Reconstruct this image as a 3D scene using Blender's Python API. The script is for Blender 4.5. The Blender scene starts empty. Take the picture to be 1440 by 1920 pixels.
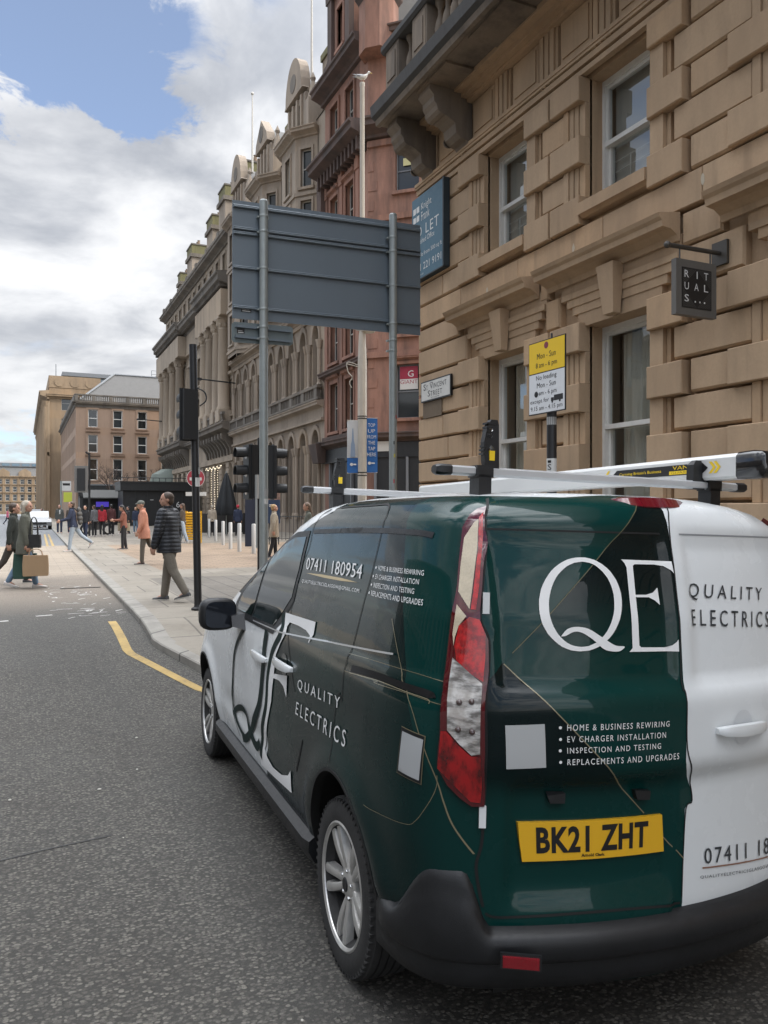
import bpy, bmesh, math, random
from mathutils import Vector, Matrix
from mathutils.bvhtree import BVHTree
from mathutils import geometry as MG
PI = math.pi
S = bpy.context.scene
COL = S.collection

# ------------------------------------------------------------------ camera
TH = math.radians(24.9)                       # heading, clockwise from the street axis (+Y)
CAMH = 1.78
cd = bpy.data.cameras.new('camera'); cam = bpy.data.objects.new('camera', cd); COL.objects.link(cam)
cam.location = (0, 0, CAMH); cam.rotation_euler = (PI/2, 0, -TH)
cd.sensor_fit = 'VERTICAL'; cd.sensor_height = 36; cd.sensor_width = 27
cd.lens = 36*1462/1920
cd.shift_y = -(960-956.7)/1920
cd.clip_end = 3000; cd.clip_start = .05
S.camera = cam

# ------------------------------------------------------------------ node helpers
class N:
    """tiny expression builder over a node tree"""
    def __init__(s, nt): s.nt = nt
    def node(s, t, **kw):
        n = s.nt.nodes.new(t)
        for k, v in kw.items(): setattr(n, k, v)
        return n
    def set(s, sock, v):
        if hasattr(v, 'is_output'): s.nt.links.new(v, sock)
        elif v is not None: sock.default_value = v
    def m(s, op, a, b=None, c=None, clamp=False):
        n = s.node('ShaderNodeMath', operation=op, use_clamp=clamp)
        s.set(n.inputs[0], a)
        if b is not None: s.set(n.inputs[1], b)
        if c is not None: s.set(n.inputs[2], c)
        return n.outputs[0]
    def mix(s, f, a, b, mode='MIX'):
        n = s.node('ShaderNodeMix', data_type='RGBA', blend_type=mode)
        s.set(n.inputs[0], f); s.set(n.inputs[6], c4(a)); s.set(n.inputs[7], c4(b))
        return n.outputs[2]
    def noise(s, vec, scale, detail=4, rough=.55, dist=0, col=False):
        n = s.node('ShaderNodeTexNoise'); s.set(n.inputs['Vector'], vec)
        n.inputs['Scale'].default_value = scale; n.inputs['Detail'].default_value = detail
        n.inputs['Roughness'].default_value = rough; n.inputs['Distortion'].default_value = dist
        return n.outputs['Color' if col else 'Fac']
    def ramp(s, f, a, b, lo=0., hi=1.):
        n = s.node('ShaderNodeMapRange', clamp=True); n.interpolation_type = 'SMOOTHSTEP'
        s.set(n.inputs[0], f); n.inputs[1].default_value = a; n.inputs[2].default_value = b
        n.inputs[3].default_value = lo; n.inputs[4].default_value = hi
        return n.outputs[0]
    def vscale(s, vec, sc):
        n = s.node('ShaderNodeVectorMath', operation='MULTIPLY'); s.set(n.inputs[0], vec); n.inputs[1].default_value = sc
        return n.outputs[0]
    def sep(s, vec):
        n = s.node('ShaderNodeSeparateXYZ'); s.set(n.inputs[0], vec); return n.outputs
    def comb(s, x, y, z):
        n = s.node('ShaderNodeCombineXYZ')
        for i, v in enumerate((x, y, z)): s.set(n.inputs[i], v)
        return n.outputs[0]
    def obj(s): return s.node('ShaderNodeTexCoord').outputs['Object']
    def pos(s): return s.node('ShaderNodeNewGeometry').outputs['Position']
    def rand(s): return s.node('ShaderNodeObjectInfo').outputs['Random']
    def bump(s, h, strength=.3, dist=.01):
        n = s.node('ShaderNodeBump'); s.set(n.inputs['Height'], h)
        n.inputs['Strength'].default_value = strength; n.inputs['Distance'].default_value = dist
        return n.outputs[0]
def c4(c):
    if hasattr(c, 'is_output'): return c
    return (c[0], c[1], c[2], 1) if len(c) == 3 else c
MATS = {}
def mat(name, col=(.5, .5, .5), rough=.6, metal=0, coat=0, spec=.5, emit=None, estr=1, fn=None, trans=0):
    """plain principled material; fn(n, bsdf) may wire procedural detail"""
    if name in MATS: return MATS[name]
    m = bpy.data.materials.new(name); m.use_nodes = True; MATS[name] = m
    b = m.node_tree.nodes['Principled BSDF']
    b.inputs['Base Color'].default_value = c4(col); b.inputs['Roughness'].default_value = rough
    b.inputs['Metallic'].default_value = metal; b.inputs['Coat Weight'].default_value = coat
    b.inputs['Coat Roughness'].default_value = .03; b.inputs['Specular IOR Level'].default_value = spec
    b.inputs['Transmission Weight'].default_value = trans
    if emit: b.inputs['Emission Color'].default_value = c4(emit); b.inputs['Emission Strength'].default_value = estr
    if fn: fn(N(m.node_tree), b)
    return m
def worn(amount=.35, scale=3., dark=.55, bump=0., bscale=40, streak=True):
    """dirt and weathering variation on top of the material's own colour"""
    def fn(n, b):
        base = tuple(b.inputs['Base Color'].default_value)
        p = n.pos()
        f = n.ramp(n.noise(p, scale, 6, .6), .35, .72)
        if streak: f = n.m('MULTIPLY', n.m('ADD', f, n.ramp(n.noise(n.vscale(p, (1, 1, .18)), scale*2.2, 5, .6), .4, .7)), .5)
        c = n.mix(n.m('MULTIPLY', f, amount), base, tuple(x*dark for x in base[:3]))
        n.set(b.inputs['Base Color'], c)
        r = b.inputs['Roughness'].default_value
        n.set(b.inputs['Roughness'], n.m('MULTIPLY_ADD', n.noise(p, scale*5, 3), .25, r-.1, clamp=True))
        if bump: n.set(b.inputs['Normal'], n.bump(n.noise(p, bscale, 5, .65), bump, .01))
    return fn

# ------------------------------------------------------------------ mesh builder
class MB:
    def __init__(s, lp=None): s.v = []; s.f = []; s.mi = []; s.mats = []; s.cur = 0; s.M = None; s.lp = lp   # lp: lines of text become parts of lp
    def use(s, m):
        if m not in s.mats: s.mats.append(m)
        s.cur = s.mats.index(m); return s
    def at(s, M=None): s.M = M; return s
    def add(s, vs, fs):
        o = len(s.v)
        if s.M is not None: vs = [s.M @ Vector(p) for p in vs]
        s.v += [tuple(p) for p in vs]
        for f in fs: s.f.append(tuple(i+o for i in f)); s.mi.append(s.cur)
        return s
    def box(s, x0, x1, y0, y1, z0, z1):
        if x0 > x1: x0, x1 = x1, x0
        if y0 > y1: y0, y1 = y1, y0
        if z0 > z1: z0, z1 = z1, z0
        return s.add([(x0,y0,z0),(x1,y0,z0),(x1,y1,z0),(x0,y1,z0),(x0,y0,z1),(x1,y0,z1),(x1,y1,z1),(x0,y1,z1)],
            [(0,3,2,1),(4,5,6,7),(0,1,5,4),(1,2,6,5),(2,3,7,6),(3,0,4,7)])
    def cbox(s, x0, x1, y0, y1, z0, z1, c):
        """box with a chamfer c on the four edges of its -y face (front) """
        return s.loft([[(x0,y1,z0),(x1,y1,z0),(x1,y1,z1),(x0,y1,z1)], [(x0,y0+c,z0),(x1,y0+c,z0),(x1,y0+c,z1),(x0,y0+c,z1)],
            [(x0+c,y0,z0+c),(x1-c,y0,z0+c),(x1-c,y0,z1-c),(x0+c,y0,z1-c)]], True, True)
    def rbox(s, x0, x1, y0, y1, z0, z1, c, cb):
        """ashlar block: small arris c, deeper bevel cb along its lower edge"""
        return s.loft([[(x0,y1,z0),(x1,y1,z0),(x1,y1,z1),(x0,y1,z1)], [(x0,y0+c,z0+.004),(x1,y0+c,z0+.004),(x1,y0+c,z1),(x0,y0+c,z1)],
            [(x0+c*.6,y0,z0+cb),(x1-c*.6,y0,z0+cb),(x1-c*.6,y0,z1-c*.4),(x0+c*.6,y0,z1-c*.4)]], True, True)
    def loft(s, rings, cap0=False, cap1=False, close=True):
        n = len(rings[0]); vs = [p for r in rings for p in r]; fs = []
        for k in range(len(rings)-1):
            for i in range(n if close else n-1):
                j = (i+1) % n
                fs.append((k*n+i, k*n+j, (k+1)*n+j, (k+1)*n+i))
        if cap0: fs.append(tuple(range(n-1, -1, -1)))
        if cap1: fs.append(tuple((len(rings)-1)*n+i for i in range(n)))
        return s.add(vs, fs)
    def prism(s, poly, axis, a, b):
        """extrude a 2-D polygon along axis ('x','y','z') from a to b"""
        def p3(q, t):
            return (t, q[0], q[1]) if axis == 'x' else ((q[0], t, q[1]) if axis == 'y' else (q[0], q[1], t))
        return s.loft([[p3(q, a) for q in poly], [p3(q, b) for q in poly]], True, True)
    def lathe(s, prof, n=16, c=(0,0,0), axis='z', cap=True):
        rings = []
        for r, z in prof:
            ring = []
            for i in range(n):
                a = 2*PI*i/n; x, y = r*math.cos(a), r*math.sin(a)
                q = (x, y, z) if axis == 'z' else ((z, x, y) if axis == 'x' else (x, z, -y))
                ring.append((q[0]+c[0], q[1]+c[1], q[2]+c[2]))
            rings.append(ring)
        return s.loft(rings, cap, cap)
    def tube(s, pts, r, n=8, cap=True, r1=None):
        pts = [Vector(p) for p in pts]; rings = []
        up = Vector((0, 0, 1))
        for k, p in enumerate(pts):
            a = pts[max(k-1, 0)]; b = pts[min(k+1, len(pts)-1)]; d = (b-a).normalized()
            u = d.cross(up)
            if u.length < 1e-3: u = d.cross(Vector((1, 0, 0)))
            u.normalize(); w = u.cross(d)
            rr = r if r1 is None else r+(r1-r)*k/(len(pts)-1)
            rings.append([tuple(p+u*rr*math.cos(2*PI*i/n)+w*rr*math.sin(2*PI*i/n)) for i in range(n)])
        return s.loft(rings, cap, cap)
    def ball(s, c, r, n=10, m=7, sc=(1,1,1)):
        prof = []
        rings = []
        for k in range(m+1):
            t = PI*k/m-PI/2; rr = max(math.cos(t), .02)*r; z = math.sin(t)*r
            rings.append([(c[0]+rr*math.cos(2*PI*i/n)*sc[0], c[1]+rr*math.sin(2*PI*i/n)*sc[1], c[2]+z*sc[2]) for i in range(n)])
        return s.loft(rings, True, True)
    def mesh(s, name, smooth=False, angle=35):
        me = bpy.data.meshes.new(name); me.from_pydata(s.v, [], s.f)
        for m in s.mats: me.materials.append(m)
        if len(s.mats) > 1: me.polygons.foreach_set('material_index', s.mi)
        bm = bmesh.new(); bm.from_mesh(me); bmesh.ops.recalc_face_normals(bm, faces=bm.faces); bm.to_mesh(me); bm.free()
        if smooth:
            me.shade_smooth(); me.set_sharp_from_angle(angle=math.radians(angle))
        me.update(); return me
    def build(s, name, parent=None, m=None, smooth=False, angle=35, label=None):
        if s.lp and not s.f: return None
        if m is not None and not s.mats: s.mats.append(m)
        o = bpy.data.objects.new(name, s.mesh(name, smooth, angle)); COL.objects.link(o)
        if parent: o.parent = parent
        if label: o['label'] = label
        return o
def empty(name, loc=(0,0,0), rz=0, label=None, cat=None, group=None):
    o = bpy.data.objects.new(name, None); COL.objects.link(o); o.location = loc; o.rotation_euler = (0, 0, rz)
    return tag(o, label, cat, group)
def tag(o, label=None, cat=None, group=None, kind=None):
    if label: o['label'] = label
    if cat: o['category'] = cat
    if group: o['group'] = group
    if kind: o['kind'] = kind
    return o
def copy_tree(o, parent=None):
    c = o.copy(); COL.objects.link(c); c.parent = parent
    for ch in list(o.children): copy_tree(ch, c)
    return c
def dup(o, loc, rz=0, label=None):
    c = copy_tree(o); c.location = loc; c.rotation_euler = (0, 0, rz)
    if label: c['label'] = label
    return c
def frame(origin, u, n):
    """local x along u (horizontal), local y = inward (-n), local z up"""
    u = Vector(u).normalized(); n = Vector(n).normalized()
    return Matrix(((u.x, -n.x, 0, origin[0]), (u.y, -n.y, 0, origin[1]), (0, 0, 1, origin[2]), (0, 0, 0, 1)))
def text_mesh(txt, size=1., spacing=1., align='CENTER', line=1., res=3, weight=0.):
    """2-D triangles of a text set in the built-in sans face: (verts, faces)"""
    cu = bpy.data.curves.new('t', 'FONT'); cu.body = txt; cu.size = size; cu.space_character = spacing
    cu.align_x = align; cu.space_line = line; cu.resolution_u = res; cu.offset = weight
    o = bpy.data.objects.new('t', cu); COL.objects.link(o)
    dg = bpy.context.evaluated_depsgraph_get(); me = bpy.data.meshes.new_from_object(o.evaluated_get(dg))
    vs = [(v.co.x, v.co.y) for v in me.vertices]; fs = [tuple(p.vertices) for p in me.polygons]
    bpy.data.objects.remove(o); bpy.data.curves.remove(cu); bpy.data.meshes.remove(me)
    return vs, fs
def text_fit(mb, txt, x0, x1, z0, z1, y, spacing=1., res=2, line=1., align='CENTER'):
    """text filling the rectangle x0..x1, z0..z1 on the plane y (reads along +x, seen from -y)"""
    vs, fs = text_mesh(txt, 1, spacing, align, line, res)
    tgt = mb
    if getattr(mb, "lp", None):
        mb = MB(); mb.use(tgt.mats[tgt.cur]); mb.M = tgt.M
    ax = min(v[0] for v in vs); bx = max(v[0] for v in vs); ay = min(v[1] for v in vs); by = max(v[1] for v in vs)
    mb.add([(x0+(v[0]-ax)/(bx-ax)*(x1-x0), y, z0+(v[1]-ay)/(by-ay)*(z1-z0)) for v in vs], fs)
    if tgt is not mb: mb.build("lettering", tgt.lp)
    return tgt
def interp(t, xs, ys):
    if t <= xs[0]: return ys[0]
    for i in range(len(xs)-1):
        if t <= xs[i+1]:
            k = (t-xs[i])/(xs[i+1]-xs[i]); return ys[i]+(ys[i+1]-ys[i])*k
    return ys[-1]
def sstep(a, b, t):
    t = min(max((t-a)/(b-a), 0), 1); return t*t*(3-2*t)
def bez(p0, p1, p2, p3, n):
    out = []
    for i in range(n+1):
        t = i/n; a, b, c, d = (1-t)**3, 3*t*(1-t)**2, 3*t*t*(1-t), t**3
        out.append(tuple(a*w+b*x+c*y+d*z for w, x, y, z in zip(p0, p1, p2, p3)))
    return out
def catmull(pts, n=6):
    out = []
    for i in range(len(pts)-1):
        p0 = pts[max(i-1, 0)]; p1 = pts[i]; p2 = pts[i+1]; p3 = pts[min(i+2, len(pts)-1)]
        for k in range(n):
            t = k/n
            out.append(tuple(.5*(2*b+(c-a)*t+(2*a-5*b+4*c-d)*t*t+(3*b-a-3*c+d)*t**3) for a, b, c, d in zip(p0, p1, p2, p3)))
    out.append(tuple(pts[-1])); return out
# ------------------------------------------------------------------ world, sun, exposure
SUN_DIR = Vector((.72, -.52, .66)).normalized()            # towards the sun: behind and to the right, beyond the near corner block
W = bpy.data.worlds.new('World'); S.world = W; W.use_nodes = True
def _world():
    nt = W.node_tree; n = N(nt); bg = nt.nodes['Background']
    sky = n.node('ShaderNodeTexSky', sky_type='NISHITA'); sky.sun_disc = False
    sky.sun_elevation = math.asin(SUN_DIR.z); sky.sun_rotation = math.atan2(SUN_DIR.x, SUN_DIR.y)
    sky.air_density = 1.0; sky.dust_density = .6; sky.ozone_density = 1.5
    d = n.node('ShaderNodeTexCoord').outputs['Generated']
    x, y, z = n.sep(d)
    zz = n.m('ADD', n.m('MAXIMUM', z, 0), .22)
    p = n.comb(n.m('DIVIDE', x, zz), n.m('DIVIDE', y, zz), 0)
    big = n.noise(n.comb(n.m('DIVIDE', x, zz), n.m('DIVIDE', y, zz), .37), 1.7, 8, .52, .25)
    det = n.noise(p, 5.5, 8, .62, .4)
    dens = n.m('ADD', n.m('MULTIPLY', big, .72), n.m('MULTIPLY', det, .28))
    def blob(px, py, r0, r1, amt, sq=1.):
        xc, zc = (px-720)/1462, (956.7-py)/1462
        v = Vector((xc*math.cos(TH)+math.sin(TH), math.cos(TH)-xc*math.sin(TH), zc)).normalized()
        dp = n.node('ShaderNodeVectorMath', operation='DISTANCE'); n.set(dp.inputs[0], d); dp.inputs[1].default_value = v
        wob = n.m('MULTIPLY_ADD', n.m('SUBTRACT', det, .5), .16, dp.outputs['Value'])
        return n.m('MULTIPLY', n.ramp(wob, r0, r1, 1, 0), amt)
    for b in ((150, 40, .02, .145, -.26), (30, -60, .05, .17, -.2), (245, 190, .02, .075, -.22), (90, 150, .02, .085, -.24), (300, 90, .02, .12, -.12), (420, 90, .02, .14, -.10), (570, 40, .02, .10, -.13), (148, 505, .008, .032, -.2), (20, 815, .01, .05, -.05),
              (330, 330, .1, .3, .14), (60, 330, .1, .25, .12), (480, 230, .03, .13, .12), (700, -500, .2, .9, .1)):
        dens = n.m('ADD', dens, blob(*b))
    cov = n.ramp(dens, .40, .54)
    thick = n.ramp(n.noise(n.comb(n.m('DIVIDE', x, zz), n.m('DIVIDE', y, zz), 4.2), 2.3, 7, .55, .3), .34, .68)
    cloud = n.mix(thick, (.80, .805, .815), (.34, .36, .40))
    low = n.ramp(z, .05, .30)                                  # clouds near the horizon are paler and greyer
    cloud = n.mix(n.m('MULTIPLY', n.m('SUBTRACT', 1, low), .45), cloud, (.47, .475, .48))
    # added fill: cloud boosted outside the frame, overhead and towards the hidden sun
    dt = n.node('ShaderNodeVectorMath', operation='DOT_PRODUCT'); n.set(dt.inputs[0], d); dt.inputs[1].default_value = SUN_DIR
    k = n.m('ADD', n.ramp(dt.outputs['Value'], -.1, .9, 1.0, 2.9), n.ramp(z, .56, .86, 0, 6.0))
    cloud = n.mix(1., cloud, n.comb(k, k, k), 'MULTIPLY')
    nish = n.mix(1., sky.outputs[0], (.125, .130, .146), 'MULTIPLY')
    nish = n.mix(.24, nish, (.50, .56, .64))
    c = n.mix(n.m('MULTIPLY', cov, .97), nish, cloud)
    n.set(bg.inputs['Color'], c); bg.inputs['Strength'].default_value = 1.0
_world()
sl = bpy.data.lights.new('sun', 'SUN'); so = bpy.data.objects.new('sun', sl); COL.objects.link(so)
sl.energy = 1.25; sl.angle = math.radians(6); sl.color = (1, .93, .82)
so.rotation_euler = SUN_DIR.to_track_quat('Z', 'Y').to_euler()
S.view_settings.view_transform = 'Standard'; S.view_settings.look = 'None'
S.view_settings.exposure = 0.48; S.view_settings.gamma = 1; S.view_settings.use_curve_mapping = False
S.cycles.max_bounces = 6; S.cycles.transparent_max_bounces = 8; S.cycles.caustics_reflective = False; S.cycles.caustics_refractive = False
# ------------------------------------------------------------------ ground
def gz(X, Y):
    xx = min(max(X, -3.5), 4.5)
    plane = -.0516-.0151*(min(max(Y, -6), 8)-2.807)-.0359*(xx-2.014)
    return plane*(1-sstep(6.4, 11, Y))+.25*sstep(6.4, 11, Y)
KERB = [(-40,3.35),(7.35,3.35),(7.6,3.12),(7.85,2.45),(8.1,1.93),(8.3,1.78),(9.45,1.43),(9.6,1.415),(12,1.47),(34,1.70),(90,2.45),(150,3.2),(320,5.2)]
def kx(Y): return interp(Y, [k[0] for k in KERB], [k[1] for k in KERB])
def pz(X, Y): return gz(kx(Y), Y)+.115*(1-sstep(6.5, 10, Y))+.075*sstep(6.5, 10, Y)
YS = [-40,-20,-10,-5,0,3,5,6,6.6,7,7.35]+[7.4+.1*i for i in range(13)]+[8.7,9,9.3,9.6,10,10.5,11,11.5,12,13,15,18,22,28,34,45,60,90,120,150,200,320]
def asphalt(n, b):
    p = n.pos(); x, y, z = n.sep(p)
    vor = n.node('ShaderNodeTexVoronoi', feature='F1'); dv = n.node('ShaderNodeVectorMath', operation='ADD'); n.set(dv.inputs[0], n.vscale(p, (1, 1.35, 0))); n.set(dv.inputs[1], n.vscale(n.noise(p, 38, 3, .6, 0, True), (.018, .018, 0))); n.set(vor.inputs['Vector'], dv.outputs[0]); vor.inputs['Scale'].default_value = 52
    n1 = n.noise(p, 85, 6, .75); n2 = n.noise(p, 22, 6, .7); n3 = n.noise(p, .9, 5, .6); n4 = n.noise(p, 9, 4, .6)
    cc = n.sep(vor.outputs['Color'])
    patchy = n.ramp(n4, .30, .66); big = n.ramp(n3, .36, .66)
    edge = n.ramp(vor.outputs['Distance'], .62, .38)
    chip = n.m('MULTIPLY', n.m('MULTIPLY', n.ramp(n.m('MULTIPLY_ADD', patchy, .30, cc[0]), .62, .86), edge), n.m('MULTIPLY_ADD', cc[1], .7, .3))
    near = n.mix(n.ramp(n1, .30, .74), (.046, .043, .0365), (.118, .111, .096))
    near = n.mix(n.m('MULTIPLY', big, .45), near, (.050, .043, .034))
    near = n.mix(n.m('MULTIPLY', n.m('SUBTRACT', 1, edge), .65), near, (.020, .019, .017))
    near = n.mix(n.m('MULTIPLY', chip, .72), near, (.215, .200, .170))
    track = n.ramp(n.noise(n.vscale(p, (1.1, .06, 1)), 1.3, 2, .4), .45, .62)   # polished and oily wheel tracks
    near = n.mix(n.m('MULTIPLY', track, .28), near, (.040, .039, .036))
    stain = n.ramp(n.noise(p, 1.7, 3, .5, .5), .66, .74)
    rep = n.m('MULTIPLY', n.m('LESS_THAN', n.m('ABSOLUTE', n.m('ADD', x, n.m('MULTIPLY_ADD', y, .05, 1.55))), .42), n.m('LESS_THAN', n.m('ABSOLUTE', n.m('SUBTRACT', y, 7.6)), 1.7))
    near = n.mix(n.m('MULTIPLY', rep, .35), near, (.036, .035, .032))
    near = n.mix(n.m('MULTIPLY', stain, .45), near, (.022, .021, .020))
    # raised crossing: brown-tinted chippings, then pale setts
    bw = n.m('ADD', y, n.m('MULTIPLY', n.m('SUBTRACT', n3, .5), 2.2))
    brown = n.mix(n.ramp(n1, .3, .75), (.125, .104, .082), (.255, .215, .17))
    brown = n.mix(n.m('MULTIPLY', n.ramp(n3, .4, .7), .35), brown, (.12, .10, .08))
    c = n.mix(n.ramp(bw, 11.6, 15.5), near, brown)
    br = n.node('ShaderNodeTexBrick'); n.set(br.inputs['Vector'], p); br.inputs['Scale'].default_value = 1
    br.inputs['Brick Width'].default_value = .6; br.inputs['Row Height'].default_value = .3; br.inputs['Mortar Size'].default_value = .012
    br.inputs['Color1'].default_value = (.33, .275, .21, 1); br.inputs['Color2'].default_value = (.27, .222, .17, 1); br.inputs['Mortar'].default_value = (.20, .17, .135, 1)
    sett = n.mix(n.m('MULTIPLY', n.ramp(n2, .4, .7), .3), br.outputs[0], (.27, .235, .19))
    c = n.mix(n.ramp(bw, 18.5, 20.5), c, sett)
    far = n.mix(n.ramp(n2, .3, .7), (.125, .13, .135), (.185, .19, .195))
    c = n.mix(n.ramp(y, 36.2, 36.9), c, far)
    crack = n.node('ShaderNodeTexVoronoi', feature='DISTANCE_TO_EDGE'); n.set(crack.inputs['Vector'], n.noise(p, 1.2, 3, .5, .6, True)); crack.inputs['Scale'].default_value = 3.2
    ck = n.m('MULTIPLY', n.ramp(crack.outputs['Distance'], 0, .006, 1, 0), n.ramp(n.noise(p, .5, 2), .56, .62))
    c = n.mix(n.m('MULTIPLY', ck, .7), c, (.018, .017, .015))
    n.set(b.inputs['Base Color'], c)
    n.set(b.inputs['Roughness'], n.m('MULTIPLY_ADD', n2, .25, .66))
    h = n.m('ADD', n.m('MULTIPLY', n1, .4), n.m('ADD', n.m('MULTIPLY', chip, .9), n.m('MULTIPLY', n2, .7)))
    n.set(b.inputs['Normal'], n.bump(h, .85, .012))
def paving(n, b):
    p = n.pos(); x, y, z = n.sep(p)
    def brick(w, h, c1, c2, mo, ms=.006, off=.5, vec=None):
        t = n.node('ShaderNodeTexBrick'); n.set(t.inputs['Vector'], vec or p); t.inputs['Scale'].default_value = 1; t.offset = off
        t.inputs['Brick Width'].default_value = w; t.inputs['Row Height'].default_value = h; t.inputs['Mortar Size'].default_value = ms; t.inputs['Bias'].default_value = 0
        t.inputs['Color1'].default_value = c4(c1); t.inputs['Color2'].default_value = c4(c2); t.inputs['Mortar'].default_value = c4(mo)
        return t.outputs[0]
    n3 = n.noise(p, .7, 5, .6); n2 = n.noise(p, 14, 5, .7)
    slab = brick(.9, .6, (.25, .236, .21), (.20, .19, .172), (.11, .10, .09), .012)
    edge = brick(.8, 1.2, (.295, .282, .252), (.255, .243, .217), (.13, .123, .11), .014)
    orange = brick(.45, .22, (.345, .272, .205), (.285, .222, .165), (.15, .115, .085), .012)
    tact = brick(.4, .095, (.20, .19, .175), (.245, .235, .215), (.09, .086, .078), .018, 0)
    grey = brick(1.2, .8, (.22, .21, .20), (.27, .255, .235), (.11, .105, .095), .012)
    ko = n.m('SUBTRACT', x, n.m('MULTIPLY_ADD', y, .0105, 1.34))          # distance in from the kerb line
    c = n.mix(n.ramp(ko, 1.95, 1.97), edge, slab)
    def zone(y0, y1, x0):
        a = n.m('MULTIPLY', n.m('GREATER_THAN', y, y0), n.m('LESS_THAN', y, y1)); return n.m('MULTIPLY', a, n.m('GREATER_THAN', ko, x0))
    c = n.mix(zone(9.0, 11.9, 1.0), c, grey)
    c = n.mix(zone(12.0, 17.2, .95), c, tact)
    c = n.mix(zone(17.2, 19.5, 1.0), c, edge)
    c = n.mix(zone(19.5, 34.5, 1.5), c, orange)
    c = n.mix(1, c, (.82, .765, .69), 'MULTIPLY')
    c = n.mix(n.m('MULTIPLY', n.ramp(n3, .40, .64), .5), c, n.mix(1, c, (.55, .52, .48), 'MULTIPLY'))
    c = n.mix(n.m('MULTIPLY', n.ramp(n2, .5, .75), .25), c, n.mix(1, c, (.6, .6, .6), 'MULTIPLY'))
    gum = n.node('ShaderNodeTexVoronoi'); n.set(gum.inputs['Vector'], p); gum.inputs['Scale'].default_value = 2.2
    c = n.mix(n.m('MULTIPLY', n.ramp(gum.outputs['Distance'], .06, .075, 1, 0), .35), c, (.12, .115, .105))
    n.set(b.inputs['Base Color'], c); n.set(b.inputs['Roughness'], n.m('MULTIPLY_ADD', n2, .3, .55))
    n.set(b.inputs['Normal'], n.bump(n2, .25, .004))
M_ROAD = mat('asphalt', rough=.8, fn=asphalt); M_PAVE = mat('paving_stone', rough=.7, fn=paving)
def kerb_fn(n, b):
    p = n.pos(); x, y, z = n.sep(p); f = n.m('FRACT', n.m('MULTIPLY', n.m('ADD', y, n.m('MULTIPLY', x, -.8)), .92))
    j = n.m('MULTIPLY', n.ramp(n.m('ABSOLUTE', n.m('SUBTRACT', f, .5)), .478, .490), 1)
    st = n.ramp(n.noise(p, 3, 5, .65), .38, .68); c = n.mix(n.m('MULTIPLY', st, .5), (.26, .245, .215), (.13, .12, .105))
    n.set(b.inputs['Base Color'], n.mix(n.m('MULTIPLY', j, .8), c, (.05, .047, .04))); n.set(b.inputs['Normal'], n.bump(n.noise(p, 60, 4, .6), .3, .005))
M_KERB = mat('kerb_granite', (.26, .245, .215), .75, fn=kerb_fn)
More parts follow.
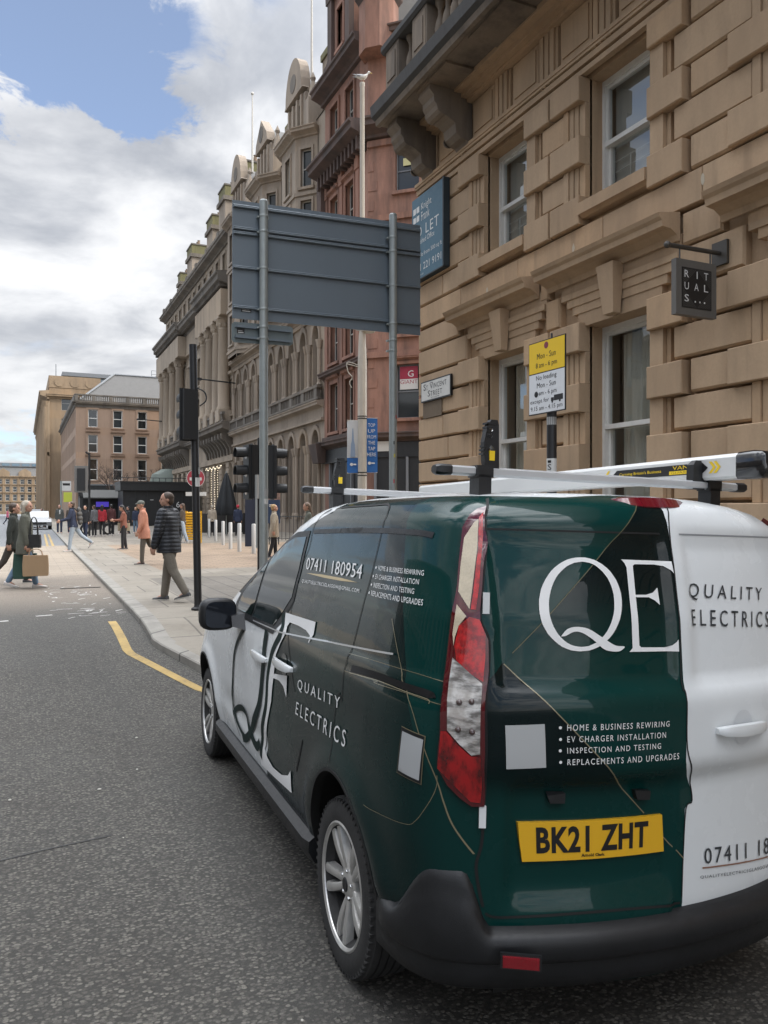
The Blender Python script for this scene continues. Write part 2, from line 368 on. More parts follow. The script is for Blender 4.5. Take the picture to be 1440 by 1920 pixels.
def ground():
    xs = [-400,-120,-60,-30,-15,-8,-5,-3.5,-2,-1,0,.5,1,1.3,1.6,2,2.4,2.8,3.2,3.35,3.6,4.5,8,20,60,150,400]
    ys = [-300,-100]+YS+[450,700,1200]
    mb = MB(); vs = [(x, y, gz(x, y)) for y in ys for x in xs]; nx = len(xs)
    mb.add(vs, [(j*nx+i, j*nx+i+1, (j+1)*nx+i+1, (j+1)*nx+i) for j in range(len(ys)-1) for i in range(nx-1)])
    tag(mb.build('road', m=M_ROAD, smooth=True), kind='structure')
    mb = MB(); offs = [.15,.3,.6,1,1.5,2.2,3.0,5,9,16,30,60,120]; nx = len(offs)
    vs = [(kx(y)+o, y, pz(kx(y)+o, y)) for y in YS for o in offs]
    mb.add(vs, [(j*nx+i, j*nx+i+1, (j+1)*nx+i+1, (j+1)*nx+i) for j in range(len(YS)-1) for i in range(nx-1)])
    tag(mb.build('pavement', m=M_PAVE), kind='structure')
    mb = MB(); rings = []
    pts = [(kx(y), y) for y in YS]
    for i, (x, y) in enumerate(pts):
        a = Vector(pts[max(i-1, 0)]); b = Vector(pts[min(i+1, len(pts)-1)]); d = (b-a).normalized(); nr = Vector((-d.y, d.x))   # towards the road
        def at(o, z): return (x+nr.x*o, y+nr.y*o, z)
        g, h = gz(x, y), pz(x, y)
        rings.append([at(.0, g-.1), at(.0, h-.012), at(-.012, h+.003), at(-.20, h+.004), at(-.21, h-.1)])
    mb.loft(rings, close=False)
    tag(mb.build('kerb', m=M_KERB), kind='structure')
    def ribbon(pl, w, m, name, lift=.004, breaks=0):
        mb = MB(); P = catmull(pl, 8) if len(pl) > 9 else [tuple(Vector(a).lerp(Vector(b), i/6)) for a, b in zip(pl, pl[1:]) for i in range(6)]+[pl[-1]] if len(pl) > 2 else [tuple(Vector(pl[0]).lerp(Vector(pl[1]), i/12)) for i in range(13)]
        vs = []
        for i, p in enumerate(P):
            a = Vector(P[max(i-1, 0)]); b = Vector(P[min(i+1, len(P)-1)]); d = (b-a).normalized(); nr = Vector((-d.y, d.x))
            for s in (-.5, .5):
                q = Vector(p)+nr*w*s; vs.append((q.x, q.y, gz(q.x, q.y)+lift))
        mb.add(vs, [(2*i, 2*i+1, 2*i+3, 2*i+2) for i in range(len(P)-1)])
        return tag(mb.build(name, m=m), kind='structure')
    def paint(col):
        def fn(n, b):
            p = n.pos(); f = n.ramp(n.noise(p, 26, 6, .7), .44, .62); g = n.ramp(n.noise(p, 2, 4), .35, .7)
            n.set(b.inputs['Base Color'], n.mix(n.m('MULTIPLY', n.m('MULTIPLY', f, g), .75), n.mix(g, col, tuple(c*.75 for c in col)), (.09, .08, .065)))
        return fn
    my = mat('yellow_road_paint', rough=.7, fn=paint((.40, .275, .09))); mw = mat('worn_white_paint', rough=.7, fn=paint((.52, .51, .48)))
    ribbon([(1.12,11.3),(1.11,10.3),(1.105,9.45),(1.13,9.27),(1.62,7.9),(2.0,7.4)], .105, my, 'yellow_line')
    ribbon([(.98,36),(1.3,54)], .10, my, 'yellow_line'); ribbon([(1.2,36),(1.52,54)], .10, my, 'yellow_line')
    mj = mat('tar_seam', (.020,.019,.018), .5)
    ribbon([(-1.6,4.15),(-.9,4.28),(-.35,4.33),(.1,4.47),(.45,4.55)], .014, mj, 'tar_seam', .003)
    ribbon([(-.42,11.9),(-.17,11.95)], .08, mw, 'white_dash'); ribbon([(.18,12.3),(.40,12.35)], .09, mw, 'white_dash')
    R = random.Random(5); mb = MB()
    for i in range(60):                                             # flakes left of an old painted marking
        t = R.random(); y = 11.9+5.2*t; x = .95+.25*math.sin(i)+R.uniform(-.26, .26)-.12*t
        w, l = R.uniform(.008, .022), R.uniform(.03, .13); a = R.uniform(-.5, .5)+(1.3 if i % 2 else .2); z = gz(x, y)+.005
        c, s = math.cos(a), math.sin(a)
        mb.add([(x+c*p-s*q, y+s*p+c*q, z) for p, q in ((-l,-w),(l*R.uniform(.6,1),-w*.7),(l,w*.4),(R.uniform(-.3,.3)*l,w),(-l*.8,w*.8))], [(0,1,2,3,4)])
    tag(mb.build('worn_marking', m=mw), kind='structure')
    mb = MB(); ml = mat('litter_white', (.45, .43, .38), .8)
    for i in range(34):
        x, y = R.uniform(-2.2, 1.1), R.uniform(2.2, 9.5); z = gz(x, y)+.006; r = R.uniform(.004, .013)
        mb.ball((x, y, z), r, 6, 4, (R.uniform(.8, 1.6), 1, .4))
    tag(mb.build('road_grit', m=ml), kind='stuff')
    mb = MB(); mi = mat('cast_iron', (.055, .05, .046), .55, .6, fn=worn(.4, 20, .6, .4, 80))
    mb.at(Matrix.Translation((1.05, 16.4, gz(1, 16.4)+.004))); mb.box(-.38, .36, -.05, .05, 0, .006)
    tag(mb.build('drain_channel', m=mi), 'dark iron drain channel set across the road at the kerb', 'drain')
    mb = MB()
    for q in range(2): mb.at(Matrix.Translation((2.95+q*.72, 10.6-q*.5, pz(3, 10.5)+.004))).box(-.3, .3, -.3, .3, 0, .004)
    for i, (x, y) in enumerate(((2.95,10.6),(3.67,10.1))):
        mm = MB(); mm.at(Matrix.Translation((x, y, pz(x, y)+.004))); mm.box(-.31, .31, -.31, .31, 0, .004); mm.box(-.27, .27, -.27, .27, .004, .007)
        tag(mm.build('manhole_cover', m=mi), ('square iron cover in the paving beside the black signal pole', 'square iron cover in the paving nearer the parked van')[i], 'manhole cover')
ground()
# ------------------------------------------------------------------ the van: body surface (van frame: x forward from rear axle, y left, z up)
_y, _p, _r = math.radians(2.61), math.radians(.86), math.radians(2.05)
_f = Vector((math.sin(_y), math.cos(_y), 0)); _l = Vector((-math.cos(_y), math.sin(_y), 0)); _u = Vector((0, 0, 1))
VF = _f*math.cos(_p)-_u*math.sin(_p); _u2 = _u*math.cos(_p)+_f*math.sin(_p)
VL = _l*math.cos(_r)+_u2*math.sin(_r); VU = _u2*math.cos(_r)-_l*math.sin(_r)
VO = Vector((2.0142, 2.8068, -.0516))
VM = Matrix(((VF.x, VL.x, VU.x, VO.x), (VF.y, VL.y, VU.y, VO.y), (VF.z, VL.z, VU.z, VO.z), (0, 0, 0, 1)))
WB = 3.062
def van_w(z):    # half width of the body by height
    return interp(z, [.27,.34,.5,.7,.9,1.08,1.17,1.20,1.30,1.45,1.6,1.70,1.745,1.775,1.80,1.82,1.832,1.84],
                     [.80,.86,.895,.91,.918,.918,.912,.898,.886,.864,.834,.810,.795,.772,.742,.685,.61,.50])
def van_rear(z): # rear centre line
    return interp(z, [.27,.5,.9,1.0,1.2,1.45,1.62,1.72,1.76,1.795,1.815,1.832,1.84], [-.84,-.872,-.878,-.886,-.886,-.864,-.832,-.806,-.792,-.770,-.735,-.66,-.52])
def van_front(z):
    return interp(z, [.27,.35,.5,.7,.85,.95,1.02,1.07,1.11,1.15,1.20,1.3,1.5,1.66,1.74,1.785,1.81,1.832,1.84],
                     [3.80,3.88,3.93,3.92,3.87,3.78,3.62,3.44,3.26,3.1,2.96,2.74,2.26,1.86,1.57,1.31,1.08,.68,.35])
ROOF_DROP = lambda s: .035*sstep(.3, 1.6, s)
REAR_Q = catmull([(0,0),(.006,.15),(.028,.33),(.066,.50),(.105,.63),(.150,.735),(.21,.815),(.31,.868),(.44,.892),(.62,.902)], 6)
def van_outline(z):
    W = van_w(z); sr = van_rear(z); sf = van_front(z); k = W/.902
    half = [(sr+a*(1 if z < 1.76 else 1+.5*(z-1.76)/.08), b*k) for a, b in REAR_Q]
    s0 = half[-1][0]
    fl = min(.75, (sf-s0)*.35)
    for i in range(1, 97):
        half.append((s0+(sf-fl-s0)*i/96, W))
    for i in range(1, 15):
        t = PI/2*i/14
        half.append((sf-fl+fl*math.sin(t)**1.0, W*(max(math.cos(t), 0)**.55) if i < 14 else 0))
    return half
def van_disp(s, y, z):
    """small pressings of the panels: (ds, dy)"""
    ds = dy = 0
    ay = abs(y)
    if s < -.3 and ay < .80:                                   # rear doors
        ds += .016*sstep(.03, .05, ay)*sstep(.665, .64, ay)*sstep(1.22, 1.25, z)*sstep(1.735, 1.71, z)   # upper pressed panel
        ds -= .015*sstep(1.26, 1.17, z)*sstep(.93, .985, z)*sstep(.74, .66, ay)
        inn = sstep(.955, .90, z)*sstep(.49, .62, z)*sstep(.64, .58, ay)
        ds += .03*inn if y > .02 else .016*sstep(.955, .90, z)*sstep(.74, .70, ay)
    elif ay > .6:
        sg = 1 if y > 0 else -1
        for cx in (0, WB):                                     # wheel arch flares
            r = math.hypot(s-cx, z-.33)
            dy += sg*.022*math.exp(-((r-.45)/.07)**2)*sstep(.2, .45, z)
        dy += sg*.010*math.exp(-((z-1.205-.03*(.9-s)*.4)/.018)**2)*sstep(2.6, 1.9, s)   # shoulder crease
        dy -= sg*.014*math.exp(-((z-.52-.02*s)/.07)**2)*sstep(.55, .8, s)*sstep(2.5, 2.2, s)
    return ds, dy
def van_body_mesh():
    zs = [.27,.285,.31,.34,.37]+[.40+.025*i for i in range(54)]+[1.745,1.76,1.775,1.79,1.80,1.81,1.82,1.827,1.832,1.836,1.84]
    mb = MB(); rings = []
    for z in zs:
        h = van_outline(z); ring = [(s, y) for s, y in h]+[(s, -y) for s, y in reversed(h[1:-1])]
        out = []
        for s, y in ring:
            ds, dy = van_disp(s, y, z)
            zz = (z if z < 1.7 else 1.7+(z-1.7)*1.3)-ROOF_DROP(s)*sstep(1.2, 1.8, z)
            out.append((s+ds, y+dy, zz))
        rings.append(out)
    mb.loft(rings, True, False)
    n = len(rings[0]); h = (n+2)//2; top = (len(zs)-1)*n
    for i in range(h-1):                                       # roof lid: strips between mirrored points
        a, b = i, i+1; c, d = (n-b) % n, (n-a) % n
        f = [top+a, top+b, top+c, top+d]; g = []
        for q in f:
            if q not in g: g.append(q)
        if len(g) > 2: mb.f.append(tuple(g)); mb.mi.append(0)
    return mb
_vb = van_body_mesh()
VB = BVHTree.FromPolygons([Vector(p) for p in _vb.v], _vb.f)
DIRS = {'side': (Vector((1,0,0)), Vector((0,-1,0))), 'rear': (Vector((0,1,0)), Vector((1,0,0))), 'corner': (Vector((1,1,0)).normalized(), Vector((1,-1,0)).normalized()), 'top': (Vector((1,0,0)), Vector((0,0,-1)))}
def on_van(face, a, b, off=.003):
    """point of the body surface at (a, b) of a face: side (x,z), rear (y,z), corner (along,z), top (x,y)"""
    u, d = DIRS[face]
    o = (Vector((a, b, 0)) if face == 'top' else u*a+Vector((0, 0, b)))-d*5
    h = VB.ray_cast(o, d)
    if h[0] is None: return None
    nrm = h[1]
    if nrm.dot(d) > 0: nrm = -nrm
    return h[0]+nrm*off
VD = {
 'lamp': ('corner',[(0.01,1.803),(0.037,1.793),(0.055,1.777),(0.072,1.734),(0.071,1.654),(0.068,1.546),(0.076,1.452),(0.083,1.283),(0.089,1.242),(0.09,1.094),(0.096,0.981),(0.065,0.928),(0.028,0.89),(-0.007,0.866),(-0.043,0.867),(-0.049,1.035),(-0.043,1.215),(-0.045,1.291),(-0.039,1.382),(-0.013,1.437),(-0.009,1.475),(-0.009,1.55),(-0.005,1.665)]),
 'cream': ('corner',[(0.037,1.752),(0.024,1.762),(0.017,1.664),(0.02,1.548),(0.023,1.474),(0.061,1.528),(0.062,1.624),(0.061,1.702)]),
 'strip': ('corner',[(0.012,1.782),(0.023,1.767),(0.014,1.664),(0.016,1.53),(0.019,1.474),(0.003,1.473),(-0.0,1.549),(0.002,1.665)]),
 'white': ('corner',[(0.062,1.487),(0.03,1.452),(0.051,1.423),(0.06,1.386),(0.062,1.359),(0.068,1.395)]),
 'bigred': ('corner',[(0.021,1.45),(-0.01,1.445),(-0.03,1.4),(-0.033,1.327),(-0.031,1.253),(0.005,1.274),(0.052,1.314),(0.06,1.359),(0.051,1.423)]),
 'clear': ('corner',[(0.063,1.322),(-0.029,1.246),(-0.031,1.224),(-0.034,1.033),(-0.006,1.027),(0.03,1.059),(0.068,1.1),(0.071,1.189),(0.07,1.243)]),
 'lowred': ('corner',[(0.087,1.095),(0.07,1.096),(0.032,1.054),(-0.005,1.024),(-0.036,1.025),(-0.038,0.957),(-0.031,0.879),(-0.004,0.881),(0.093,0.978)]),
 'Qo': ('rear',[(0.228,1.5),(0.231,1.483),(0.236,1.466),(0.242,1.45),(0.25,1.434),(0.259,1.419),(0.269,1.405),(0.281,1.392),(0.294,1.381),(0.308,1.371),(0.322,1.363),(0.337,1.357),(0.353,1.352),(0.369,1.35),(0.384,1.349),(0.4,1.35),(0.415,1.352),(0.43,1.357),(0.444,1.363),(0.456,1.371),(0.468,1.381),(0.479,1.392),(0.489,1.404),(0.497,1.418),(0.504,1.432),(0.509,1.448),(0.511,1.464),(0.512,1.48),(0.511,1.497),(0.509,1.513),(0.504,1.53),(0.499,1.546),(0.491,1.562),(0.482,1.577),(0.472,1.591),(0.461,1.604),(0.448,1.616),(0.434,1.626),(0.419,1.635),(0.404,1.642),(0.388,1.647),(0.372,1.65),(0.356,1.651),(0.34,1.651),(0.325,1.648),(0.31,1.644),(0.296,1.637),(0.283,1.629),(0.27,1.619),(0.259,1.608),(0.25,1.595),(0.241,1.581),(0.235,1.566),(0.23,1.55),(0.227,1.534),(0.227,1.517)]),
 'Qi': ('rear',[(0.256,1.5),(0.258,1.484),(0.262,1.469),(0.268,1.454),(0.274,1.44),(0.281,1.427),(0.289,1.414),(0.298,1.403),(0.308,1.393),(0.319,1.384),(0.331,1.376),(0.343,1.371),(0.355,1.366),(0.367,1.364),(0.38,1.363),(0.392,1.364),(0.404,1.366),(0.416,1.37),(0.427,1.376),(0.437,1.383),(0.446,1.392),(0.455,1.402),(0.462,1.413),(0.469,1.426),(0.474,1.439),(0.478,1.453),(0.48,1.467),(0.48,1.482),(0.479,1.497),(0.477,1.512),(0.473,1.527),(0.468,1.542),(0.462,1.556),(0.455,1.57),(0.447,1.583),(0.438,1.594),(0.427,1.605),(0.416,1.614),(0.405,1.622),(0.392,1.628),(0.38,1.633),(0.367,1.635),(0.355,1.637),(0.342,1.636),(0.33,1.634),(0.318,1.63),(0.307,1.624),(0.297,1.616),(0.287,1.607),(0.279,1.597),(0.271,1.586),(0.265,1.573),(0.26,1.559),(0.257,1.545),(0.255,1.53),(0.255,1.515)]),
 'Qt': ('rear',[(0.447,1.396),(0.426,1.419),(0.395,1.427),(0.355,1.421),(0.315,1.398),(0.278,1.375),(0.257,1.366),(0.229,1.363),(0.245,1.35),(0.271,1.348),(0.304,1.356),(0.34,1.386),(0.376,1.408),(0.403,1.411),(0.431,1.398)]),
 'E': ('rear',[(0.211,1.647),(0.023,1.644),(0.02,1.604),(0.031,1.615),(0.051,1.628),(0.086,1.632),(0.163,1.632),(0.171,1.627),(0.173,1.531),(0.133,1.531),(0.105,1.538),(0.084,1.555),(0.081,1.497),(0.098,1.512),(0.123,1.523),(0.173,1.523),(0.173,1.366),(0.166,1.36),(0.079,1.358),(0.046,1.365),(0.033,1.376),(0.026,1.385),(0.026,1.345),(0.211,1.346),(0.199,1.358),(0.199,1.371),(0.196,1.62),(0.201,1.635)]),
 'card': ('rear',[(0.646,1.123),(0.525,1.128),(0.517,0.992),(0.639,0.987)]),
 'l1': ('rear',[(0.453,1.126),(0.088,1.125),(0.089,1.107),(0.453,1.106)]),
 'l2': ('rear',[(0.452,1.089),(0.102,1.09),(0.102,1.071),(0.452,1.07)]),
 'l3': ('rear',[(0.452,1.053),(0.121,1.055),(0.121,1.037),(0.451,1.035)]),
 'l4': ('rear',[(0.45,1.017),(0.047,1.018),(0.047,0.998),(0.45,0.999)]),
 'qual': ('rear',[(-0.05,1.571),(-0.459,1.549),(-0.442,1.496),(-0.035,1.514)]),
 'elec': ('rear',[(-0.042,1.483),(-0.482,1.462),(-0.471,1.406),(-0.039,1.428)]),
 'ph': ('rear',[(-0.112,0.67),(-0.458,0.644),(-0.462,0.584),(-0.116,0.616)]),
 'em': ('rear',[(-0.096,0.58),(-0.472,0.545),(-0.473,0.528),(-0.096,0.567)]),
 'phl': ('rear',[(-0.106,0.604),(-0.47,0.572)]),
 'plate': ('rear',[(0.578,0.806),(0.071,0.803),(0.06,0.681),(0.557,0.681)]),
 'ptxt': ('rear',[(0.518,0.791),(0.126,0.79),(0.126,0.704),(0.513,0.707)]),
 'psm': ('rear',[(0.366,0.701),(0.286,0.699),(0.285,0.689),(0.366,0.69)]),
 'brake': ('rear',[(-0.195,1.86),(0.016,1.849),(0.087,1.853),(0.105,1.865)]),
 'g1': ('rear',[(0.108,1.837),(0.19,1.776),(0.314,1.646),(0.476,1.482),(0.603,1.341)]),
 'g2': ('rear',[(0.63,1.307),(0.578,1.249),(0.466,1.124),(0.284,0.968),(0.198,0.889),(0.188,0.865),(0.136,0.811)]),
 'g2b': ('rear',[(0.06,0.728),(-0.021,0.648)]),
 'pl1': ('rear',[(0.488,0.903),(0.429,0.899),(0.43,0.867),(0.477,0.868)]),
 'pl2': ('rear',[(0.187,0.896),(0.127,0.89),(0.129,0.861),(0.177,0.865)]),
 'seamC': ('rear',[(-0.017,1.841),(-0.007,1.815),(0.01,1.753),(0.017,1.595),(0.019,1.367),(0.023,1.228),(0.015,1.207),(0.011,1.029),(-0.027,0.941),(-0.052,0.84),(-0.026,0.815),(-0.019,0.653),(-0.018,0.518)]),
 'seamB': ('rear',[(-0.012,0.501),(0.155,0.513),(0.346,0.517),(0.522,0.514),(0.643,0.514),(0.675,0.526)]),
 'seamL': ('corner',[(0.031,1.845),(0.009,1.803),(-0.007,1.665),(-0.01,1.55),(-0.01,1.475),(-0.015,1.437),(-0.041,1.382),(-0.046,1.291),(-0.044,1.216),(-0.051,1.035),(-0.043,0.866),(-0.039,0.748),(-0.024,0.68),(-0.031,0.613),(-0.045,0.546)]),
 'h1': ('corner',[(-0.005,1.525),(-0.033,1.526),(-0.038,1.472),(-0.01,1.471)]),
 'h2': ('corner',[(-0.022,0.863),(-0.048,0.866),(-0.051,0.8),(-0.023,0.8)]),
 'hand': ('rear',[(-0.111,1.086),(-0.153,1.102),(-0.356,1.091),(-0.357,1.053),(-0.16,1.064),(-0.12,1.069)]),
 'handc': ('rear',[(-0.25,1.081)]),
 'num': ('side',[(0.759,1.582),(-0.013,1.587),(-0.023,1.529),(0.74,1.525)]),
 'sw': ('side',[(0.718,1.508),(0.5,1.516),(0.202,1.518),(0.003,1.513),(0.194,1.506),(0.427,1.504)]),
 'mail': ('side',[(0.76,1.477),(-0.03,1.491),(-0.035,1.471),(0.758,1.456)]),
 's1': ('side',[(-0.176,1.59),(-0.519,1.591),(-0.523,1.573),(-0.182,1.572)]),
 's2': ('side',[(-0.169,1.557),(-0.505,1.56),(-0.508,1.542),(-0.17,1.539)]),
 's3': ('side',[(-0.167,1.525),(-0.491,1.527),(-0.495,1.509),(-0.171,1.506)]),
 's4': ('side',[(-0.16,1.494),(-0.549,1.495),(-0.553,1.475),(-0.167,1.475)]),
 'sq': ('side',[(0.577,1.028),(-0.014,1.065),(-0.011,1.01),(0.585,0.972)]),
 'se': ('side',[(0.59,0.921),(-0.096,0.955),(-0.088,0.888),(0.607,0.86)]),
 'qr1': ('side',[(-0.552,1.08),(-0.649,1.068),(-0.635,0.909),(-0.53,0.922)]),
 'qr2': ('side',[(-0.559,1.066),(-0.643,1.056),(-0.628,0.922),(-0.541,0.933)]),
 'qA': ('side',[(1.781,1.107),(1.974,0.978),(2.043,0.859),(2.076,0.717),(2.139,0.579),(2.033,0.507),(1.88,0.463),(1.743,0.458)]),
 'qB': ('side',[(1.219,1.168),(1.238,1.073),(1.26,0.942),(1.308,0.805),(1.383,0.706),(1.565,0.578),(1.714,0.472),(1.873,0.425)]),
 'qT': ('side',[(2.136,0.522),(2.034,0.572),(1.843,0.619),(1.729,0.61),(1.692,0.547),(1.579,0.5),(1.474,0.48),(1.404,0.52)]),
 'dl': ('side',[(0.976,1.287),(0.931,1.194),(0.988,1.143),(1.072,1.065),(1.136,0.953),(1.181,0.773),(1.32,0.589),(1.378,0.443)]),
 'Etop': ('side',[(0.939,1.295),(0.434,1.306),(0.437,1.249),(0.476,1.205),(0.481,1.238),(0.558,1.254),(0.685,1.259),(0.837,1.257),(0.869,1.234),(0.855,1.202),(0.923,1.142),(0.986,1.078),(1.016,0.974),(1.068,0.82),(1.208,0.618),(1.287,0.515),(1.224,0.486),(1.112,0.467),(0.937,0.479),(0.817,0.51),(0.766,0.551),(0.751,0.446),(1.416,0.394),(1.308,0.593),(1.171,0.776),(1.127,0.954),(1.059,1.067),(0.98,1.144),(0.923,1.195)]),
 'Emid': ('side',[(1.021,0.973),(0.762,1.009),(0.766,0.905),(0.822,0.946),(0.906,0.959),(1.022,0.951)]),
 'glass': ('side',[(1.575,1.198),(1.118,1.208),(0.999,1.288),(0.876,1.378),(0.855,1.51),(0.866,1.681),(1.06,1.67)]),
 'qglass': ('side',[(1.772,1.457),(1.827,1.367),(1.795,1.225),(1.714,1.194),(1.612,1.198)]),
 'trim': ('side',[(0.836,1.701),(1.081,1.684),(1.872,1.396),(1.974,1.281),(1.904,1.184),(1.715,1.141),(1.1,1.193),(0.969,1.297),(0.845,1.38),(0.823,1.523)]),
 'seam_slide': ('side',[(0.552,1.826),(0.101,1.829),(0.0,1.83),(-0.054,1.82),(-0.103,1.787),(-0.115,1.726),(-0.122,1.634),(-0.115,1.524),(-0.083,1.366),(-0.06,1.271),(-0.026,1.193),(-0.029,1.088)]),
 'seam_slidelow': ('side',[(-0.029,1.088),(-0.028,1.051),(0.007,1.076),(0.051,0.982),(0.065,0.852),(0.053,0.792)]),
 'seam_b': ('side',[(0.686,1.82),(0.756,1.797),(0.783,1.755),(0.796,1.713),(0.78,1.619),(0.856,1.498),(0.865,1.343),(0.832,1.218),(0.73,1.084),(0.631,0.956)]),
 'seam_f': ('side',[(1.765,1.099),(1.936,1.024),(2.018,0.918),(2.076,0.717),(2.188,0.555),(2.097,0.492),(1.979,0.411)]),
 'gut': ('side',[(0.773,1.71),(0.461,1.716),(0.098,1.724),(0.363,1.718),(-0.111,1.723),(-0.38,1.72),(-0.459,1.717),(-0.511,1.711)]),
 'rail': ('side',[(-0.095,1.191),(-0.387,1.21),(-0.623,1.203),(-0.651,1.188)]),
 'railu': ('side',[(-0.042,1.239),(-0.311,1.253),(-0.559,1.257),(-0.675,1.245)]),
 'raill': ('side',[(-0.03,1.171),(-0.346,1.188),(-0.331,1.181),(-0.557,1.187),(-0.687,1.173)]),
 'seam_q': ('side',[(-0.38,1.413),(-0.46,1.309),(-0.537,1.211),(-0.557,1.187),(-0.592,1.14),(-0.624,1.074),(-0.648,1.019),(-0.677,0.942),(-0.692,0.87),(-0.708,0.798),(-0.739,0.712)]),
 'seam_q2': ('side',[(-0.3,0.742),(-0.349,0.741),(-0.475,0.753),(-0.578,0.766),(-0.608,0.784),(-0.634,0.818),(-0.663,0.871),(-0.678,0.916),(-0.68,0.95)]),
 'hdl1': ('side',[(0.981,1.046),(0.798,1.078),(0.691,1.083),(0.693,1.047),(0.852,1.025),(0.978,1.019)]),
 'hdl0': ('side',[(1.486,1.0),(1.284,1.043),(1.186,1.041),(1.206,1.009),(1.377,0.981)]),
 'low': ('side',[(2.332,0.495),(1.738,0.543),(0.975,0.621),(0.504,0.765)]),
 'lowblk': ('side',[(0.504,0.763),(0.563,0.671),(0.629,0.587)]),
}
# ------------------------------------------------------------------ the van: parts
def dens(loop, g, closed=True):
    out = []; n = len(loop)
    for i in range(n if closed else n-1):
        a = Vector(loop[i]); b = Vector(loop[(i+1) % n]); k = max(1, int((b-a).length/g))
        for j in range(k): out.append(tuple(a.lerp(b, j/k)))
    if not closed: out.append(tuple(loop[-1]))
    return out
def inside(p, loops):
    c = False
    for L in loops:
        n = len(L); j = n-1
        for i in range(n):
            if (L[i][1] > p[1]) != (L[j][1] > p[1]) and p[0] < (L[j][0]-L[i][0])*(p[1]-L[i][1])/(L[j][1]-L[i][1])+L[i][0]: c = not c
            j = i
    return c
def patch(name, face, loops, m, off=.003, thick=0, g=.03, parent=None, label=None, smooth=True):
    """vinyl / lens / plate conformed to the body: loops are outline (+ holes) in face coordinates"""
    if not isinstance(loops[0][0], (tuple, list)): loops = [loops]
    L = [dens(l, g) for l in loops]; pts = []; edges = []
    for l in L:
        o = len(pts); pts += l; edges += [(o+i, o+(i+1) % len(l)) for i in range(len(l))]
    xs = [p[0] for p in pts]; ys = [p[1] for p in pts]; nb = len(pts)
    x = min(xs)+g*.5
    while x < max(xs):
        y = min(ys)+g*.5
        while y < max(ys):
            if inside((x, y), L) and min((x-p[0])**2+(y-p[1])**2 for p in pts[:nb]) > (g*.45)**2: pts.append((x, y))
            y += g
        x += g
    V, E, Fc, *_ = MG.delaunay_2d_cdt([Vector(p) for p in pts], edges, [], 0, 1e-6)
    Fc = [f for f in Fc if inside((sum(V[i].x for i in f)/3, sum(V[i].y for i in f)/3), L)]
    P3 = [on_van(face, v.x, v.y, off) for v in V]
    Fc = [f for f in Fc if all(P3[i] is not None for i in f)]
    mb = MB(); mb.use(m); P3b = [p if p is not None else Vector((0, 0, 0)) for p in P3]
    used = sorted({i for f in Fc for i in f}); mp = {i: k for k, i in enumerate(used)}
    mb.add([P3b[i] for i in used], [tuple(mp[i] for i in f) for f in Fc])
    if thick:
        cnt = {}
        for f in Fc:
            for i in range(3):
                a, b = f[i], f[(i+1) % 3]; cnt[(a, b)] = 1
        bd = [(a, b) for a, b in cnt if (b, a) not in cnt]
        for a, b in bd:
            qa, qb = on_van(face, V[a].x, V[a].y, off-thick), on_van(face, V[b].x, V[b].y, off-thick)
            if qa is not None and qb is not None: mb.add([P3b[a], P3b[b], qb, qa], [(0, 1, 2, 3)])
    return mb.build(name, parent, smooth=smooth, angle=50, label=label)
def strip(name, face, line, w, m, off=.003, parent=None, g=.03, smoothc=True, w1=None):
    P = catmull(line, 5) if smoothc and len(line) > 2 else line
    P = dens(P, g, False); vs = []; mb = MB(); mb.use(m); ok = []
    for i, p in enumerate(P):
        a = Vector(P[max(i-1, 0)]); b = Vector(P[min(i+1, len(P)-1)]); d = (b-a)
        if d.length < 1e-6: continue
        d.normalize(); nr = Vector((-d.y, d.x)); ww = w if w1 is None else w+(w1-w)*i/len(P)
        q = [on_van(face, p[0]+nr.x*ww*s, p[1]+nr.y*ww*s, off) for s in (-.5, .5)]
        if None not in q: ok.append(q)
    vs = [x for q in ok for x in q]
    mb.add(vs, [(2*i, 2*i+1, 2*i+3, 2*i+2) for i in range(len(ok)-1) if (ok[i][0]-ok[i+1][0]).length < .12])
    return mb.build(name, parent, smooth=True)
def lettering(txt, face, quad, m, parent, spacing=1.05, off=.004, name='lettering', res=3, weight=0.):
    vs, fs = text_mesh(txt, 1, spacing, res=res, weight=weight)
    ax = min(v[0] for v in vs); bx = max(v[0] for v in vs); ay = min(v[1] for v in vs); by = max(v[1] for v in vs)
    TL, TR, BR, BL = [Vector(q) for q in quad]; P = []
    for v in vs:
        u = (v[0]-ax)/(bx-ax); t = (v[1]-ay)/(by-ay)
        q = BL.lerp(BR, u).lerp(TL.lerp(TR, u), t); P.append(on_van(face, q.x, q.y, off))
    mb = MB(); mb.use(m)
    keep = [f for f in fs if all(P[i] is not None for i in f)]
    mb.add([p if p is not None else Vector((0,0,0)) for p in P], keep)
    return mb.build(name, parent)
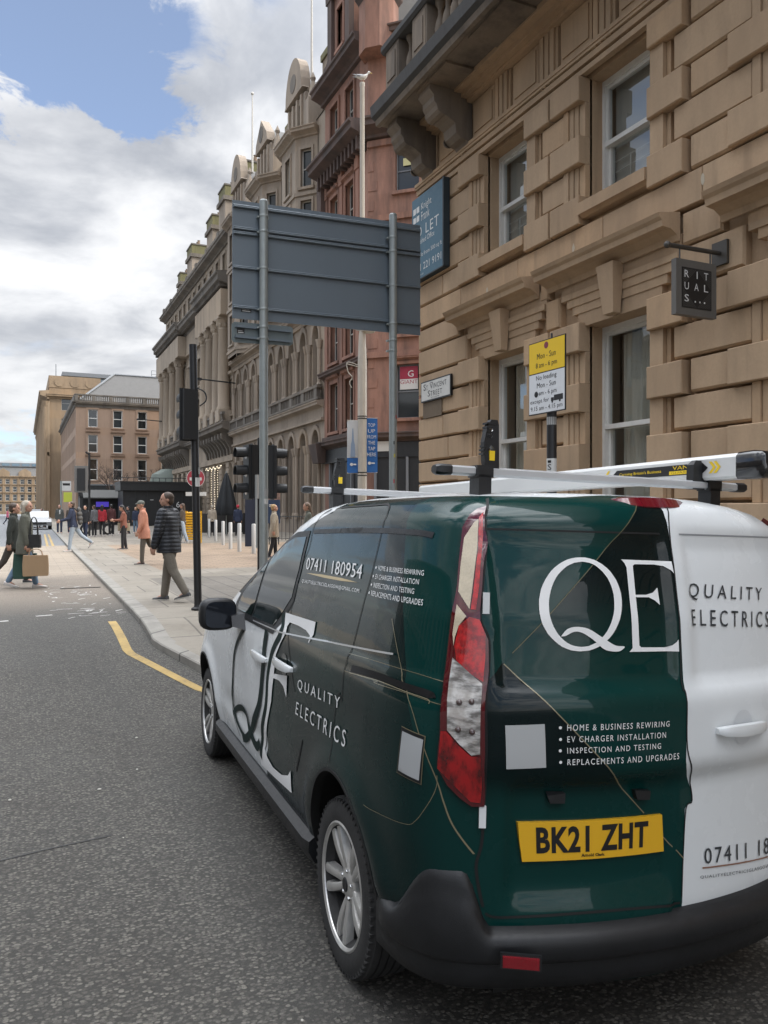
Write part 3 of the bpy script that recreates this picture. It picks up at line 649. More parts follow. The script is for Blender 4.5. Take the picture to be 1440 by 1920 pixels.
def wrap_paint(n, b):
    o = n.obj(); s, y, z = n.sep(o)
    GT = lambda a, c: n.m('GREATER_THAN', a, c); LT = lambda a, c: n.m('LESS_THAN', a, c)
    AND = lambda *q: q[0] if len(q) == 1 else n.m('MULTIPLY', q[0], AND(*q[1:]))
    OR = lambda a, c: n.m('MAXIMUM', a, c)
    green = (.0018, .030, .0265); dark = (.0016, .0052, .0062); white = (.68, .70, .70)
    # rear: gold line g1 from (y .108, z 1.837) to (.603, 1.341); g2 from (.63, 1.307) to (.06, .728)
    g1 = n.m('SUBTRACT', n.m('MULTIPLY_ADD', y, -1.003, 1.945), z)     # > 0: below / right of g1
    g2 = n.m('SUBTRACT', n.m('MULTIPLY_ADD', y, 1.02, .665), z)        # > 0: below / left of g2
    fade1 = n.ramp(z, 1.30, 1.60); fade2 = n.ramp(z, .82, 1.02)
    rd = OR(AND(GT(g1, 0), LT(g2, 0), fade1), AND(GT(g1, 0), GT(g2, 0), fade2))
    rear = LT(n.m('ADD', s, n.m('MULTIPLY', y, -.55)), -1.02)
    isrear = AND(GT(y, -.03), OR(LT(s, -.74), AND(LT(y, .70), LT(s, -.5))))
    # side: near-black field ahead of the curved gold line
    sq = n.m('SUBTRACT', s, n.m('MULTIPLY_ADD', z, .42, -1.055))
    sd = AND(GT(sq, 0), n.ramp(s, -.78, -.55))
    sd = n.m('MULTIPLY', sd, n.ramp(n.noise(n.vscale(o, (.8, .8, 1.2)), 1.1, 2), .30, .62, .45, 1))
    d = n.mix(isrear, n.comb(sd, sd, sd), n.comb(rd, rd, rd))
    col = n.mix(n.m('MULTIPLY', d, .93), green, dark)
    # white areas: front of the side, roof skin, right rear door and right side
    b1 = n.m('SUBTRACT', s, n.m('MULTIPLY_ADD', z, -.37, 1.44))
    wside = AND(GT(y, .2), GT(b1, 0), LT(z, 1.30))
    wside = OR(wside, AND(GT(s, .62), GT(n.m('MULTIPLY_ADD', s, .30, z), 2.0)))
    wroof = AND(GT(z, 1.856), GT(s, -.64)); yb = n.m('ADD', n.ramp(z, 1.0, .85, .014, -.052), n.ramp(z, .84, .812, 0, .030)); wright = LT(y, yb)
    wm = OR(OR(wside, wroof), AND(wright, 1.0))
    col = n.mix(wm, col, white)
    n.set(b.inputs['Base Color'], col)
    dirt = n.ramp(n.noise(o, 5, 6, .65), .45, .75)
    n.set(b.inputs['Roughness'], n.m('MULTIPLY_ADD', dirt, .12, .24))
    n.set(b.inputs['Coat Roughness'], n.m('MULTIPLY_ADD', dirt, .015, .012))
    wav = n.noise(o, 2.6, 2, .4)
    n.set(b.inputs['Coat Normal'], n.bump(wav, .10, .05))
M_WRAP = mat('vinyl_wrap_paint', rough=.32, coat=.42, spec=.10, fn=wrap_paint)
M_VWHITE = mat('white_van_paint', (.68, .70, .70), .28, coat=1)
M_VINYLW = mat('white_vinyl', (.76, .76, .75), .45, spec=.25)
M_CARD = mat('blank_label', (.40, .41, .41), .45)
M_VINYLD = mat('dark_green_vinyl', (.002, .014, .013), .5, spec=.12)
M_GOLD = mat('gold_vinyl', (.50, .36, .15), .35, .4, coat=.5)
M_GOLDLINE = mat('gold_hairline_vinyl', (.24, .205, .125), .35, .3, coat=.5)
M_BLKP = mat('black_plastic', (.0075, .008, .009), .42, fn=worn(.5, 8, 1.9, .12, 300, False))
M_GAP = mat('panel_gap_black', (.003, .003, .003), .7)
M_RUB = mat('tyre_rubber', (.018, .0175, .017), .78, fn=worn(.5, 9, 1.8, .2, 90, False))
M_ALLOY = mat('alloy_silver', (.60, .59, .565), .34, .7, coat=.5, fn=worn(.35, 14, .5, 0, 1, False))
M_CHROME = mat('bright_metal', (.75, .75, .75), .2, 1)
M_BELTGLINT = mat('belt_highlight_silver', (.62, .63, .64), .38, .75)
M_GLASSD = mat('tinted_window_glass', (.008, .014, .013), .03, spec=.45)
M_REDL = mat('red_lamp_lens', (.22, .002, .004), .10, coat=1, fn=lambda n, b: (n.set(b.inputs['Base Color'], n.mix(n.ramp(n.noise(n.vscale(n.obj(), (1, 1, .5)), 26, 4, .6), .40, .62), (.30, .003, .005), (.075, .001, .002))), n.set(b.inputs['Normal'], n.bump(n.noise(n.obj(), 160, 2), .15, .002))))
M_REDB = mat('bright_red_lens', (.45, .004, .007), .10, coat=1, fn=lambda n, b: (n.set(b.inputs['Base Color'], n.mix(n.ramp(n.noise(n.obj(), 34, 4, .6), .36, .66), (.52, .006, .008), (.20, .001, .003))), n.set(b.inputs['Normal'], n.bump(n.noise(n.obj(), 220, 2), .25, .002))))
M_REDDK = mat('deep_red_lens', (.075, .001, .004), .05, coat=1)
M_CREAM = mat('cream_reflector', (.55, .47, .34), .25, coat=1, fn=worn(.5, 30, .7, 0, 1, False))
def clear_fn(n, b):
    o = n.obj(); s, y, z = n.sep(o); u = n.m('ADD', s, y)
    w = n.m('MULTIPLY', n.m('SINE', n.m('MULTIPLY', u, 1500)), n.m('SINE', n.m('MULTIPLY', z, 1500)))
    f = n.m('MULTIPLY_ADD', n.ramp(n.noise(n.vscale(o, (1, 1, 3.2)), 13, 4, .6), .36, .62), .8, n.m('MULTIPLY', w, .12)); g = n.ramp(n.noise(o, 26, 3), .35, .65)
    n.set(b.inputs['Base Color'], n.mix(f, (.12, .11, .10), n.mix(g, (.50, .46, .42), (.80, .78, .75))))
    n.set(b.inputs['Normal'], n.bump(w, .3, .002))
M_CLEAR = mat('clear_lamp_prisms', rough=.15, coat=1, fn=clear_fn)
M_PLATEY = mat('yellow_plate', (.72, .40, .015), .35, coat=.6)
M_INK = mat('black_ink', (.008, .008, .009), .45)
M_YEL = mat('yellow_plastic', (.75, .52, .02), .4)
M_INKD = mat('dark_grey_vinyl', (.03, .036, .042), .4)
def build_van():
    V = empty('van', label='white and dark green liveried panel van with roof bars, parked in the foreground', cat='van')
    V.matrix_world = VM
    # --- body with wheel arches cut out
    body = _vb; body.mats = [M_WRAP, M_GAP]; bo = body.build('body', V, smooth=True, angle=40)
    for cx in (0, WB):
        for sg in (1, -1):
            c = MB(); c.use(M_GAP)
            pr = [(cx+.405*math.cos(2*PI*i/48), .30+(.475 if math.sin(2*PI*i/48) > 0 else .6)*math.sin(2*PI*i/48)) for i in range(48)]
            c.loft([[(x, sg*.52, z) for x, z in pr], [(x, sg*1.3, z) for x, z in pr]], True, True)
            co = c.build('cutter', V); bpy.context.view_layer.update(); md = bo.modifiers.new('b', 'BOOLEAN'); md.object = co; md.operation = 'DIFFERENCE'; md.solver = 'EXACT'; md.material_mode = 'TRANSFER'
            dg = bpy.context.evaluated_depsgraph_get(); me = bpy.data.meshes.new_from_object(bo.evaluated_get(dg)); bo.modifiers.clear(); bo.data = me
            bpy.data.objects.remove(co)
    bo.data.shade_smooth(); bo.data.set_sharp_from_angle(angle=math.radians(40))
    bo.name = 'body'
    # arch lips, sill
    for cx in (0, WB):
        for sg in (1, -1):
            m = MB(); R = []
            for i in range(33):
                a = -.15+(PI+.3)*i/32; x, z = cx+.405*math.cos(a), .30+.475*math.sin(a)
                h = VB.ray_cast(Vector((x, sg*3, z)), Vector((0, -sg, 0)))
                if h[0] is None: continue
                yy = h[0].y
                R.append([(x, yy+sg*.004, z), (cx+.393*math.cos(a), yy+sg*.004, .30+.463*math.sin(a)), (cx+.393*math.cos(a), yy-sg*.04, .30+.463*math.sin(a)), (x, yy-sg*.04, z)])
            m.loft(R, True, True); m.build('arch_lip', V, M_GAP, True)
    for sg in (1, -1):
        m = MB(); pr = [(sg*.80, .22), (sg*.885, .25), (sg*.915, .30), (sg*.915, .345), (sg*.88, .37), (sg*.80, .36)]
        m.loft([[(x, y*k, z) for y, z in pr] for x, k in ((.40, .985), (.46, 1), (1.5, 1), (2.60, 1), (2.66, .985))], True, True); m.build('sill', V, M_BLKP, True)
    m = MB(); m.box(-.6, 3.6, -.55, .55, .17, .30); m.box(-.45, .45, -.62, .62, .2, .5); m.build('underbody', V, M_GAP)
    # --- wheels
    def wheel():
        w = empty('wheel'); t = MB(); t.use(M_RUB)
        prof = [(.222,-.095),(.245,-.103),(.285,-.107),(.312,-.098),(.325,-.080)]
        for k in range(5):
            y = -.066+.033*k; prof += [(.331, y-.012), (.331, y+.012), (.323, y+.0135), (.323, y+.0195)]
        prof = prof[:-2]+[(.325,.080),(.312,.098),(.285,.107),(.245,.103),(.222,.095),(.20,.06),(.20,-.06)]
        prof.append(prof[0]); t.lathe(prof, 64, axis='y', cap=False)
        for k in range(64):                                          # shoulder blocks
            a = 2*PI*k/64
            for s in (1, -1):
                t.at(Matrix.Rotation(a, 4, 'Y')); t.box(.300, .322, s*.086, s*.1005, -.0055, .0055)
        t.at(None); t.build('tyre', w, None, True, 30)
        r = MB(); r.use(M_ALLOY)
        r.lathe([(.228,.088),(.236,.094),(.238,.101),(.231,.104),(.222,.098),(.214,.070),(.205,.02),(.205,-.08),(.22,-.09)], 64, axis='y', cap=False)
        for k in range(5):
            for dl, tw in ((-.17, -.13), (.17, .13)):
                a = 2*PI*k/5+dl; r.at(Matrix.Rotation(a, 4, 'Y'))
                secs = []
                for q in range(7):
                    f = q/6; rad = .045+.172*f; yy = .066+.022*math.sin(f*PI*.55); hw = .013+.007*f; off = -tw*.11*math.sin(f*PI)*.35
                    secs.append([(rad, yy-.030, -hw*1.25+off), (rad, yy-.030, hw*1.25+off), (rad, yy, hw*.95+off), (rad, yy+.004, hw*.45+off), (rad, yy+.004, -hw*.45+off), (rad, yy, -hw*.95+off)])
                r.loft(secs, True, True)
        r.at(None); r.lathe([(.0,.082),(.035,.082),(.052,.076),(.075,.066),(.078,.04),(.06,.03)], 32, axis='y', cap=False)
        r.build('rim', w, None, True, 35)
        h = MB(); h.use(M_BLKP).lathe([(.0,.0865),(.024,.0865),(.028,.083),(.028,.07)], 24, axis='y', cap=False)
        h.build('hub_cap', w, None, True)
        for k in range(5):
            a = 2*PI*(k+.5)/5; n = MB(); n.lathe([(.0,.082),(.006,.082),(.0085,.079),(.0085,.06)], 6, (.052*math.cos(a), 0, -.052*math.sin(a)), 'y', False); n.build('wheel_nut', w, M_CHROME)
        d = MB(); d.lathe([(.0,.01),(.145,.01),(.145,.025),(.0,.025)], 40, axis='y', cap=False); d.lathe([(.0,-.05),(.2,-.05),(.2,-.045)], 32, axis='y', cap=False)
        d.build('brake_disc', w, mat('brake_steel', (.16,.14,.125), .5, .6), True)
        return w
    w = wheel(); w.parent = V; first = True
    for cx in (0, WB):
        for sg in (1, -1):
            q = w if first else copy_tree(w, V); first = False
            q.location = (cx, sg*.79, .326); q.rotation_euler = (0, .25+cx, 0 if sg > 0 else PI)
    # --- rear bumper
    m = MB(); rings = []
    prof = [(-.11,.265),(-.04,.268),(-.004,.29),(.010,.335),(.014,.372),(.026,.380),(.034,.395),(.037,.428),(.034,.452),(.026,.465),(.020,.469),(.0,.484),(-.05,.49)]
    base = van_outline(.5); half = [p for p in base if p[0] < -.36]
    path = half[::-1]+[(s, -y) for s, y in half[1:]]
    for i, (s, y) in enumerate(path):
        a = Vector(path[max(i-1, 0)]); b = Vector(path[min(i+1, len(path)-1)]); d = (b-a).normalized(); nr = Vector((d.y, -d.x))
        if nr.dot(Vector((s+.2, y*.3))) < 0: nr = -nr
        up = .20*sstep(-.50, -.66, s)*sstep(.66, .74, abs(y)) if abs(y) > .6 else 0
        k = sstep(-.355, -.50, s)
        ring = []
        for o, z in prof:
            oo = (o*k if o > 0 else o); zz = z+(up*(z-.4)/.09 if z > .4 else 0)
            if z > .46 and up > .05: oo = min(oo, .020)
            ring.append((s+nr.x*oo, y+nr.y*oo, zz))
        rings.append(ring)
    m.loft(rings, True, True, False); m.build('rear_bumper', V, M_BLKP, True, 50)
    for sg in (1, -1):
        m = MB(); m.use(M_BLKP).box(-.0, .010, -.062, .062, -.024, .024); m.use(mat('reflector_red', (.20, .004, .010), .2, coat=1)); m.box(-.006, .0, -.055, .055, -.017, .017)
        for q in range(10): m.box(-.0075, -.006, -.053+.0108*q, -.046+.0108*q, -.015, .015)
        o = m.build('reflector', V)
        a = math.atan2(.085, .14) if sg > 0 else -math.atan2(.085, .14)
        o.location = (-.862, sg*.612, .418); o.rotation_euler = (0, 0, -sg*.50)
    # --- seams
    D = {k: (f, [tuple(p) for p in v]) for k, (f, v) in VD.items()}
    for k, wd in (('seamC', .005), ('seamB', .008), ('seamL', .009), ('seam_slide', .006), ('seam_slidelow', .006), ('seam_b', .007), ('seam_f', .010), ('lowblk', .014)):
        strip('panel_gap', D[k][0], D[k][1], wd, M_GAP, .002, V)
    strip('roof_gutter', 'side', D['gut'][1], .020, M_BLKP, .003, V)
    strip('slide_rail', 'side', D['rail'][1], .026, M_GAP, .003, V)
    strip('slide_rail_trim', 'side', [(a, b-.017) for a, b in D['rail'][1]], .0025, M_GOLDLINE, .005, V)
    strip('belt_highlight', 'side', [(1.55,1.185),(1.12,1.192),(.92,1.196),(.55,1.222),(.2,1.249),(-.15,1.276),(-.44,1.298)], .007, M_BELTGLINT, .007, V)  # bright strip standing in for the sky highlight on the body ledge
    strip('gold_pinstripe', 'rear', [D['g1'][1][0], D['g1'][1][-1]], .003, mat('olive_hairline_vinyl', (.10, .09, .045), .4), .0022, V)
    strip('gold_pinstripe', 'rear', [D['g2'][1][0], (.136, .811)], .0036, M_GOLDLINE, .0022, V)
    for k, wd in (('g2b', .0036), ('seam_q', .0032), ('seam_q2', .0016), ('railu', .0016), ('raill', .0016)):
        strip('gold_pinstripe', D[k][0], D[k][1], wd, M_GOLDLINE, .0022, V)
    for zz, y0, y1 in ((1.738, .655, .05), (1.738, -.03, -.68)):
        strip('pressing_line', 'rear', [(y0, zz), (y1, zz)], .006, M_GAP if y0 > 0 else mat('shadow_gap_grey', (.25,.26,.27), .5), .001, V)
    # --- side glass
    trim = [(.83,1.715),(1.06,1.705),(1.30,1.655),(1.55,1.565),(1.80,1.445),(2.02,1.325),(2.13,1.235),(2.10,1.165),(1.10,1.165),(.98,1.25),(.84,1.36),(.815,1.51)]
    glass = [(.866,1.682),(1.06,1.675),(1.27,1.628),(1.47,1.552),(1.60,1.20),(1.118,1.208),(.999,1.288),(.876,1.378),(.852,1.51)]
    qglass = [(1.52,1.525),(1.75,1.42),(1.95,1.315),(2.04,1.245),(2.02,1.205),(1.645,1.203)]
    patch('window_trim', 'side', trim, M_BLKP, .003, 0, .04, V)
    patch('door_glass', 'side', glass, M_GLASSD, .006, .004, .04, V)
    patch('quarter_glass', 'side', qglass, M_GLASSD, .006, .004, .04, V)
    # --- lamp
    lamp = patch('tail_lamp', 'corner', D['lamp'][1], M_REDDK, .016, .02, .02, V)
    for k, mm, nm in (('cream', M_CREAM, 'indicator_lens'), ('strip', M_REDB, 'light_strip'), ('white', M_CREAM, 'reversing_lens'), ('bigred', M_REDB, 'brake_lens'), ('clear', M_CLEAR, 'clear_lens'), ('lowred', M_REDL, 'fog_lens')):
        patch(nm, 'corner', D[k][1], mm, .0185, 0, .02, lamp)
    for a, b in ((-.002, 1.19), (.035, 1.185), (-.006, 1.10), (.036, 1.105)):
        p = on_van('corner', a, b, .020); m = MB(); m.ball(tuple(p), .010, 10, 6); m.build('bulb', lamp, mat('bulb_dark', (.06,.035,.03), .3, coat=1))
    m = MB()                                                            # mirrored lamp on the far corner
    l2 = lamp.data.copy()
    for v in l2.vertices: v.co.y = -v.co.y
    l2.flip_normals(); o = bpy.data.objects.new('tail_lamp', l2); COL.objects.link(o); o.parent = V
    # --- rear doors furniture
    for k in ('h1', 'h2'):
        q = D[k][1]; ca = sum(p[0] for p in q)/4; cb = sum(p[1] for p in q)/4; p = on_van('corner', ca-.002, cb, .0)
        m = MB(); m.at(Matrix.Translation(p) @ Matrix.Rotation(math.radians(-112), 4, 'Z'))
        m.box(-.010, .012, -.012, .034, -.034, .034); m.box(-.022, -.008, .004, .026, -.012, .012); m.use(M_GAP).box(-.0102, -.004, -.0, .0345, -.014, .014)
        m.mats = [M_VWHITE, M_GAP]; m.mi = [0]*12+[1]*6
        m.build('door_hinge', V, None)
    patch('number_plate', 'rear', D['plate'][1], M_PLATEY, .012, .012, .05, V)
    pl = [o for o in V.children if o.name.startswith('number_plate')][0]
    lettering('BK21 ZHT', 'rear', D['ptxt'][1], M_INK, pl, 1.08, .0135, 'plate_lettering', 3, .034)
    lettering('Arnold Clark', 'rear', D['psm'][1], M_INK, pl, 1.0, .0135, 'plate_lettering', 1, .03)
    for k in ('pl1', 'pl2'): patch('plate_light', 'rear', D[k][1], M_BLKP, .022, .02, .03, V)
    c = Vector((-.25, 1.078)); cup = [(c.x+.052*math.cos(a*PI/12), c.y+.060*math.sin(a*PI/12)) for a in range(24)]
    patch('handle_recess', 'rear', cup, mat('white_recess', (.60,.62,.63), .3, coat=1), .002, 0, .02, V)
    m = MB(); R = []
    for i in range(13):
        t = i/12; y = -.115-.25*t; bul = math.sin(PI*min(max(t, .0), 1))**.4; p = on_van('rear', y, 1.077, .012+.026*bul)
        hh = .010+.011*bul
        R.append([(p.x+.014, y, p.z-hh), (p.x-.002, y, p.z-hh*.9), (p.x-.006, y, p.z), (p.x-.002, y, p.z+hh*.9), (p.x+.014, y, p.z+hh)])
    m.loft(R, True, True); m.build('rear_door_handle', V, M_VWHITE, True, 50)
    for k, nm in (('hdl1', 'sliding_door_handle'), ('hdl0', 'front_door_handle')):
        q = D[k][1]; a0 = max(p[0] for p in q); a1 = min(p[0] for p in q); b = sum(p[1] for p in q)/len(q)
        cup = [((a0+a1)/2+.06*math.cos(t*PI/12), b+.055*math.sin(t*PI/12)) for t in range(24)]
        patch('handle_recess', 'side', cup, mat('dark_recess', (.012,.020,.019), .3, coat=1) if k == 'hdl1' else mat('white_recess'), .0025, 0, .02, V)
        m = MB(); R = []
        for i in range(13):
            t = i/12; s = a0+.012+(a1-a0-.024)*t; bul = math.sin(PI*t)**.4; p = on_van('side', s, b, .010+.024*bul); hh = .010+.012*bul
            R.append([(s, p.y-.014, b-hh), (s, p.y+.002, b-hh*.9), (s, p.y+.006, b), (s, p.y+.002, b+hh*.9), (s, p.y-.014, b+hh)])
        m.loft(R, True, True); m.build(nm, V, M_VWHITE, True, 50)
    # high brake light on the roof edge
    m = MB(); R = []
    for i in range(15):
        t = -1+2*i/14; y = .02+.17*t; k = max(1-abs(t)**3, .05); h = VB.ray_cast(Vector((-.70, y, 3)), Vector((0, 0, -1)))[0]
        R.append([(-.66, y, h.z-.01), (-.69, y, h.z+.012*k), (-.69-.045*k, y, h.z+.006*k), (-.69-.075*k, y, h.z-.028*k), (-.69-.06*k, y, h.z-.05), (-.66, y, h.z-.05)])
    m.loft(R, True, True); m.build('high_brake_light', V, mat('dull_red_lens', (.12,.004,.010), .15, coat=1), True)
    # --- mirror
    m = MB(); R = []
    for t, sx in ((-1,.55),(-.9,.85),(-.6,.98),(0,1),(.5,.95),(.85,.80),(1,.5)):
        R.append([(.06*t, .115*sx*math.copysign(abs(math.cos(a))**.6, math.cos(a)), .10*sx*math.copysign(abs(math.sin(a))**.6, math.sin(a))) for a in [2*PI*i/20 for i in range(20)]])
    m.loft(R, True, True); mir = m.build('door_mirror', V, M_BLKP, True, 60); mir.location = (1.93, 1.055, 1.185); mir.rotation_euler = (0, 0, .12)
    m = MB(); g = [(.094*math.copysign(abs(math.cos(a))**.55, math.cos(a)), .080*math.copysign(abs(math.sin(a))**.55, math.sin(a))) for a in [2*PI*i/24 for i in range(24)]]
    m.loft([[(-.0605, y-.003, z) for y, z in g], [(-.063, y-.003, z) for y, z in g]], True, True); m.build('mirror_glass', mir, mat('mirror_glass', (.035,.04,.05), .04, .6))
    m = MB(); m.loft([[(x, .90, z) for x, z in ((1.72,1.10),(1.98,1.10),(1.93,1.20),(1.80,1.20))], [(x, .985, z) for x, z in ((1.80,1.12),(1.95,1.12),(1.95,1.18),(1.84,1.18))]], True, True); m.build('mirror_arm', V, M_BLKP)
    # --- roof bars, pipe carrier
    def cap_tube(pts, r, nm, mm): m = MB(); m.tube(pts, r, 14); return m.build(nm, V, mm, True, 50)
    rail_m = mat('silver_bar', (.52,.53,.54), .42, .5)
    for s, y0, nm in ((-.42, .66, 'rear'), (1.12, .70, 'front')):
        zb = 1.948 if s < 0 else 1.935
        m = MB(); pr = [(-.026,-.010),(-.016,-.017),(.016,-.017),(.028,-.008),(.028,.006),(.014,.017),(-.014,.017),(-.026,.010)]
        m.loft([[(s+a, y, zb+b) for a, b in pr] for y in (-y0-.02, y0+.02)], True, True); m.build('roof_bar', V, rail_m, True, 40)
        for sg in (1, -1):
            m = MB(); m.loft([[(s+a*k, sg*y, zb+b*k) for a, b in pr] for y, k in ((y0+.015, 1.12), (y0+.06, 1.15), (y0+.075, .8))], True, True); m.build('bar_end_cap', V, M_BLKP, True, 40)
            yb = .545 if s < 0 else .58; h = VB.ray_cast(Vector((s, sg*yb, 3)), Vector((0,0,-1)))[0]
            m = MB(); m.loft([[(s+a*1.0, sg*yb+b*1.0, z) for a, b in ((-.035,-.026),(.035,-.026),(.035,.026),(-.035,.026))] for z in (h.z-.02, zb-.012)], True, True); m.box(s-.035, s+.035, sg*yb-.034, sg*yb+.034, zb-.022, zb+.021)
            m.build('bar_foot', V, M_BLKP)
    def ladder_stop(s, y, zb, h=.205):
        m = MB(); pr = [(0,-.02),(.05,-.02),(.062,.03),(.066,h*.55),(.055,h*.85),(.038,h),(.012,h),(.006,h*.9)]
        hole = [(.018,.045),(.045,.045),(.047,h*.42),(.036,h*.5),(.022,h*.42)]
        for a, b in ((-.014, .014),):
            V2, E2, F2, *_ = MG.delaunay_2d_cdt([Vector(p) for p in pr+hole], [(i, (i+1) % len(pr)) for i in range(len(pr))]+[(len(pr)+i, len(pr)+(i+1) % len(hole)) for i in range(len(hole))], [], 0, 1e-6)
            F2 = [f for f in F2 if inside((sum(V2[i].x for i in f)/3, sum(V2[i].y for i in f)/3), [pr, hole])]
            m.add([(a, v.x, v.y) for v in V2]+[(b, v.x, v.y) for v in V2], F2+[tuple(i+len(V2) for i in f) for f in F2])
            for L in (pr, hole):
                for i in range(len(L)):
                    p, q = L[i], L[(i+1) % len(L)]; m.add([(a,)+p, (a,)+q, (b,)+q, (b,)+p], [(0,1,2,3)])
        for i in range(9): m.box(-.017, .017, .060-.0003*i, .071-.0008*i*i, .055+.014*i, .062+.014*i)
        o = m.build('ladder_stop', V, M_BLKP); o.location = (s, y, zb)
        k = MB(); k.box(-.017, .017, .022, .044, .035, .070); k.build('yellow_clip', o, M_YEL)
        for z in (.125, .15): b = MB(); b.lathe([(.0,.016),(.008,.016),(.009,.012)], 10, (0, .04, 0), 'x', False); bb = b.build('bolt', o, M_CHROME); bb.location = (-.030, 0, z)
        return o
    ladder_stop(-.425, .478, 1.955, .185); ladder_stop(1.115, .53, 1.94, .175)
    m = MB(); m.loft([[(-.42+a, -.47+b, z) for a, b in ((-.02,-.03),(.02,-.03),(.02,.03),(-.02,.03))] for z in (1.93, 2.03)]+[[(-.42+a, -.47+b, 2.05) for a, b in ((-.012,-.02),(.012,-.02),(.012,.01),(-.012,.01))]], True, True); o = m.build('load_stop', V, M_BLKP, True, 40)
    pr = [(y*.047/.05, z) for y, z in ((-.05,-.040),(-.040,-.050),(.040,-.050),(.05,-.040),(.05,.035),(.035,.05),(-.035,.05),(-.05,.035))]
    cy, cz = -.535, 2.018
    m = MB(); m.loft([[(s, cy+y, cz+z) for y, z in pr] for s in (-.62, 2.35)], True, True); tb = m.build('pipe_carrier', V, mat('white_aluminium', (.60,.60,.585), .4, .15), True, 40)
    m = MB(); m.loft([[(s, cy+y*k, cz+z*k) for y, z in pr] for s, k in ((-.615,1.06),(-.69,1.10),(-.725,1.0),(-.74,.75))], True, True); m.build('carrier_end_cap', tb, mat('gloss_black_plastic', (.008,.008,.009), .18, coat=.6), True, 50)
    # sticker on the carrier side
    m = MB(); m.use(M_INK); ys = cy+.0485
    m.add([(s, ys, cz+z) for s, z in ((.10,.022),(-.44,.022),(-.47,.0),(-.44,-.022),(.10,-.022),(.13,0))], [(0,1,2,3,4,5)])
    m.use(M_YEL)
    for s, d in ((.15,1),(-.49,-1),(-.515,-1)): m.add([(s+.0, ys, cz+.024),(s+.016,ys,cz+.024),(s+.016+.022*d,ys,cz),(s+.016,ys,cz-.024),(s,ys,cz-.024),(s+.022*d,ys,cz)], [(0,1,2,5),(5,2,3,4)])
    def tx(txt, s0, s1, z0, z1):
        vs, fs = text_mesh(txt); ax = min(v[0] for v in vs); bx = max(v[0] for v in vs); ay = min(v[1] for v in vs); by = max(v[1] for v in vs)
        m.add([(s0+(v[0]-ax)/(bx-ax)*(s1-s0), ys+.0012, cz+z0+(v[1]-ay)/(by-ay)*(z1-z0)) for v in vs], fs)
    tx("Carrying Britain's Business", .08, -.20, -.009, .009); tx('VAN', -.27, -.36, .002, .019); m.add([(a, ys+.0012, cz+b) for a, b in ((-.25,-.003),(-.385,-.003),(-.385,-.018),(-.25,-.018))], [(0,1,2,3)])
    m.use(M_INK); tx('GUARD', -.26, -.375, -.0155, -.0055)
    for v in range(len(m.v)): pass
    m.build('carrier_sticker', tb)
    # --- graphics
    patch('logo_letter', 'rear', [D['Qo'][1], D['Qi'][1]], M_VINYLW, .0035, 0, .03, V)
    patch('logo_letter', 'rear', [catmull(D['Qt'][1]+D['Qt'][1][:1], 4)[:-1]], M_VINYLW, .0045, 0, .03, V)
    patch('logo_letter', 'rear', [D['E'][1]], M_VINYLW, .0035, 0, .03, V)
    patch('blank_card', 'rear', D['card'][1], M_CARD, .0035, 0, .05, V)
    patch('blank_card_border', 'side', D['qr1'][1], M_GOLDLINE, .0028, 0, .02, V)
    q = D['qr1'][1]; cx_, cy_ = sum(p[0] for p in q)/4, sum(p[1] for p in q)/4
    patch('blank_card_border', 'side', [(cx_+(a-cx_)*.955, cy_+(b-cy_)*.97) for a, b in q], M_INK, .0042, 0, .02, V)
    patch('blank_card', 'side', D['qr2'][1], M_CARD, .0058, 0, .02, V)
    for k, t in (('l1', 'HOME & BUSINESS REWIRING'), ('l2', 'EV CHARGER INSTALLATION'), ('l3', 'INSPECTION AND TESTING'), ('l4', 'REPLACEMENTS AND UPGRADES')):
        lettering(t, 'rear', D[k][1], M_VINYLW, V, 1.3); a, b = D[k][1][0]; a2, b2 = D[k][1][3]
        patch('bullet', 'rear', [(a+.022+.005*math.cos(i*PI/5), (b+b2)/2+.005*math.sin(i*PI/5)) for i in range(10)], M_VINYLW, .004, 0, .02, V)
    lettering('QUALITY', 'rear', D['qual'][1], M_INKD, V, 1.5); lettering('ELECTRICS', 'rear', D['elec'][1], M_INKD, V, 1.5)
    q = D['ph'][1]; k = 1.62
    lettering('07411 180954', 'rear', [q[0], tuple(Vector(q[0]).lerp(Vector(q[1]), k)), tuple(Vector(q[3]).lerp(Vector(q[2]), k)), q[3]], M_INKD, V, 1.25)
    q = D['em'][1]; k = 1.50
    lettering('QUALITYELECTRICSGLASGOW@GMAIL.COM', 'rear', [q[0], tuple(Vector(q[0]).lerp(Vector(q[1]), k)), tuple(Vector(q[3]).lerp(Vector(q[2]), k)), q[3]], M_INKD, V, 1.15, res=2)
    strip('gold_pinstripe', 'rear', [D['phl'][1][0], tuple(Vector(D['phl'][1][0]).lerp(Vector(D['phl'][1][1]), 1.5))], .005, mat('copper_vinyl', (.25,.12,.07), .4), .004, V)
    lettering('07411 180954', 'side', D['num'][1], M_VINYLW, V, 1.05); patch('gold_swoosh', 'side', D['sw'][1], M_GOLD, .004, 0, .03, V)
    lettering('QUALITYELECTRICSGLASGOW@GMAIL.COM', 'side', D['mail'][1], M_VINYLW, V, 1.1, res=2)
    for k, t in (('s1', 'HOME & BUSINESS REWIRING'), ('s2', 'EV CHARGER INSTALLATION'), ('s3', 'INSPECTION AND TESTING'), ('s4', 'REPLACEMENTS AND UPGRADES')):
        lettering(t, 'side', D[k][1], M_VINYLW, V, 1.08); a, b = D[k][1][0]; a2, b2 = D[k][1][3]
        patch('bullet', 'side', [((a+a2)/2+.022+.006*math.cos(i*PI/5), (b+b2)/2+.005*math.sin(i*PI/5)) for i in range(10)], M_VINYLW, .004, 0, .02, V)
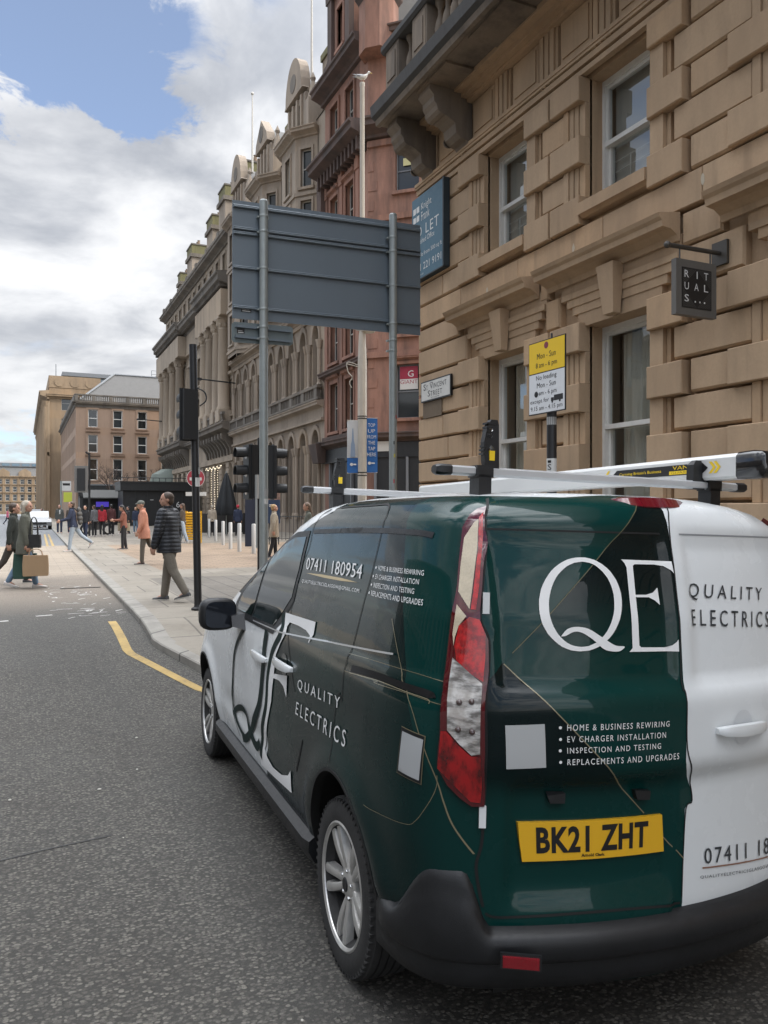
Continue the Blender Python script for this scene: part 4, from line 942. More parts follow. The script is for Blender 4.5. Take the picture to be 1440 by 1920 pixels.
    lettering('QUALITY', 'side', D['sq'][1], M_VINYLW, V, 1.5); lettering('ELECTRICS', 'side', D['se'][1], M_VINYLW, V, 1.5)
    patch('logo_letter', 'side', [D['Etop'][1]], M_VINYLW, .0048, 0, .03, V); patch('logo_letter', 'side', [D['Emid'][1]], M_VINYLW, .0052, 0, .03, V)
    for k, a, b in (('qA', .034, .030), ('qB', .075, .045), ('qT', .035, .055), ('dl', .050, .050)):
        strip('logo_stroke', 'side', D[k][1], a, M_VINYLD, .0062, V, w1=b)
    return V
van = build_van()
# ------------------------------------------------------------------ building helpers
def stone(name, col, var=.35, dark=.5, scale=1.2, bump=.35, soot=.0, grain=30):
    def fn(n, b):
        p = n.pos(); g = n.node('ShaderNodeNewGeometry')
        big = n.ramp(n.noise(p, scale*.45, 5, .6), .3, .72); med = n.ramp(n.noise(n.vscale(p, (1, 1, .3)), scale*2.2, 6, .65), .38, .7)
        fin = n.noise(p, grain, 5, .7)
        rnd = g.outputs['Random Per Island']
        c = n.mix(n.m('MULTIPLY', rnd, .55), col, tuple(x*y for x, y in zip(col, (.74, .70, .66))))
        c = n.mix(n.m('MULTIPLY', n.ramp(n.m('FRACT', n.m('MULTIPLY', rnd, 7.3)), .7, 1), .35), c, tuple(x*y for x, y in zip(col, (1.18, 1.02, .82))))
        c = n.mix(n.m('MULTIPLY', big, var*.8), c, tuple(x*.72 for x in col))
        c = n.mix(n.m('MULTIPLY', med, var), c, tuple(x*dark for x in col))
        drip = n.ramp(n.noise(n.vscale(p, (3.2, 3.2, .22)), 1.7, 4, .6), .56, .72)
        c = n.mix(n.m('MULTIPLY', drip, .30), c, tuple(x*.42 for x in col))
        c = n.mix(n.m('MULTIPLY', n.ramp(fin, .35, .75), .22), c, tuple(x*.62 for x in col))
        if soot:
            s = n.ramp(n.noise(n.vscale(p, (.8, .8, .12)), scale*1.6, 5, .65), .42, .66)
            c = n.mix(n.m('MULTIPLY', s, soot), c, (.035, .032, .03))
        n.set(b.inputs['Base Color'], c); n.set(b.inputs['Roughness'], n.m('MULTIPLY_ADD', fin, .2, .75))
        n.set(b.inputs['Normal'], n.bump(n.m('ADD', n.m('MULTIPLY', fin, .6), n.m('MULTIPLY', med, .4)), bump, .006))
    return mat(name, col, .85, fn=fn)
def room_glass(name, tint, clear=.5):
    def fn(n, b):
        nt = n.nt; out = nt.nodes['Material Output']
        gl = n.node('ShaderNodeBsdfGlossy'); gl.inputs['Roughness'].default_value = .015; gl.inputs['Color'].default_value = (.9, .93, .95, 1)
        tr = n.node('ShaderNodeBsdfTransparent'); tr.inputs['Color'].default_value = c4(tint)
        n.set(gl.inputs['Normal'], n.bump(n.noise(n.pos(), 1.6, 2), .06, .03))
        lw = n.node('ShaderNodeLayerWeight')
        mx = n.node('ShaderNodeMixShader'); n.set(mx.inputs[0], n.m('MULTIPLY_ADD', n.m('POWER', lw.outputs['Facing'], 2.5), .75, .09)); nt.links.new(tr.outputs[0], mx.inputs[1]); nt.links.new(gl.outputs[0], mx.inputs[2])
        nt.links.new(mx.outputs[0], out.inputs['Surface'])
    return mat(name, tint, .05, fn=fn)
G_ROOM = room_glass('window_pane', (.80, .83, .82))
def dark_glass(name, c):
    def fn(n, b):
        r = n.rand(); n.set(b.inputs['Base Color'], n.mix(r, tuple(x*.4 for x in c), tuple(x*1.8 for x in c)))
    return mat(name, c, .06, spec=.7, fn=fn)
G_DARK = dark_glass('distant_glass', (.022, .026, .028))
G_BLUE = mat('office_glass', (.10, .16, .21), .05, spec=.8)
M_SASH = mat('painted_sash', (.74, .73, .69), .5, fn=worn(.3, 5, .6, 0))
M_SASHG = mat('old_painted_sash', (.42, .41, .375), .55)
M_DARKROOM = mat('dark_interior', (.30, .285, .255), .9)
def grid_wall(mb, u0, u1, z0, z1, holes, y=0., depth=.25, reveal=True):
    """wall sheet in local x/z at y with rectangular openings (a,b,c,d) and their reveals"""
    us = sorted({u0, u1, *[h[0] for h in holes], *[h[1] for h in holes]}); zs = sorted({z0, z1, *[h[2] for h in holes], *[h[3] for h in holes]})
    us = [u for u in us if u0 <= u <= u1]; zs = [z for z in zs if z0 <= z <= z1]
    for i in range(len(us)-1):
        for j in range(len(zs)-1):
            cu, cz = (us[i]+us[i+1])/2, (zs[j]+zs[j+1])/2
            if any(h[0] < cu < h[1] and h[2] < cz < h[3] for h in holes): continue
            mb.add([(us[i],y,zs[j]),(us[i+1],y,zs[j]),(us[i+1],y,zs[j+1]),(us[i],y,zs[j+1])], [(0,1,2,3)])
    if reveal:
        for a, b, c, d in holes:
            for q in ([(a,y,c),(a,y+depth,c),(a,y+depth,d),(a,y,d)], [(b,y,c),(b,y,d),(b,y+depth,d),(b,y+depth,c)], [(a,y,d),(a,y+depth,d),(b,y+depth,d),(b,y,d)], [(a,y,c),(b,y,c),(b,y+depth,c),(a,y+depth,c)]):
                mb.add(q, [(0,1,2,3)])
    return mb
_winmesh = {}
def window(root, u, z, w, h, y, fm, gm, bars=(1, 1), arch=False, fw=.06, name='window'):
    """sash window as one part: frame and panes; (u, z) lower left corner"""
    key = (round(w, 3), round(h, 3), fm.name, gm.name, bars, arch, fw)
    if key not in _winmesh:
        m = MB(); m.use(fm)
        hh = h-w/2 if arch else h
        m.box(0, fw, -.03, .03, 0, hh); m.box(w-fw, w, -.03, .03, 0, hh); m.box(fw, w-fw, -.03, .03, 0, fw)
        if not arch: m.box(fw, w-fw, -.03, .03, h-fw, h)
        else:
            R = [[(w/2+(w/2-k)*math.cos(a), yy, hh+(w/2-k)*math.sin(a)) for k, yy in ((0,-.03),(fw,-.03),(fw,.03),(0,.03))] for a in [PI*i/12 for i in range(13)]]
            m.loft(R, True, True)
        for i in range(1, bars[0]): m.box(w*i/bars[0]-fw*.3, w*i/bars[0]+fw*.3, -.026, .026, fw, hh-fw)
        for j in range(1, bars[1]+1):
            zz = h*j/(bars[1]+1); m.box(fw, w-fw, -.045, .02, zz-fw*.5, zz+fw*.5)
        m.use(gm)
        if arch:
            P = [(fw, 0, fw), (w-fw, 0, fw)]+[(w/2+(w/2-fw)*math.cos(PI*i/12), 0, hh+(w/2-fw)*math.sin(PI*i/12)) for i in range(13)]; m.add(P, [tuple(range(len(P)))])
        else: m.add([(fw,.005,fw),(w-fw,.005,fw),(w-fw,.005,h-fw),(fw,.005,h-fw)], [(0,1,2,3)])
        _winmesh[key] = m.mesh('window')
    o = bpy.data.objects.new(name, _winmesh[key]); COL.objects.link(o); o.parent = root; o.location = (u, y, z)
    return o
def profile_run(mb, prof, u0, u1, z):
    """moulding: prof = [(out, up), ...] run along local x, with square ends"""
    return mb.loft([[(u, -o, z+v) for o, v in prof] for u in (u0, u1)], True, True)
CORNICE = [(0,0),(.12,.02),(.14,.10),(.26,.16),(.45,.22),(.50,.24),(.50,.38),(.56,.42),(.56,.48),(0,.55)]
def cornice(mb, u0, u1, z, s=1.): return profile_run(mb, [(a*s, b*s) for a, b in CORNICE], u0, u1, z)
def baluster(mb, x, y, z, h, r=.07, n=10):
    prof = [(r*.9,0),(r*.9,.06*h),(r*.5,.1*h),(r*.55,.16*h),(r,.34*h),(r*.8,.5*h),(r*.42,.66*h),(r*.42,.80*h),(r*.7,.88*h),(r*.9,.93*h),(r*.9,h)]
    mb.lathe(prof, n, (x, y, z))

# ------------------------------------------------------------------ near sandstone corner building
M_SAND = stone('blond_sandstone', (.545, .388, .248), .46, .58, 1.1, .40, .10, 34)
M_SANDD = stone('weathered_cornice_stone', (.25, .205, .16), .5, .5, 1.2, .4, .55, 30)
M_SOOT = stone('sooty_stone', (.085, .085, .085), .45, .6, 1.5, .4, .3, 30)
def near_building():
    B = empty('sandstone_building', label='blond sandstone corner building with rusticated blocks and white sash windows beside the van', cat='building')
    B.matrix_world = frame((6.2, 11.95, 0), (0, -1, 0), (-1, 0, 0))
    wins = [(2.05, 3.20), (4.35, 5.48), (7.15, 8.25), (9.6, 10.7)]
    UZ = (5.52, 7.06); LZ = (1.30, 4.03)
    holes = [(a, b, *LZ) for a, b in wins]+[(a, b, *UZ) for a, b in wins]
    L = 30
    mb = MB(); mb.use(M_SAND)
    grid_wall(mb, 0, L, -.2, 7.2, holes, .11, .36); grid_wall(mb, 0, L, 7.2, 18.5, [], .05)
    mb.add([(0,.05,-.2),(0,.05,18.5),(0,20,18.5),(0,20,-.2)], [(0,1,2,3)]); mb.add([(0,.05,18.5),(L,.05,18.5),(L,20,18.5),(0,20,18.5)], [(0,1,2,3)]); mb.add([(L,.05,-.2),(L,20,-.2),(L,20,18.5),(L,.05,18.5)], [(0,1,2,3)])
    bounds = [-.1,.37,.75,1.12,1.49,1.86,2.23,2.60,2.97,3.34,3.71,4.08,4.50,4.86]
    up = [5.25,5.62,6.0,6.36,6.76,7.08]
    R = random.Random(3)
    def stones(u0, u1, z0, z1, y=0., c=.022, lens=(.75, 1.6)):
        u = u0
        while u < u1-.05:
            l = R.uniform(*lens); e = u+l
            if u1-e < .45: e = u1
            mb.rbox(u+.0025, e-.0025, y, .115, z0+.018, z1-.008, c*1.3, .026 if c > .015 else .012); u = e
    def row(z0, z1, block, ws, hood=False):
        edge = 0.
        for i, (a, b) in enumerate(ws+[(L, L)]):
            lo = edge
            if i < len(ws):
                hi = a-.62 if block else a-.36
                if i == 1: hi = a-.585 if block else a-.34
            else: hi = L
            if i > 0:
                pb = ws[i-1][1]
                if block: lo = pb+.50+.045
                else: lo = pb+.32
            if hi-lo > .08: stones(lo, hi, z0, z1, 0 if not (block and i == 1) else .02)
            if i < len(ws):
                if block: mb.cbox(a-.60 if i != 1 else a-.575, a, -.068, .14, z0+.012, z1-.012, .010); mb.cbox(b, b+.50 if i != 0 else b+.535, -.068, .14, z0+.012, z1-.012, .010)
                else:
                    for k, (p, q, y) in enumerate(((.36,.27,-.012),(.262,.19,.008),(.182,.11,.022),(.102,0,.036))): mb.box(a-p, a-q, y, .14, z0-.008, z1+.008)
                    mb.box(b, b+.19, -.012, .14, z0-.008, z1+.008); mb.box(b+.195, b+.25, .04, .14, z0-.008, z1+.008)
            edge = (b if i < len(ws) else L)
    for k in range(len(bounds)-1):
        z0, z1 = bounds[k], bounds[k+1]
        if z1 < 1.2: stones(0, L, z0, z1)
        elif z1 <= 4.09: row(z0, z1, abs(z0-1.49) < .01 or abs(z0-2.23) < .01 or abs(z0-2.97) < .01 or abs(z0-3.71) < .01, wins)
    # zone over the lower windows: stones between the hoods
    hoods = [(1.38, 3.47), (3.68, 5.90), (6.45, 8.9), (8.95, 11.3)]
    for z0, z1 in ((4.08, 4.50), (4.50, 4.86)):
        e = 0
        for (h0, h1), (a, b) in zip(hoods, wins):
            lo, hi = (e, h0-.02) if z0 > 4.3 else (e, a-.46)
            if hi-lo > .1: stones(lo, hi, z0, z1)
            e = h1+.02 if z0 > 4.3 else b+.40
        stones(e, L, z0, z1)
    stones(0, L, 4.88, 5.25, -.005, .012, (1.1, 2.0))                         # plain band below the upper sills
    for k in range(len(up)-1): row(up[k], up[k+1], k % 2 == 0, wins)
    # sills, lintel mouldings
    for a, b in wins:
        mb.loft([[(u, y, z) for y, z in ((-.07,5.38),(-.09,5.36),(-.09,5.50),(.20,5.53),(.20,5.33),(-.02,5.33))] for u in (a+.002, b-.002)], True, True)
        mb.loft([[(u, y, z) for y, z in ((-.09,1.14),(-.09,1.27),(.20,1.31),(.20,1.12))] for u in (a+.002, b-.002)], True, True)
        for k, (o, z0, z1) in enumerate(((-.015,4.40,4.47),(.005,4.30,4.40),(.020,4.20,4.30),(.034,4.031,4.20))):
            ex = .40-.09*k; mb.box(a-ex, b+ex, o, .14, z0, z1)
        mb.box(a-.42, b+.42, .010, .14, 4.47, 4.66)
    wall = mb.build('wall', B)
    mb = MB(); mb.use(M_SAND)
    for (h0, h1), (a, b) in zip(hoods[:3], wins):                              # hood moulds with keystones
        c = (a+b)/2
        o = MB(); o.use(M_SAND)
        profile_run(o, [(0,-.06),(.03,-.06),(.05,.0),(.10,.03),(.14,.05),(.24,.06),(.25,.12),(.28,.15),(.30,.19),(0,.24)], h0, h1, 4.64)
        o.build('window_hood', B)
        o = MB(); o.use(M_SAND); o.loft([[(c-.09,.0,4.035),(c+.09,.0,4.035),(c+.15,.0,4.60),(c-.15,.0,4.60)], [(c-.085,-.10,4.04),(c+.085,-.10,4.04),(c+.142,-.16,4.60),(c-.142,-.16,4.60)]], False, True)
        o.build('keystone', B)
    # frieze
    m = MB(); m.use(M_SAND)
    for o, z0, z1 in ((-.02,7.085,7.15),(.03,7.15,7.185),(-.035,7.185,7.26),(.0,7.26,7.275),(-.06,7.275,7.31),(-.075,7.31,7.36),(-.02,7.36,7.38)): m.box(0, L, o, .06, z0, z1)
    u = .35; k = 0
    while u < 15:
        for q in range(3): m.box(u+.11*q, u+.11*q+.08, -.045, .06, 7.38, 7.95)
        m.box(u-.02, u+.35, -.015, .06, 7.38, 7.95); m.box(u-.02, u+.35, -.06, .05, 7.31, 7.345)
        for q in range(4): m.box(u+.02+.085*q, u+.06+.085*q, -.05, .0, 7.265, 7.285)
        a, b = u+.41, u+1.0
        m.box(a, b, -.012, .06, 7.39, 7.94); m.box(a+.05, b-.05, -.03, .0, 7.46, 7.88); u += 1.06
    for o, z0, z1 in ((-.10,7.95,8.0),(-.20,8.0,8.06),(-.32,8.06,8.13)): m.box(0, L, o, .06, z0, z1)
    m.build('frieze', B)
    # balcony slab, brackets, balustrade
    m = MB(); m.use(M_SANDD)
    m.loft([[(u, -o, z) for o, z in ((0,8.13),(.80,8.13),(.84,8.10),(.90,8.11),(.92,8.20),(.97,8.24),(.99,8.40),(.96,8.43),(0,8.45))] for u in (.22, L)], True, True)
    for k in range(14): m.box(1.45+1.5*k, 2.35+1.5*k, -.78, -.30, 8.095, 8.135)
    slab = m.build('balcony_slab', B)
    m = MB(); m.use(M_SOOT); m.loft([[(u, -o, z) for o, z in ((.915,8.19),(.985,8.235),(1.005,8.405),(.97,8.437),(.90,8.44))] for u in (.21, L)], True, True); m.build('slab_edge', B)
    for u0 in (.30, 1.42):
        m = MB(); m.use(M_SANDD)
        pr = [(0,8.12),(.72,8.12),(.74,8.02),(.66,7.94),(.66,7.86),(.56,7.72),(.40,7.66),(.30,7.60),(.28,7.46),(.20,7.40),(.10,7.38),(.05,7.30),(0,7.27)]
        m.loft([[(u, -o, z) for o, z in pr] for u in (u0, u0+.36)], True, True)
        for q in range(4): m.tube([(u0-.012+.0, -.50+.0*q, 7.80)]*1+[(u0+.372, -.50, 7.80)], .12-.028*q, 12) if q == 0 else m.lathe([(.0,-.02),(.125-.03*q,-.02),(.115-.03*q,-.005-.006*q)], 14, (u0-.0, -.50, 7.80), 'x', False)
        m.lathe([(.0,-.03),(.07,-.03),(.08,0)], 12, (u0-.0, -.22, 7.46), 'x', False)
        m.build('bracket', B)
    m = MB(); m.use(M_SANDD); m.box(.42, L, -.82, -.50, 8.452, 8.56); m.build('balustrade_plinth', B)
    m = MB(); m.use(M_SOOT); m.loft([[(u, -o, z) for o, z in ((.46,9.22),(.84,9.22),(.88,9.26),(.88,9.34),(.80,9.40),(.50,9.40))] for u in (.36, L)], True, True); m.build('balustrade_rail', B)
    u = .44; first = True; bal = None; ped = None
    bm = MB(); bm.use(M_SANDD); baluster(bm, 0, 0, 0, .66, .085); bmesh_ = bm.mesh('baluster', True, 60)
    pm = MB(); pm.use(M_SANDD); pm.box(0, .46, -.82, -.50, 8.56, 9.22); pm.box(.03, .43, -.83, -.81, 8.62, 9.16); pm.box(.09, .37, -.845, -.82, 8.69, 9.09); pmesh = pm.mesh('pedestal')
    n = 0
    while u < 9 and n < 9:
        o = bpy.data.objects.new('pedestal', pmesh); COL.objects.link(o); o.parent = B; o.location = (u, 0, 0)
        u += .46
        for k in range(2 if n == 0 else 5):
            o = bpy.data.objects.new('baluster', bmesh_); COL.objects.link(o); o.parent = B; o.location = (u+.13+.225*k, -.66, 8.56)
        u += .225*(2 if n == 0 else 5)+.03; n += 1
    m = MB(); m.use(mat('lime_mark', (.50,.44,.34), .9)); R2 = random.Random(8)
    for u, z in ((7.1,5.08),(4.18,5.02),(2.2,5.0),(6.2,5.1),(8.3,4.98)):
        pts = [(u+R2.uniform(.6,1)*.035*math.cos(a), z+R2.uniform(.5,1)*.07*math.sin(a)) for a in [2*PI*i/9 for i in range(9)]]
        m.add([(p[0], -.0075, p[1]) for p in pts], [tuple(range(9))])
    m.use(M_DARKROOM)
    for u in (5.2, 5.28, 5.36, 7.6, 7.68): m.box(u, u+.03, -.0075, -.004, 4.96, 4.975)
    m.build('lime_marks', B)
    # windows
    cur = mat('sheer_curtain', (.62, .58, .50), .9, fn=lambda n, b: n.set(b.inputs['Normal'], n.bump(n.noise(n.vscale(n.obj(), (1, 1, .03)), 28, 3), .8, .03)))
    for i, (a, b) in enumerate(wins):
        for (z0, z1), mid in ((UZ, 6.27), (LZ, 2.80)):
            w = b-a
            f = MB(); f.use(M_SASH)
            x0, x1 = .10, w; fz0, fz1 = z0+.02, z1-.02
            f.box(.0, .045, .0, .10, z0, z1); f.box(w-.04, w, 0, .10, z0, z1); f.box(.045, w-.04, 0, .10, z1-.07, z1); f.box(.045, w-.04, 0, .10, z0, z0+.05)
            f.box(.045, .078, .03, .09, mid, z1-.07); f.box(w-.075, w-.04, .03, .09, mid, z1-.07); f.box(.078, w-.075, .03, .09, z1-.11, z1-.07)
            f.box(.045, .088, .06, .12, z0+.05, mid); f.box(w-.085, w-.04, .06, .12, z0+.05, mid); f.box(.088, w-.085, .06, .12, z0+.05, z0+.12)
            f.box(.045, w-.04, .005, .12, mid-.026, mid+.03)
            wo = f.build('window', B); wo.location = (a, .30, 0)
            g = MB(); g.use(G_ROOM); g.add([(.078,.06,mid),(w-.075,.06,mid),(w-.075,.06,z1-.11),(.078,.06,z1-.11)], [(0,1,2,3)]); g.add([(.088,.09,z0+.1),(w-.085,.09,z0+.1),(w-.085,.09,mid),(.088,.09,mid)], [(0,1,2,3)])
            go = g.build('pane', wo)
            r = MB(); r.use(M_DARKROOM); r.add([(-.6,1.1,z0-.4),(w+.6,1.1,z0-.4),(w+.6,1.1,z1+.3),(-.6,1.1,z1+.3)], [(0,1,2,3)])
            for q in ([(-.6,.13,z0-.4),(-.6,1.1,z0-.4),(-.6,1.1,z1+.3),(-.6,.13,z1+.3)], [(w+.6,.13,z0-.4),(w+.6,1.1,z0-.4),(w+.6,1.1,z1+.3),(w+.6,.13,z1+.3)], [(-.6,.13,z1+.3),(w+.6,.13,z1+.3),(w+.6,1.1,z1+.3),(-.6,1.1,z1+.3)], [(-.6,.13,z0-.4),(w+.6,.13,z0-.4),(w+.6,1.1,z0-.4),(-.6,1.1,z0-.4)]): r.add(q, [(0,1,2,3)])
            r.build('room', wo)
            if z0 < 2 and i < 3:
                c = MB(); c.use(cur)
                for side in (0, 1):
                    vs = []; nx, nz = 22, 12
                    for jz in range(nz+1):
                        t = jz/nz; wd = (.62 if i == 1 else .45)*(.55+.45*t**1.5 if side else .7+.3*t)
                        for jx in range(nx+1):
                            x = jx/nx*wd; xx = (.16+x) if side == 0 else (w-.10-x)
                            vs.append((xx, .20+.035*math.sin(jx*1.9)*(.6+.4*math.sin(jz)), z0+.05+(z1-z0-.15)*t))
                    c.add(vs, [(jz*(nx+1)+jx, jz*(nx+1)+jx+1, (jz+1)*(nx+1)+jx+1, (jz+1)*(nx+1)+jx) for jz in range(nz) for jx in range(nx)])
                c.build('curtain', wo, None, True)
            if z0 > 5:
                t = MB(); 
                for q in range(4): t.tube([(0.09, .135, 5.68+.13*q), (w-.06, .135, 5.68+.13*q)], .007, 6)
                for x in (.35, w-.3): t.tube([(x, .135, 5.5), (x, .135, 6.08)], .009, 6)
                t.build('guard_rail', wo, mat('white_rail', (.6,.6,.58), .4))
                t = MB(); t.use(mat('pane_backing_grey', (.46,.45,.42), .8)); t.add([(.05,.175,z0+.0),(w-.03,.175,z0+.0),(w-.03,.175,z1-.02),(.05,.175,z1-.02)], [(0,1,2,3)]); t.build('added_pane_backing', wo)  # added pale sheet lifting the pane towards the grey of reflected sky
    return B
near = near_building()
M_BOARD = mat('teal_board', (.040, .125, .185), .45, fn=worn(.25, 3, .75, 0))
M_WHITEL = mat('white_letter', (.66, .67, .66), .5)
def signs_near():
    F = frame((6.2, 11.95, 0), (0, -1, 0), (-1, 0, 0))
    # letting board
    t = tag(empty('letting_board'), 'teal blue TO LET board on the corner of the sandstone building', 'sign'); t.matrix_world = F @ Matrix.Translation((-.02, -.09, 5.69))
    m = MB(); m.box(0, 1.09, -.02, .05, 0, 1.395); m.build('panel', t, M_BOARD); m = MB(); m.box(1.0905, 1.125, -.035, .08, -.012, 1.405); m.box(-.03, 1.0905, -.030, .08, -.02, -.001); m.build('board_edge', t, mat('board_edge_dark', (.02,.035,.045), .5))
    m = MB(t); m.use(M_WHITEL); y = -.0225
    text_fit(m, 'Knight', .34, .70, 1.10, 1.25, y); text_fit(m, 'Frank', .34, .63, .95, 1.10, y)
    for cx, cz in ((.10,1.18),(.22,1.18),(.10,1.03),(.22,1.03)):
        s = 1 if cx < .15 else -1; q = 1 if cz > 1.1 else -1
        m.add([(cx-.05,y,cz-.05),(cx+.05,y,cz-.05),(cx+.05,y,cz+.05),(cx-.05,y,cz+.05)][:4], [(0,1,2,3)])
    m.use(M_BOARD).add([(.16,y-.001,1.105-.05),(.16+.05,y-.001,1.105),(.16,y-.001,1.105+.05),(.16-.05,y-.001,1.105)], [(0,1,2,3)]); m.use(M_WHITEL)
    text_fit(m, 'TO', .07, .36, .70, .87, y, 1.0); text_fit(m, 'LET', .50, .95, .70, .87, y, 1.2)
    text_fit(m, 'Refurbished Office', -.0+.02, .80, .575, .665, y); text_fit(m, 'Suites', .02, .27, .46, .54, y); text_fit(m, 'Available from 500 sq ft', .02, 1.05, .335, .425, y)
    text_fit(m, '0141 221 9191', .02, 1.03, .12, .24, y); text_fit(m, 'knightfrank.co.uk', .05, .42, .03, .075, y)
    m.build('sign_marks', t)
    # street nameplate
    t = tag(empty('street_nameplate'), 'white street nameplate with black rim on the sandstone wall', 'sign'); t.matrix_world = F @ Matrix.Translation((.19, -.012, 3.60))
    m = MB(); m.box(0, 1.01, -.035, 0, 0, .345); m.build('rim', t, M_INK); m = MB(); m.box(.022, .988, -.039, -.034, .022, .323); m.build('plate', t, mat('enamel_white', (.62,.61,.57), .35, fn=worn(.35, 9, .6, 0)))
    m = MB(t); m.use(M_INK); y = -.0405
    text_fit(m, 'S', .10, .185, .195, .295, y); text_fit(m, 'T', .195, .255, .195, .265, y); text_fit(m, 'V', .32, .43, .195, .295, y); text_fit(m, 'INCENT', .44, .88, .195, .275, y, 1.15)
    text_fit(m, 'S', .25, .335, .075, .175, y); text_fit(m, 'TREET', .345, .74, .075, .155, y, 1.15); text_fit(m, 'CITY CENTRE', .36, .64, .036, .056, y)
    for x0, x1, z in ((.10,.19,.19),(.19,.26,.19),(.32,.43,.293),(.44,.88,.192),(.44,.88,.275),(.345,.74,.0725),(.345,.74,.1555)):
        if x1-x0 < .2: m.box(x0+.02, x1-.02, y, y+.001, z, z+.008)
    m.build('sign_marks', t)
    m = MB(); m.box(.02, .66, -.006, .0, -.27, -.005); o = tag(m.build('stone_patch'), 'dark weathered repair patch of stone under the street nameplate', 'repair patch'); o.data.materials.append(stone('patch_stone', (.19,.145,.10), .5, .5)); o.matrix_world = F @ Matrix.Translation((.19, -.012, 3.60))
    # hanging shop sign
    t = tag(empty('hanging_sign'), 'square dark grey hanging shop sign with white letters on a wall bracket', 'sign'); t.location = (6.2, 5.52, 0)
    M = mat('bronze_paint', (.085,.078,.068), .45, .4); m = MB(); m.box(-.035, .0, -.09, .09, 4.17, 4.40); m.tube([(-.03,0,4.285),(-.70,0,4.275)], .022, 10); m.ball((-.705,0,4.275), .034, 10, 7); m.build('bracket', t, M, True, 40)
    for x in (-.155, -.55): m = MB(); m.tube([(x,0,4.27),(x,0,4.14)], .008, 6); m.build('hanger', t, M)
    m = MB(); m.box(-.625, -.105, -.03, .03, 3.63, 4.155); m.build('panel', t, mat('sign_grey', (.125,.117,.105), .5, fn=worn(.3, 8, .7, 0)))
    m = MB(); m.box(-.555, -.175, -.034, .034, 3.70, 4.08); m.build('face', t, mat('sign_face_black', (.012,.012,.012), .5))
    m = MB(); m.use(mat('face_pattern_grey', (.07,.067,.062), .5))
    for q in range(9):
        for sx, sz, ox, oz in ((1,1,-.545,3.71),(-1,1,-.185,3.71),(1,-1,-.545,4.07),(-1,-1,-.185,4.07)):
            a = .012+.019*q
            m.add([(ox+sx*.0, -.0345, oz+sz*a), (ox+sx*a, -.0345, oz+sz*.0), (ox+sx*(a+.007), -.0345, oz), (ox, -.0345, oz+sz*(a+.007))], [(0,1,2,3)])
    m.build('face_pattern', t)
    m = MB(t); m.use(M_WHITEL)
    for r, row in enumerate((('R','I','T'),('U','A','L'),('S','.','.'))):
        for c, ch in enumerate(row):
            if ch == '.': continue
            x = -.525+.125*c; z = 3.985-.115*r; w = .012 if ch == 'I' else .055
            text_fit(m, ch, x+(.03 if ch == 'I' else 0), x+(.03 if ch == 'I' else 0)+w, z, z+.068, -.0362)
    for q in range(3): m.box(-.395+.06*q, -.38+.06*q, -.0362, -.035, 3.757, 3.772)
    m.build('sign_marks', t)
    # parking plate on its post
    P = Vector((3.72, 4.93, pz(3.72, 4.93))); t = tag(empty('parking_post', tuple(P)), 'black post carrying a yellow and white loading restriction plate', 'sign post')
    m = MB(); m.tube([(0,0,0),(0,0,3.07-P.z)], .0385, 14); m.lathe([(.044,2.98),(.046,3.0),(.046,3.07),(.03,3.10),(.0,3.10)], 14, (0,0,-P.z), cap=False); m.tube([(0.0,0,3.05-P.z),(.0,.0,3.15-P.z)], .008, 6); m.tube([(0,0,3.07-P.z),(.02,-.06,3.06-P.z)], .010, 6)
    m.build('post', t, mat('black_post_paint', (.012,.012,.013), .4, fn=worn(.4, 12, 2.2, 0)), True, 40)
    m = MB(); m.lathe([(.0395,1.955),(.0395,2.18)], 14, (0,0,-P.z), cap=False); m.build('post_sticker', t, mat('sticker_white', (.55,.55,.53), .5), True)
    m = MB(t); m.use(M_INK); M0 = Matrix.Rotation(math.radians(-62), 4, 'Z') @ Matrix.Translation((0, -.0398, -P.z)); m.at(M0); text_fit(m, 'S', -.016, .016, 2.09, 2.135, 0); text_fit(m, 'G', -.016, .016, 2.03, 2.08, 0); m.box(-.014, .014, -.001, 0, 2.145, 2.165); m.build('sticker_mark', t)
    m = MB(); m.lathe([(.0392,2.44),(.0392,2.50)], 14, (0,0,-P.z), cap=False); m.build('post_sticker', t, mat('sticker_grey', (.30,.30,.29), .5), True)
    q = empty('loading_plate'); q.parent = t; q.matrix_parent_inverse = Matrix.Identity(4); q.location = (-.045, 0, 2.53-P.z); q.rotation_euler = (0, 0, -PI/2+.02)
    m = MB(); m.box(-.225, .225, -.004, .004, 0, .57); m.build('backing', q, M_INK)
    m = MB(); m.box(-.217, .217, -.0065, -.003, .325, .562); m.build('yellow_panel', q, mat('sign_yellow', (.72,.47,.01), .45))
    m = MB(); m.box(-.217, .217, -.0065, -.003, .008, .317); m.build('white_panel', q, mat('sign_white', (.62,.63,.64), .45))
    m = MB(); m.use(mat('dot_maroon', (.20,.03,.05), .5)); m.lathe([(.0,-.0075),(.026,-.0075)], 18, (-.0, 0, .525), 'y', False); m.build('waiting_dot', q)
    m = MB(q); m.use(M_INK); y = -.0078
    text_fit(m, 'Mon - Sun', -.115, .115, .430, .475, y); text_fit(m, '8 am - 6 pm', -.13, .13, .350, .402, y)
    text_fit(m, 'No loading', -.125, .125, .255, .302, y); text_fit(m, 'Mon - Sun', -.115, .115, .205, .245, y); text_fit(m, '8 am - 6 pm', -.135, .125, .135, .182, y); text_fit(m, 'except for', -.20, .035, .078, .120, y); text_fit(m, '9.15 am - 4.15 pm', -.195, .195, .020, .064, y)
    m.box(.095, .20, y, y+.001, .085, .128); m.box(.058, .092, y, y+.001, .085, .112); m.lathe([(.0,y),(.011,y)], 10, (.075,0,.080), 'y', False); m.lathe([(.0,y),(.011,y)], 10, (.165,0,.080), 'y', False)
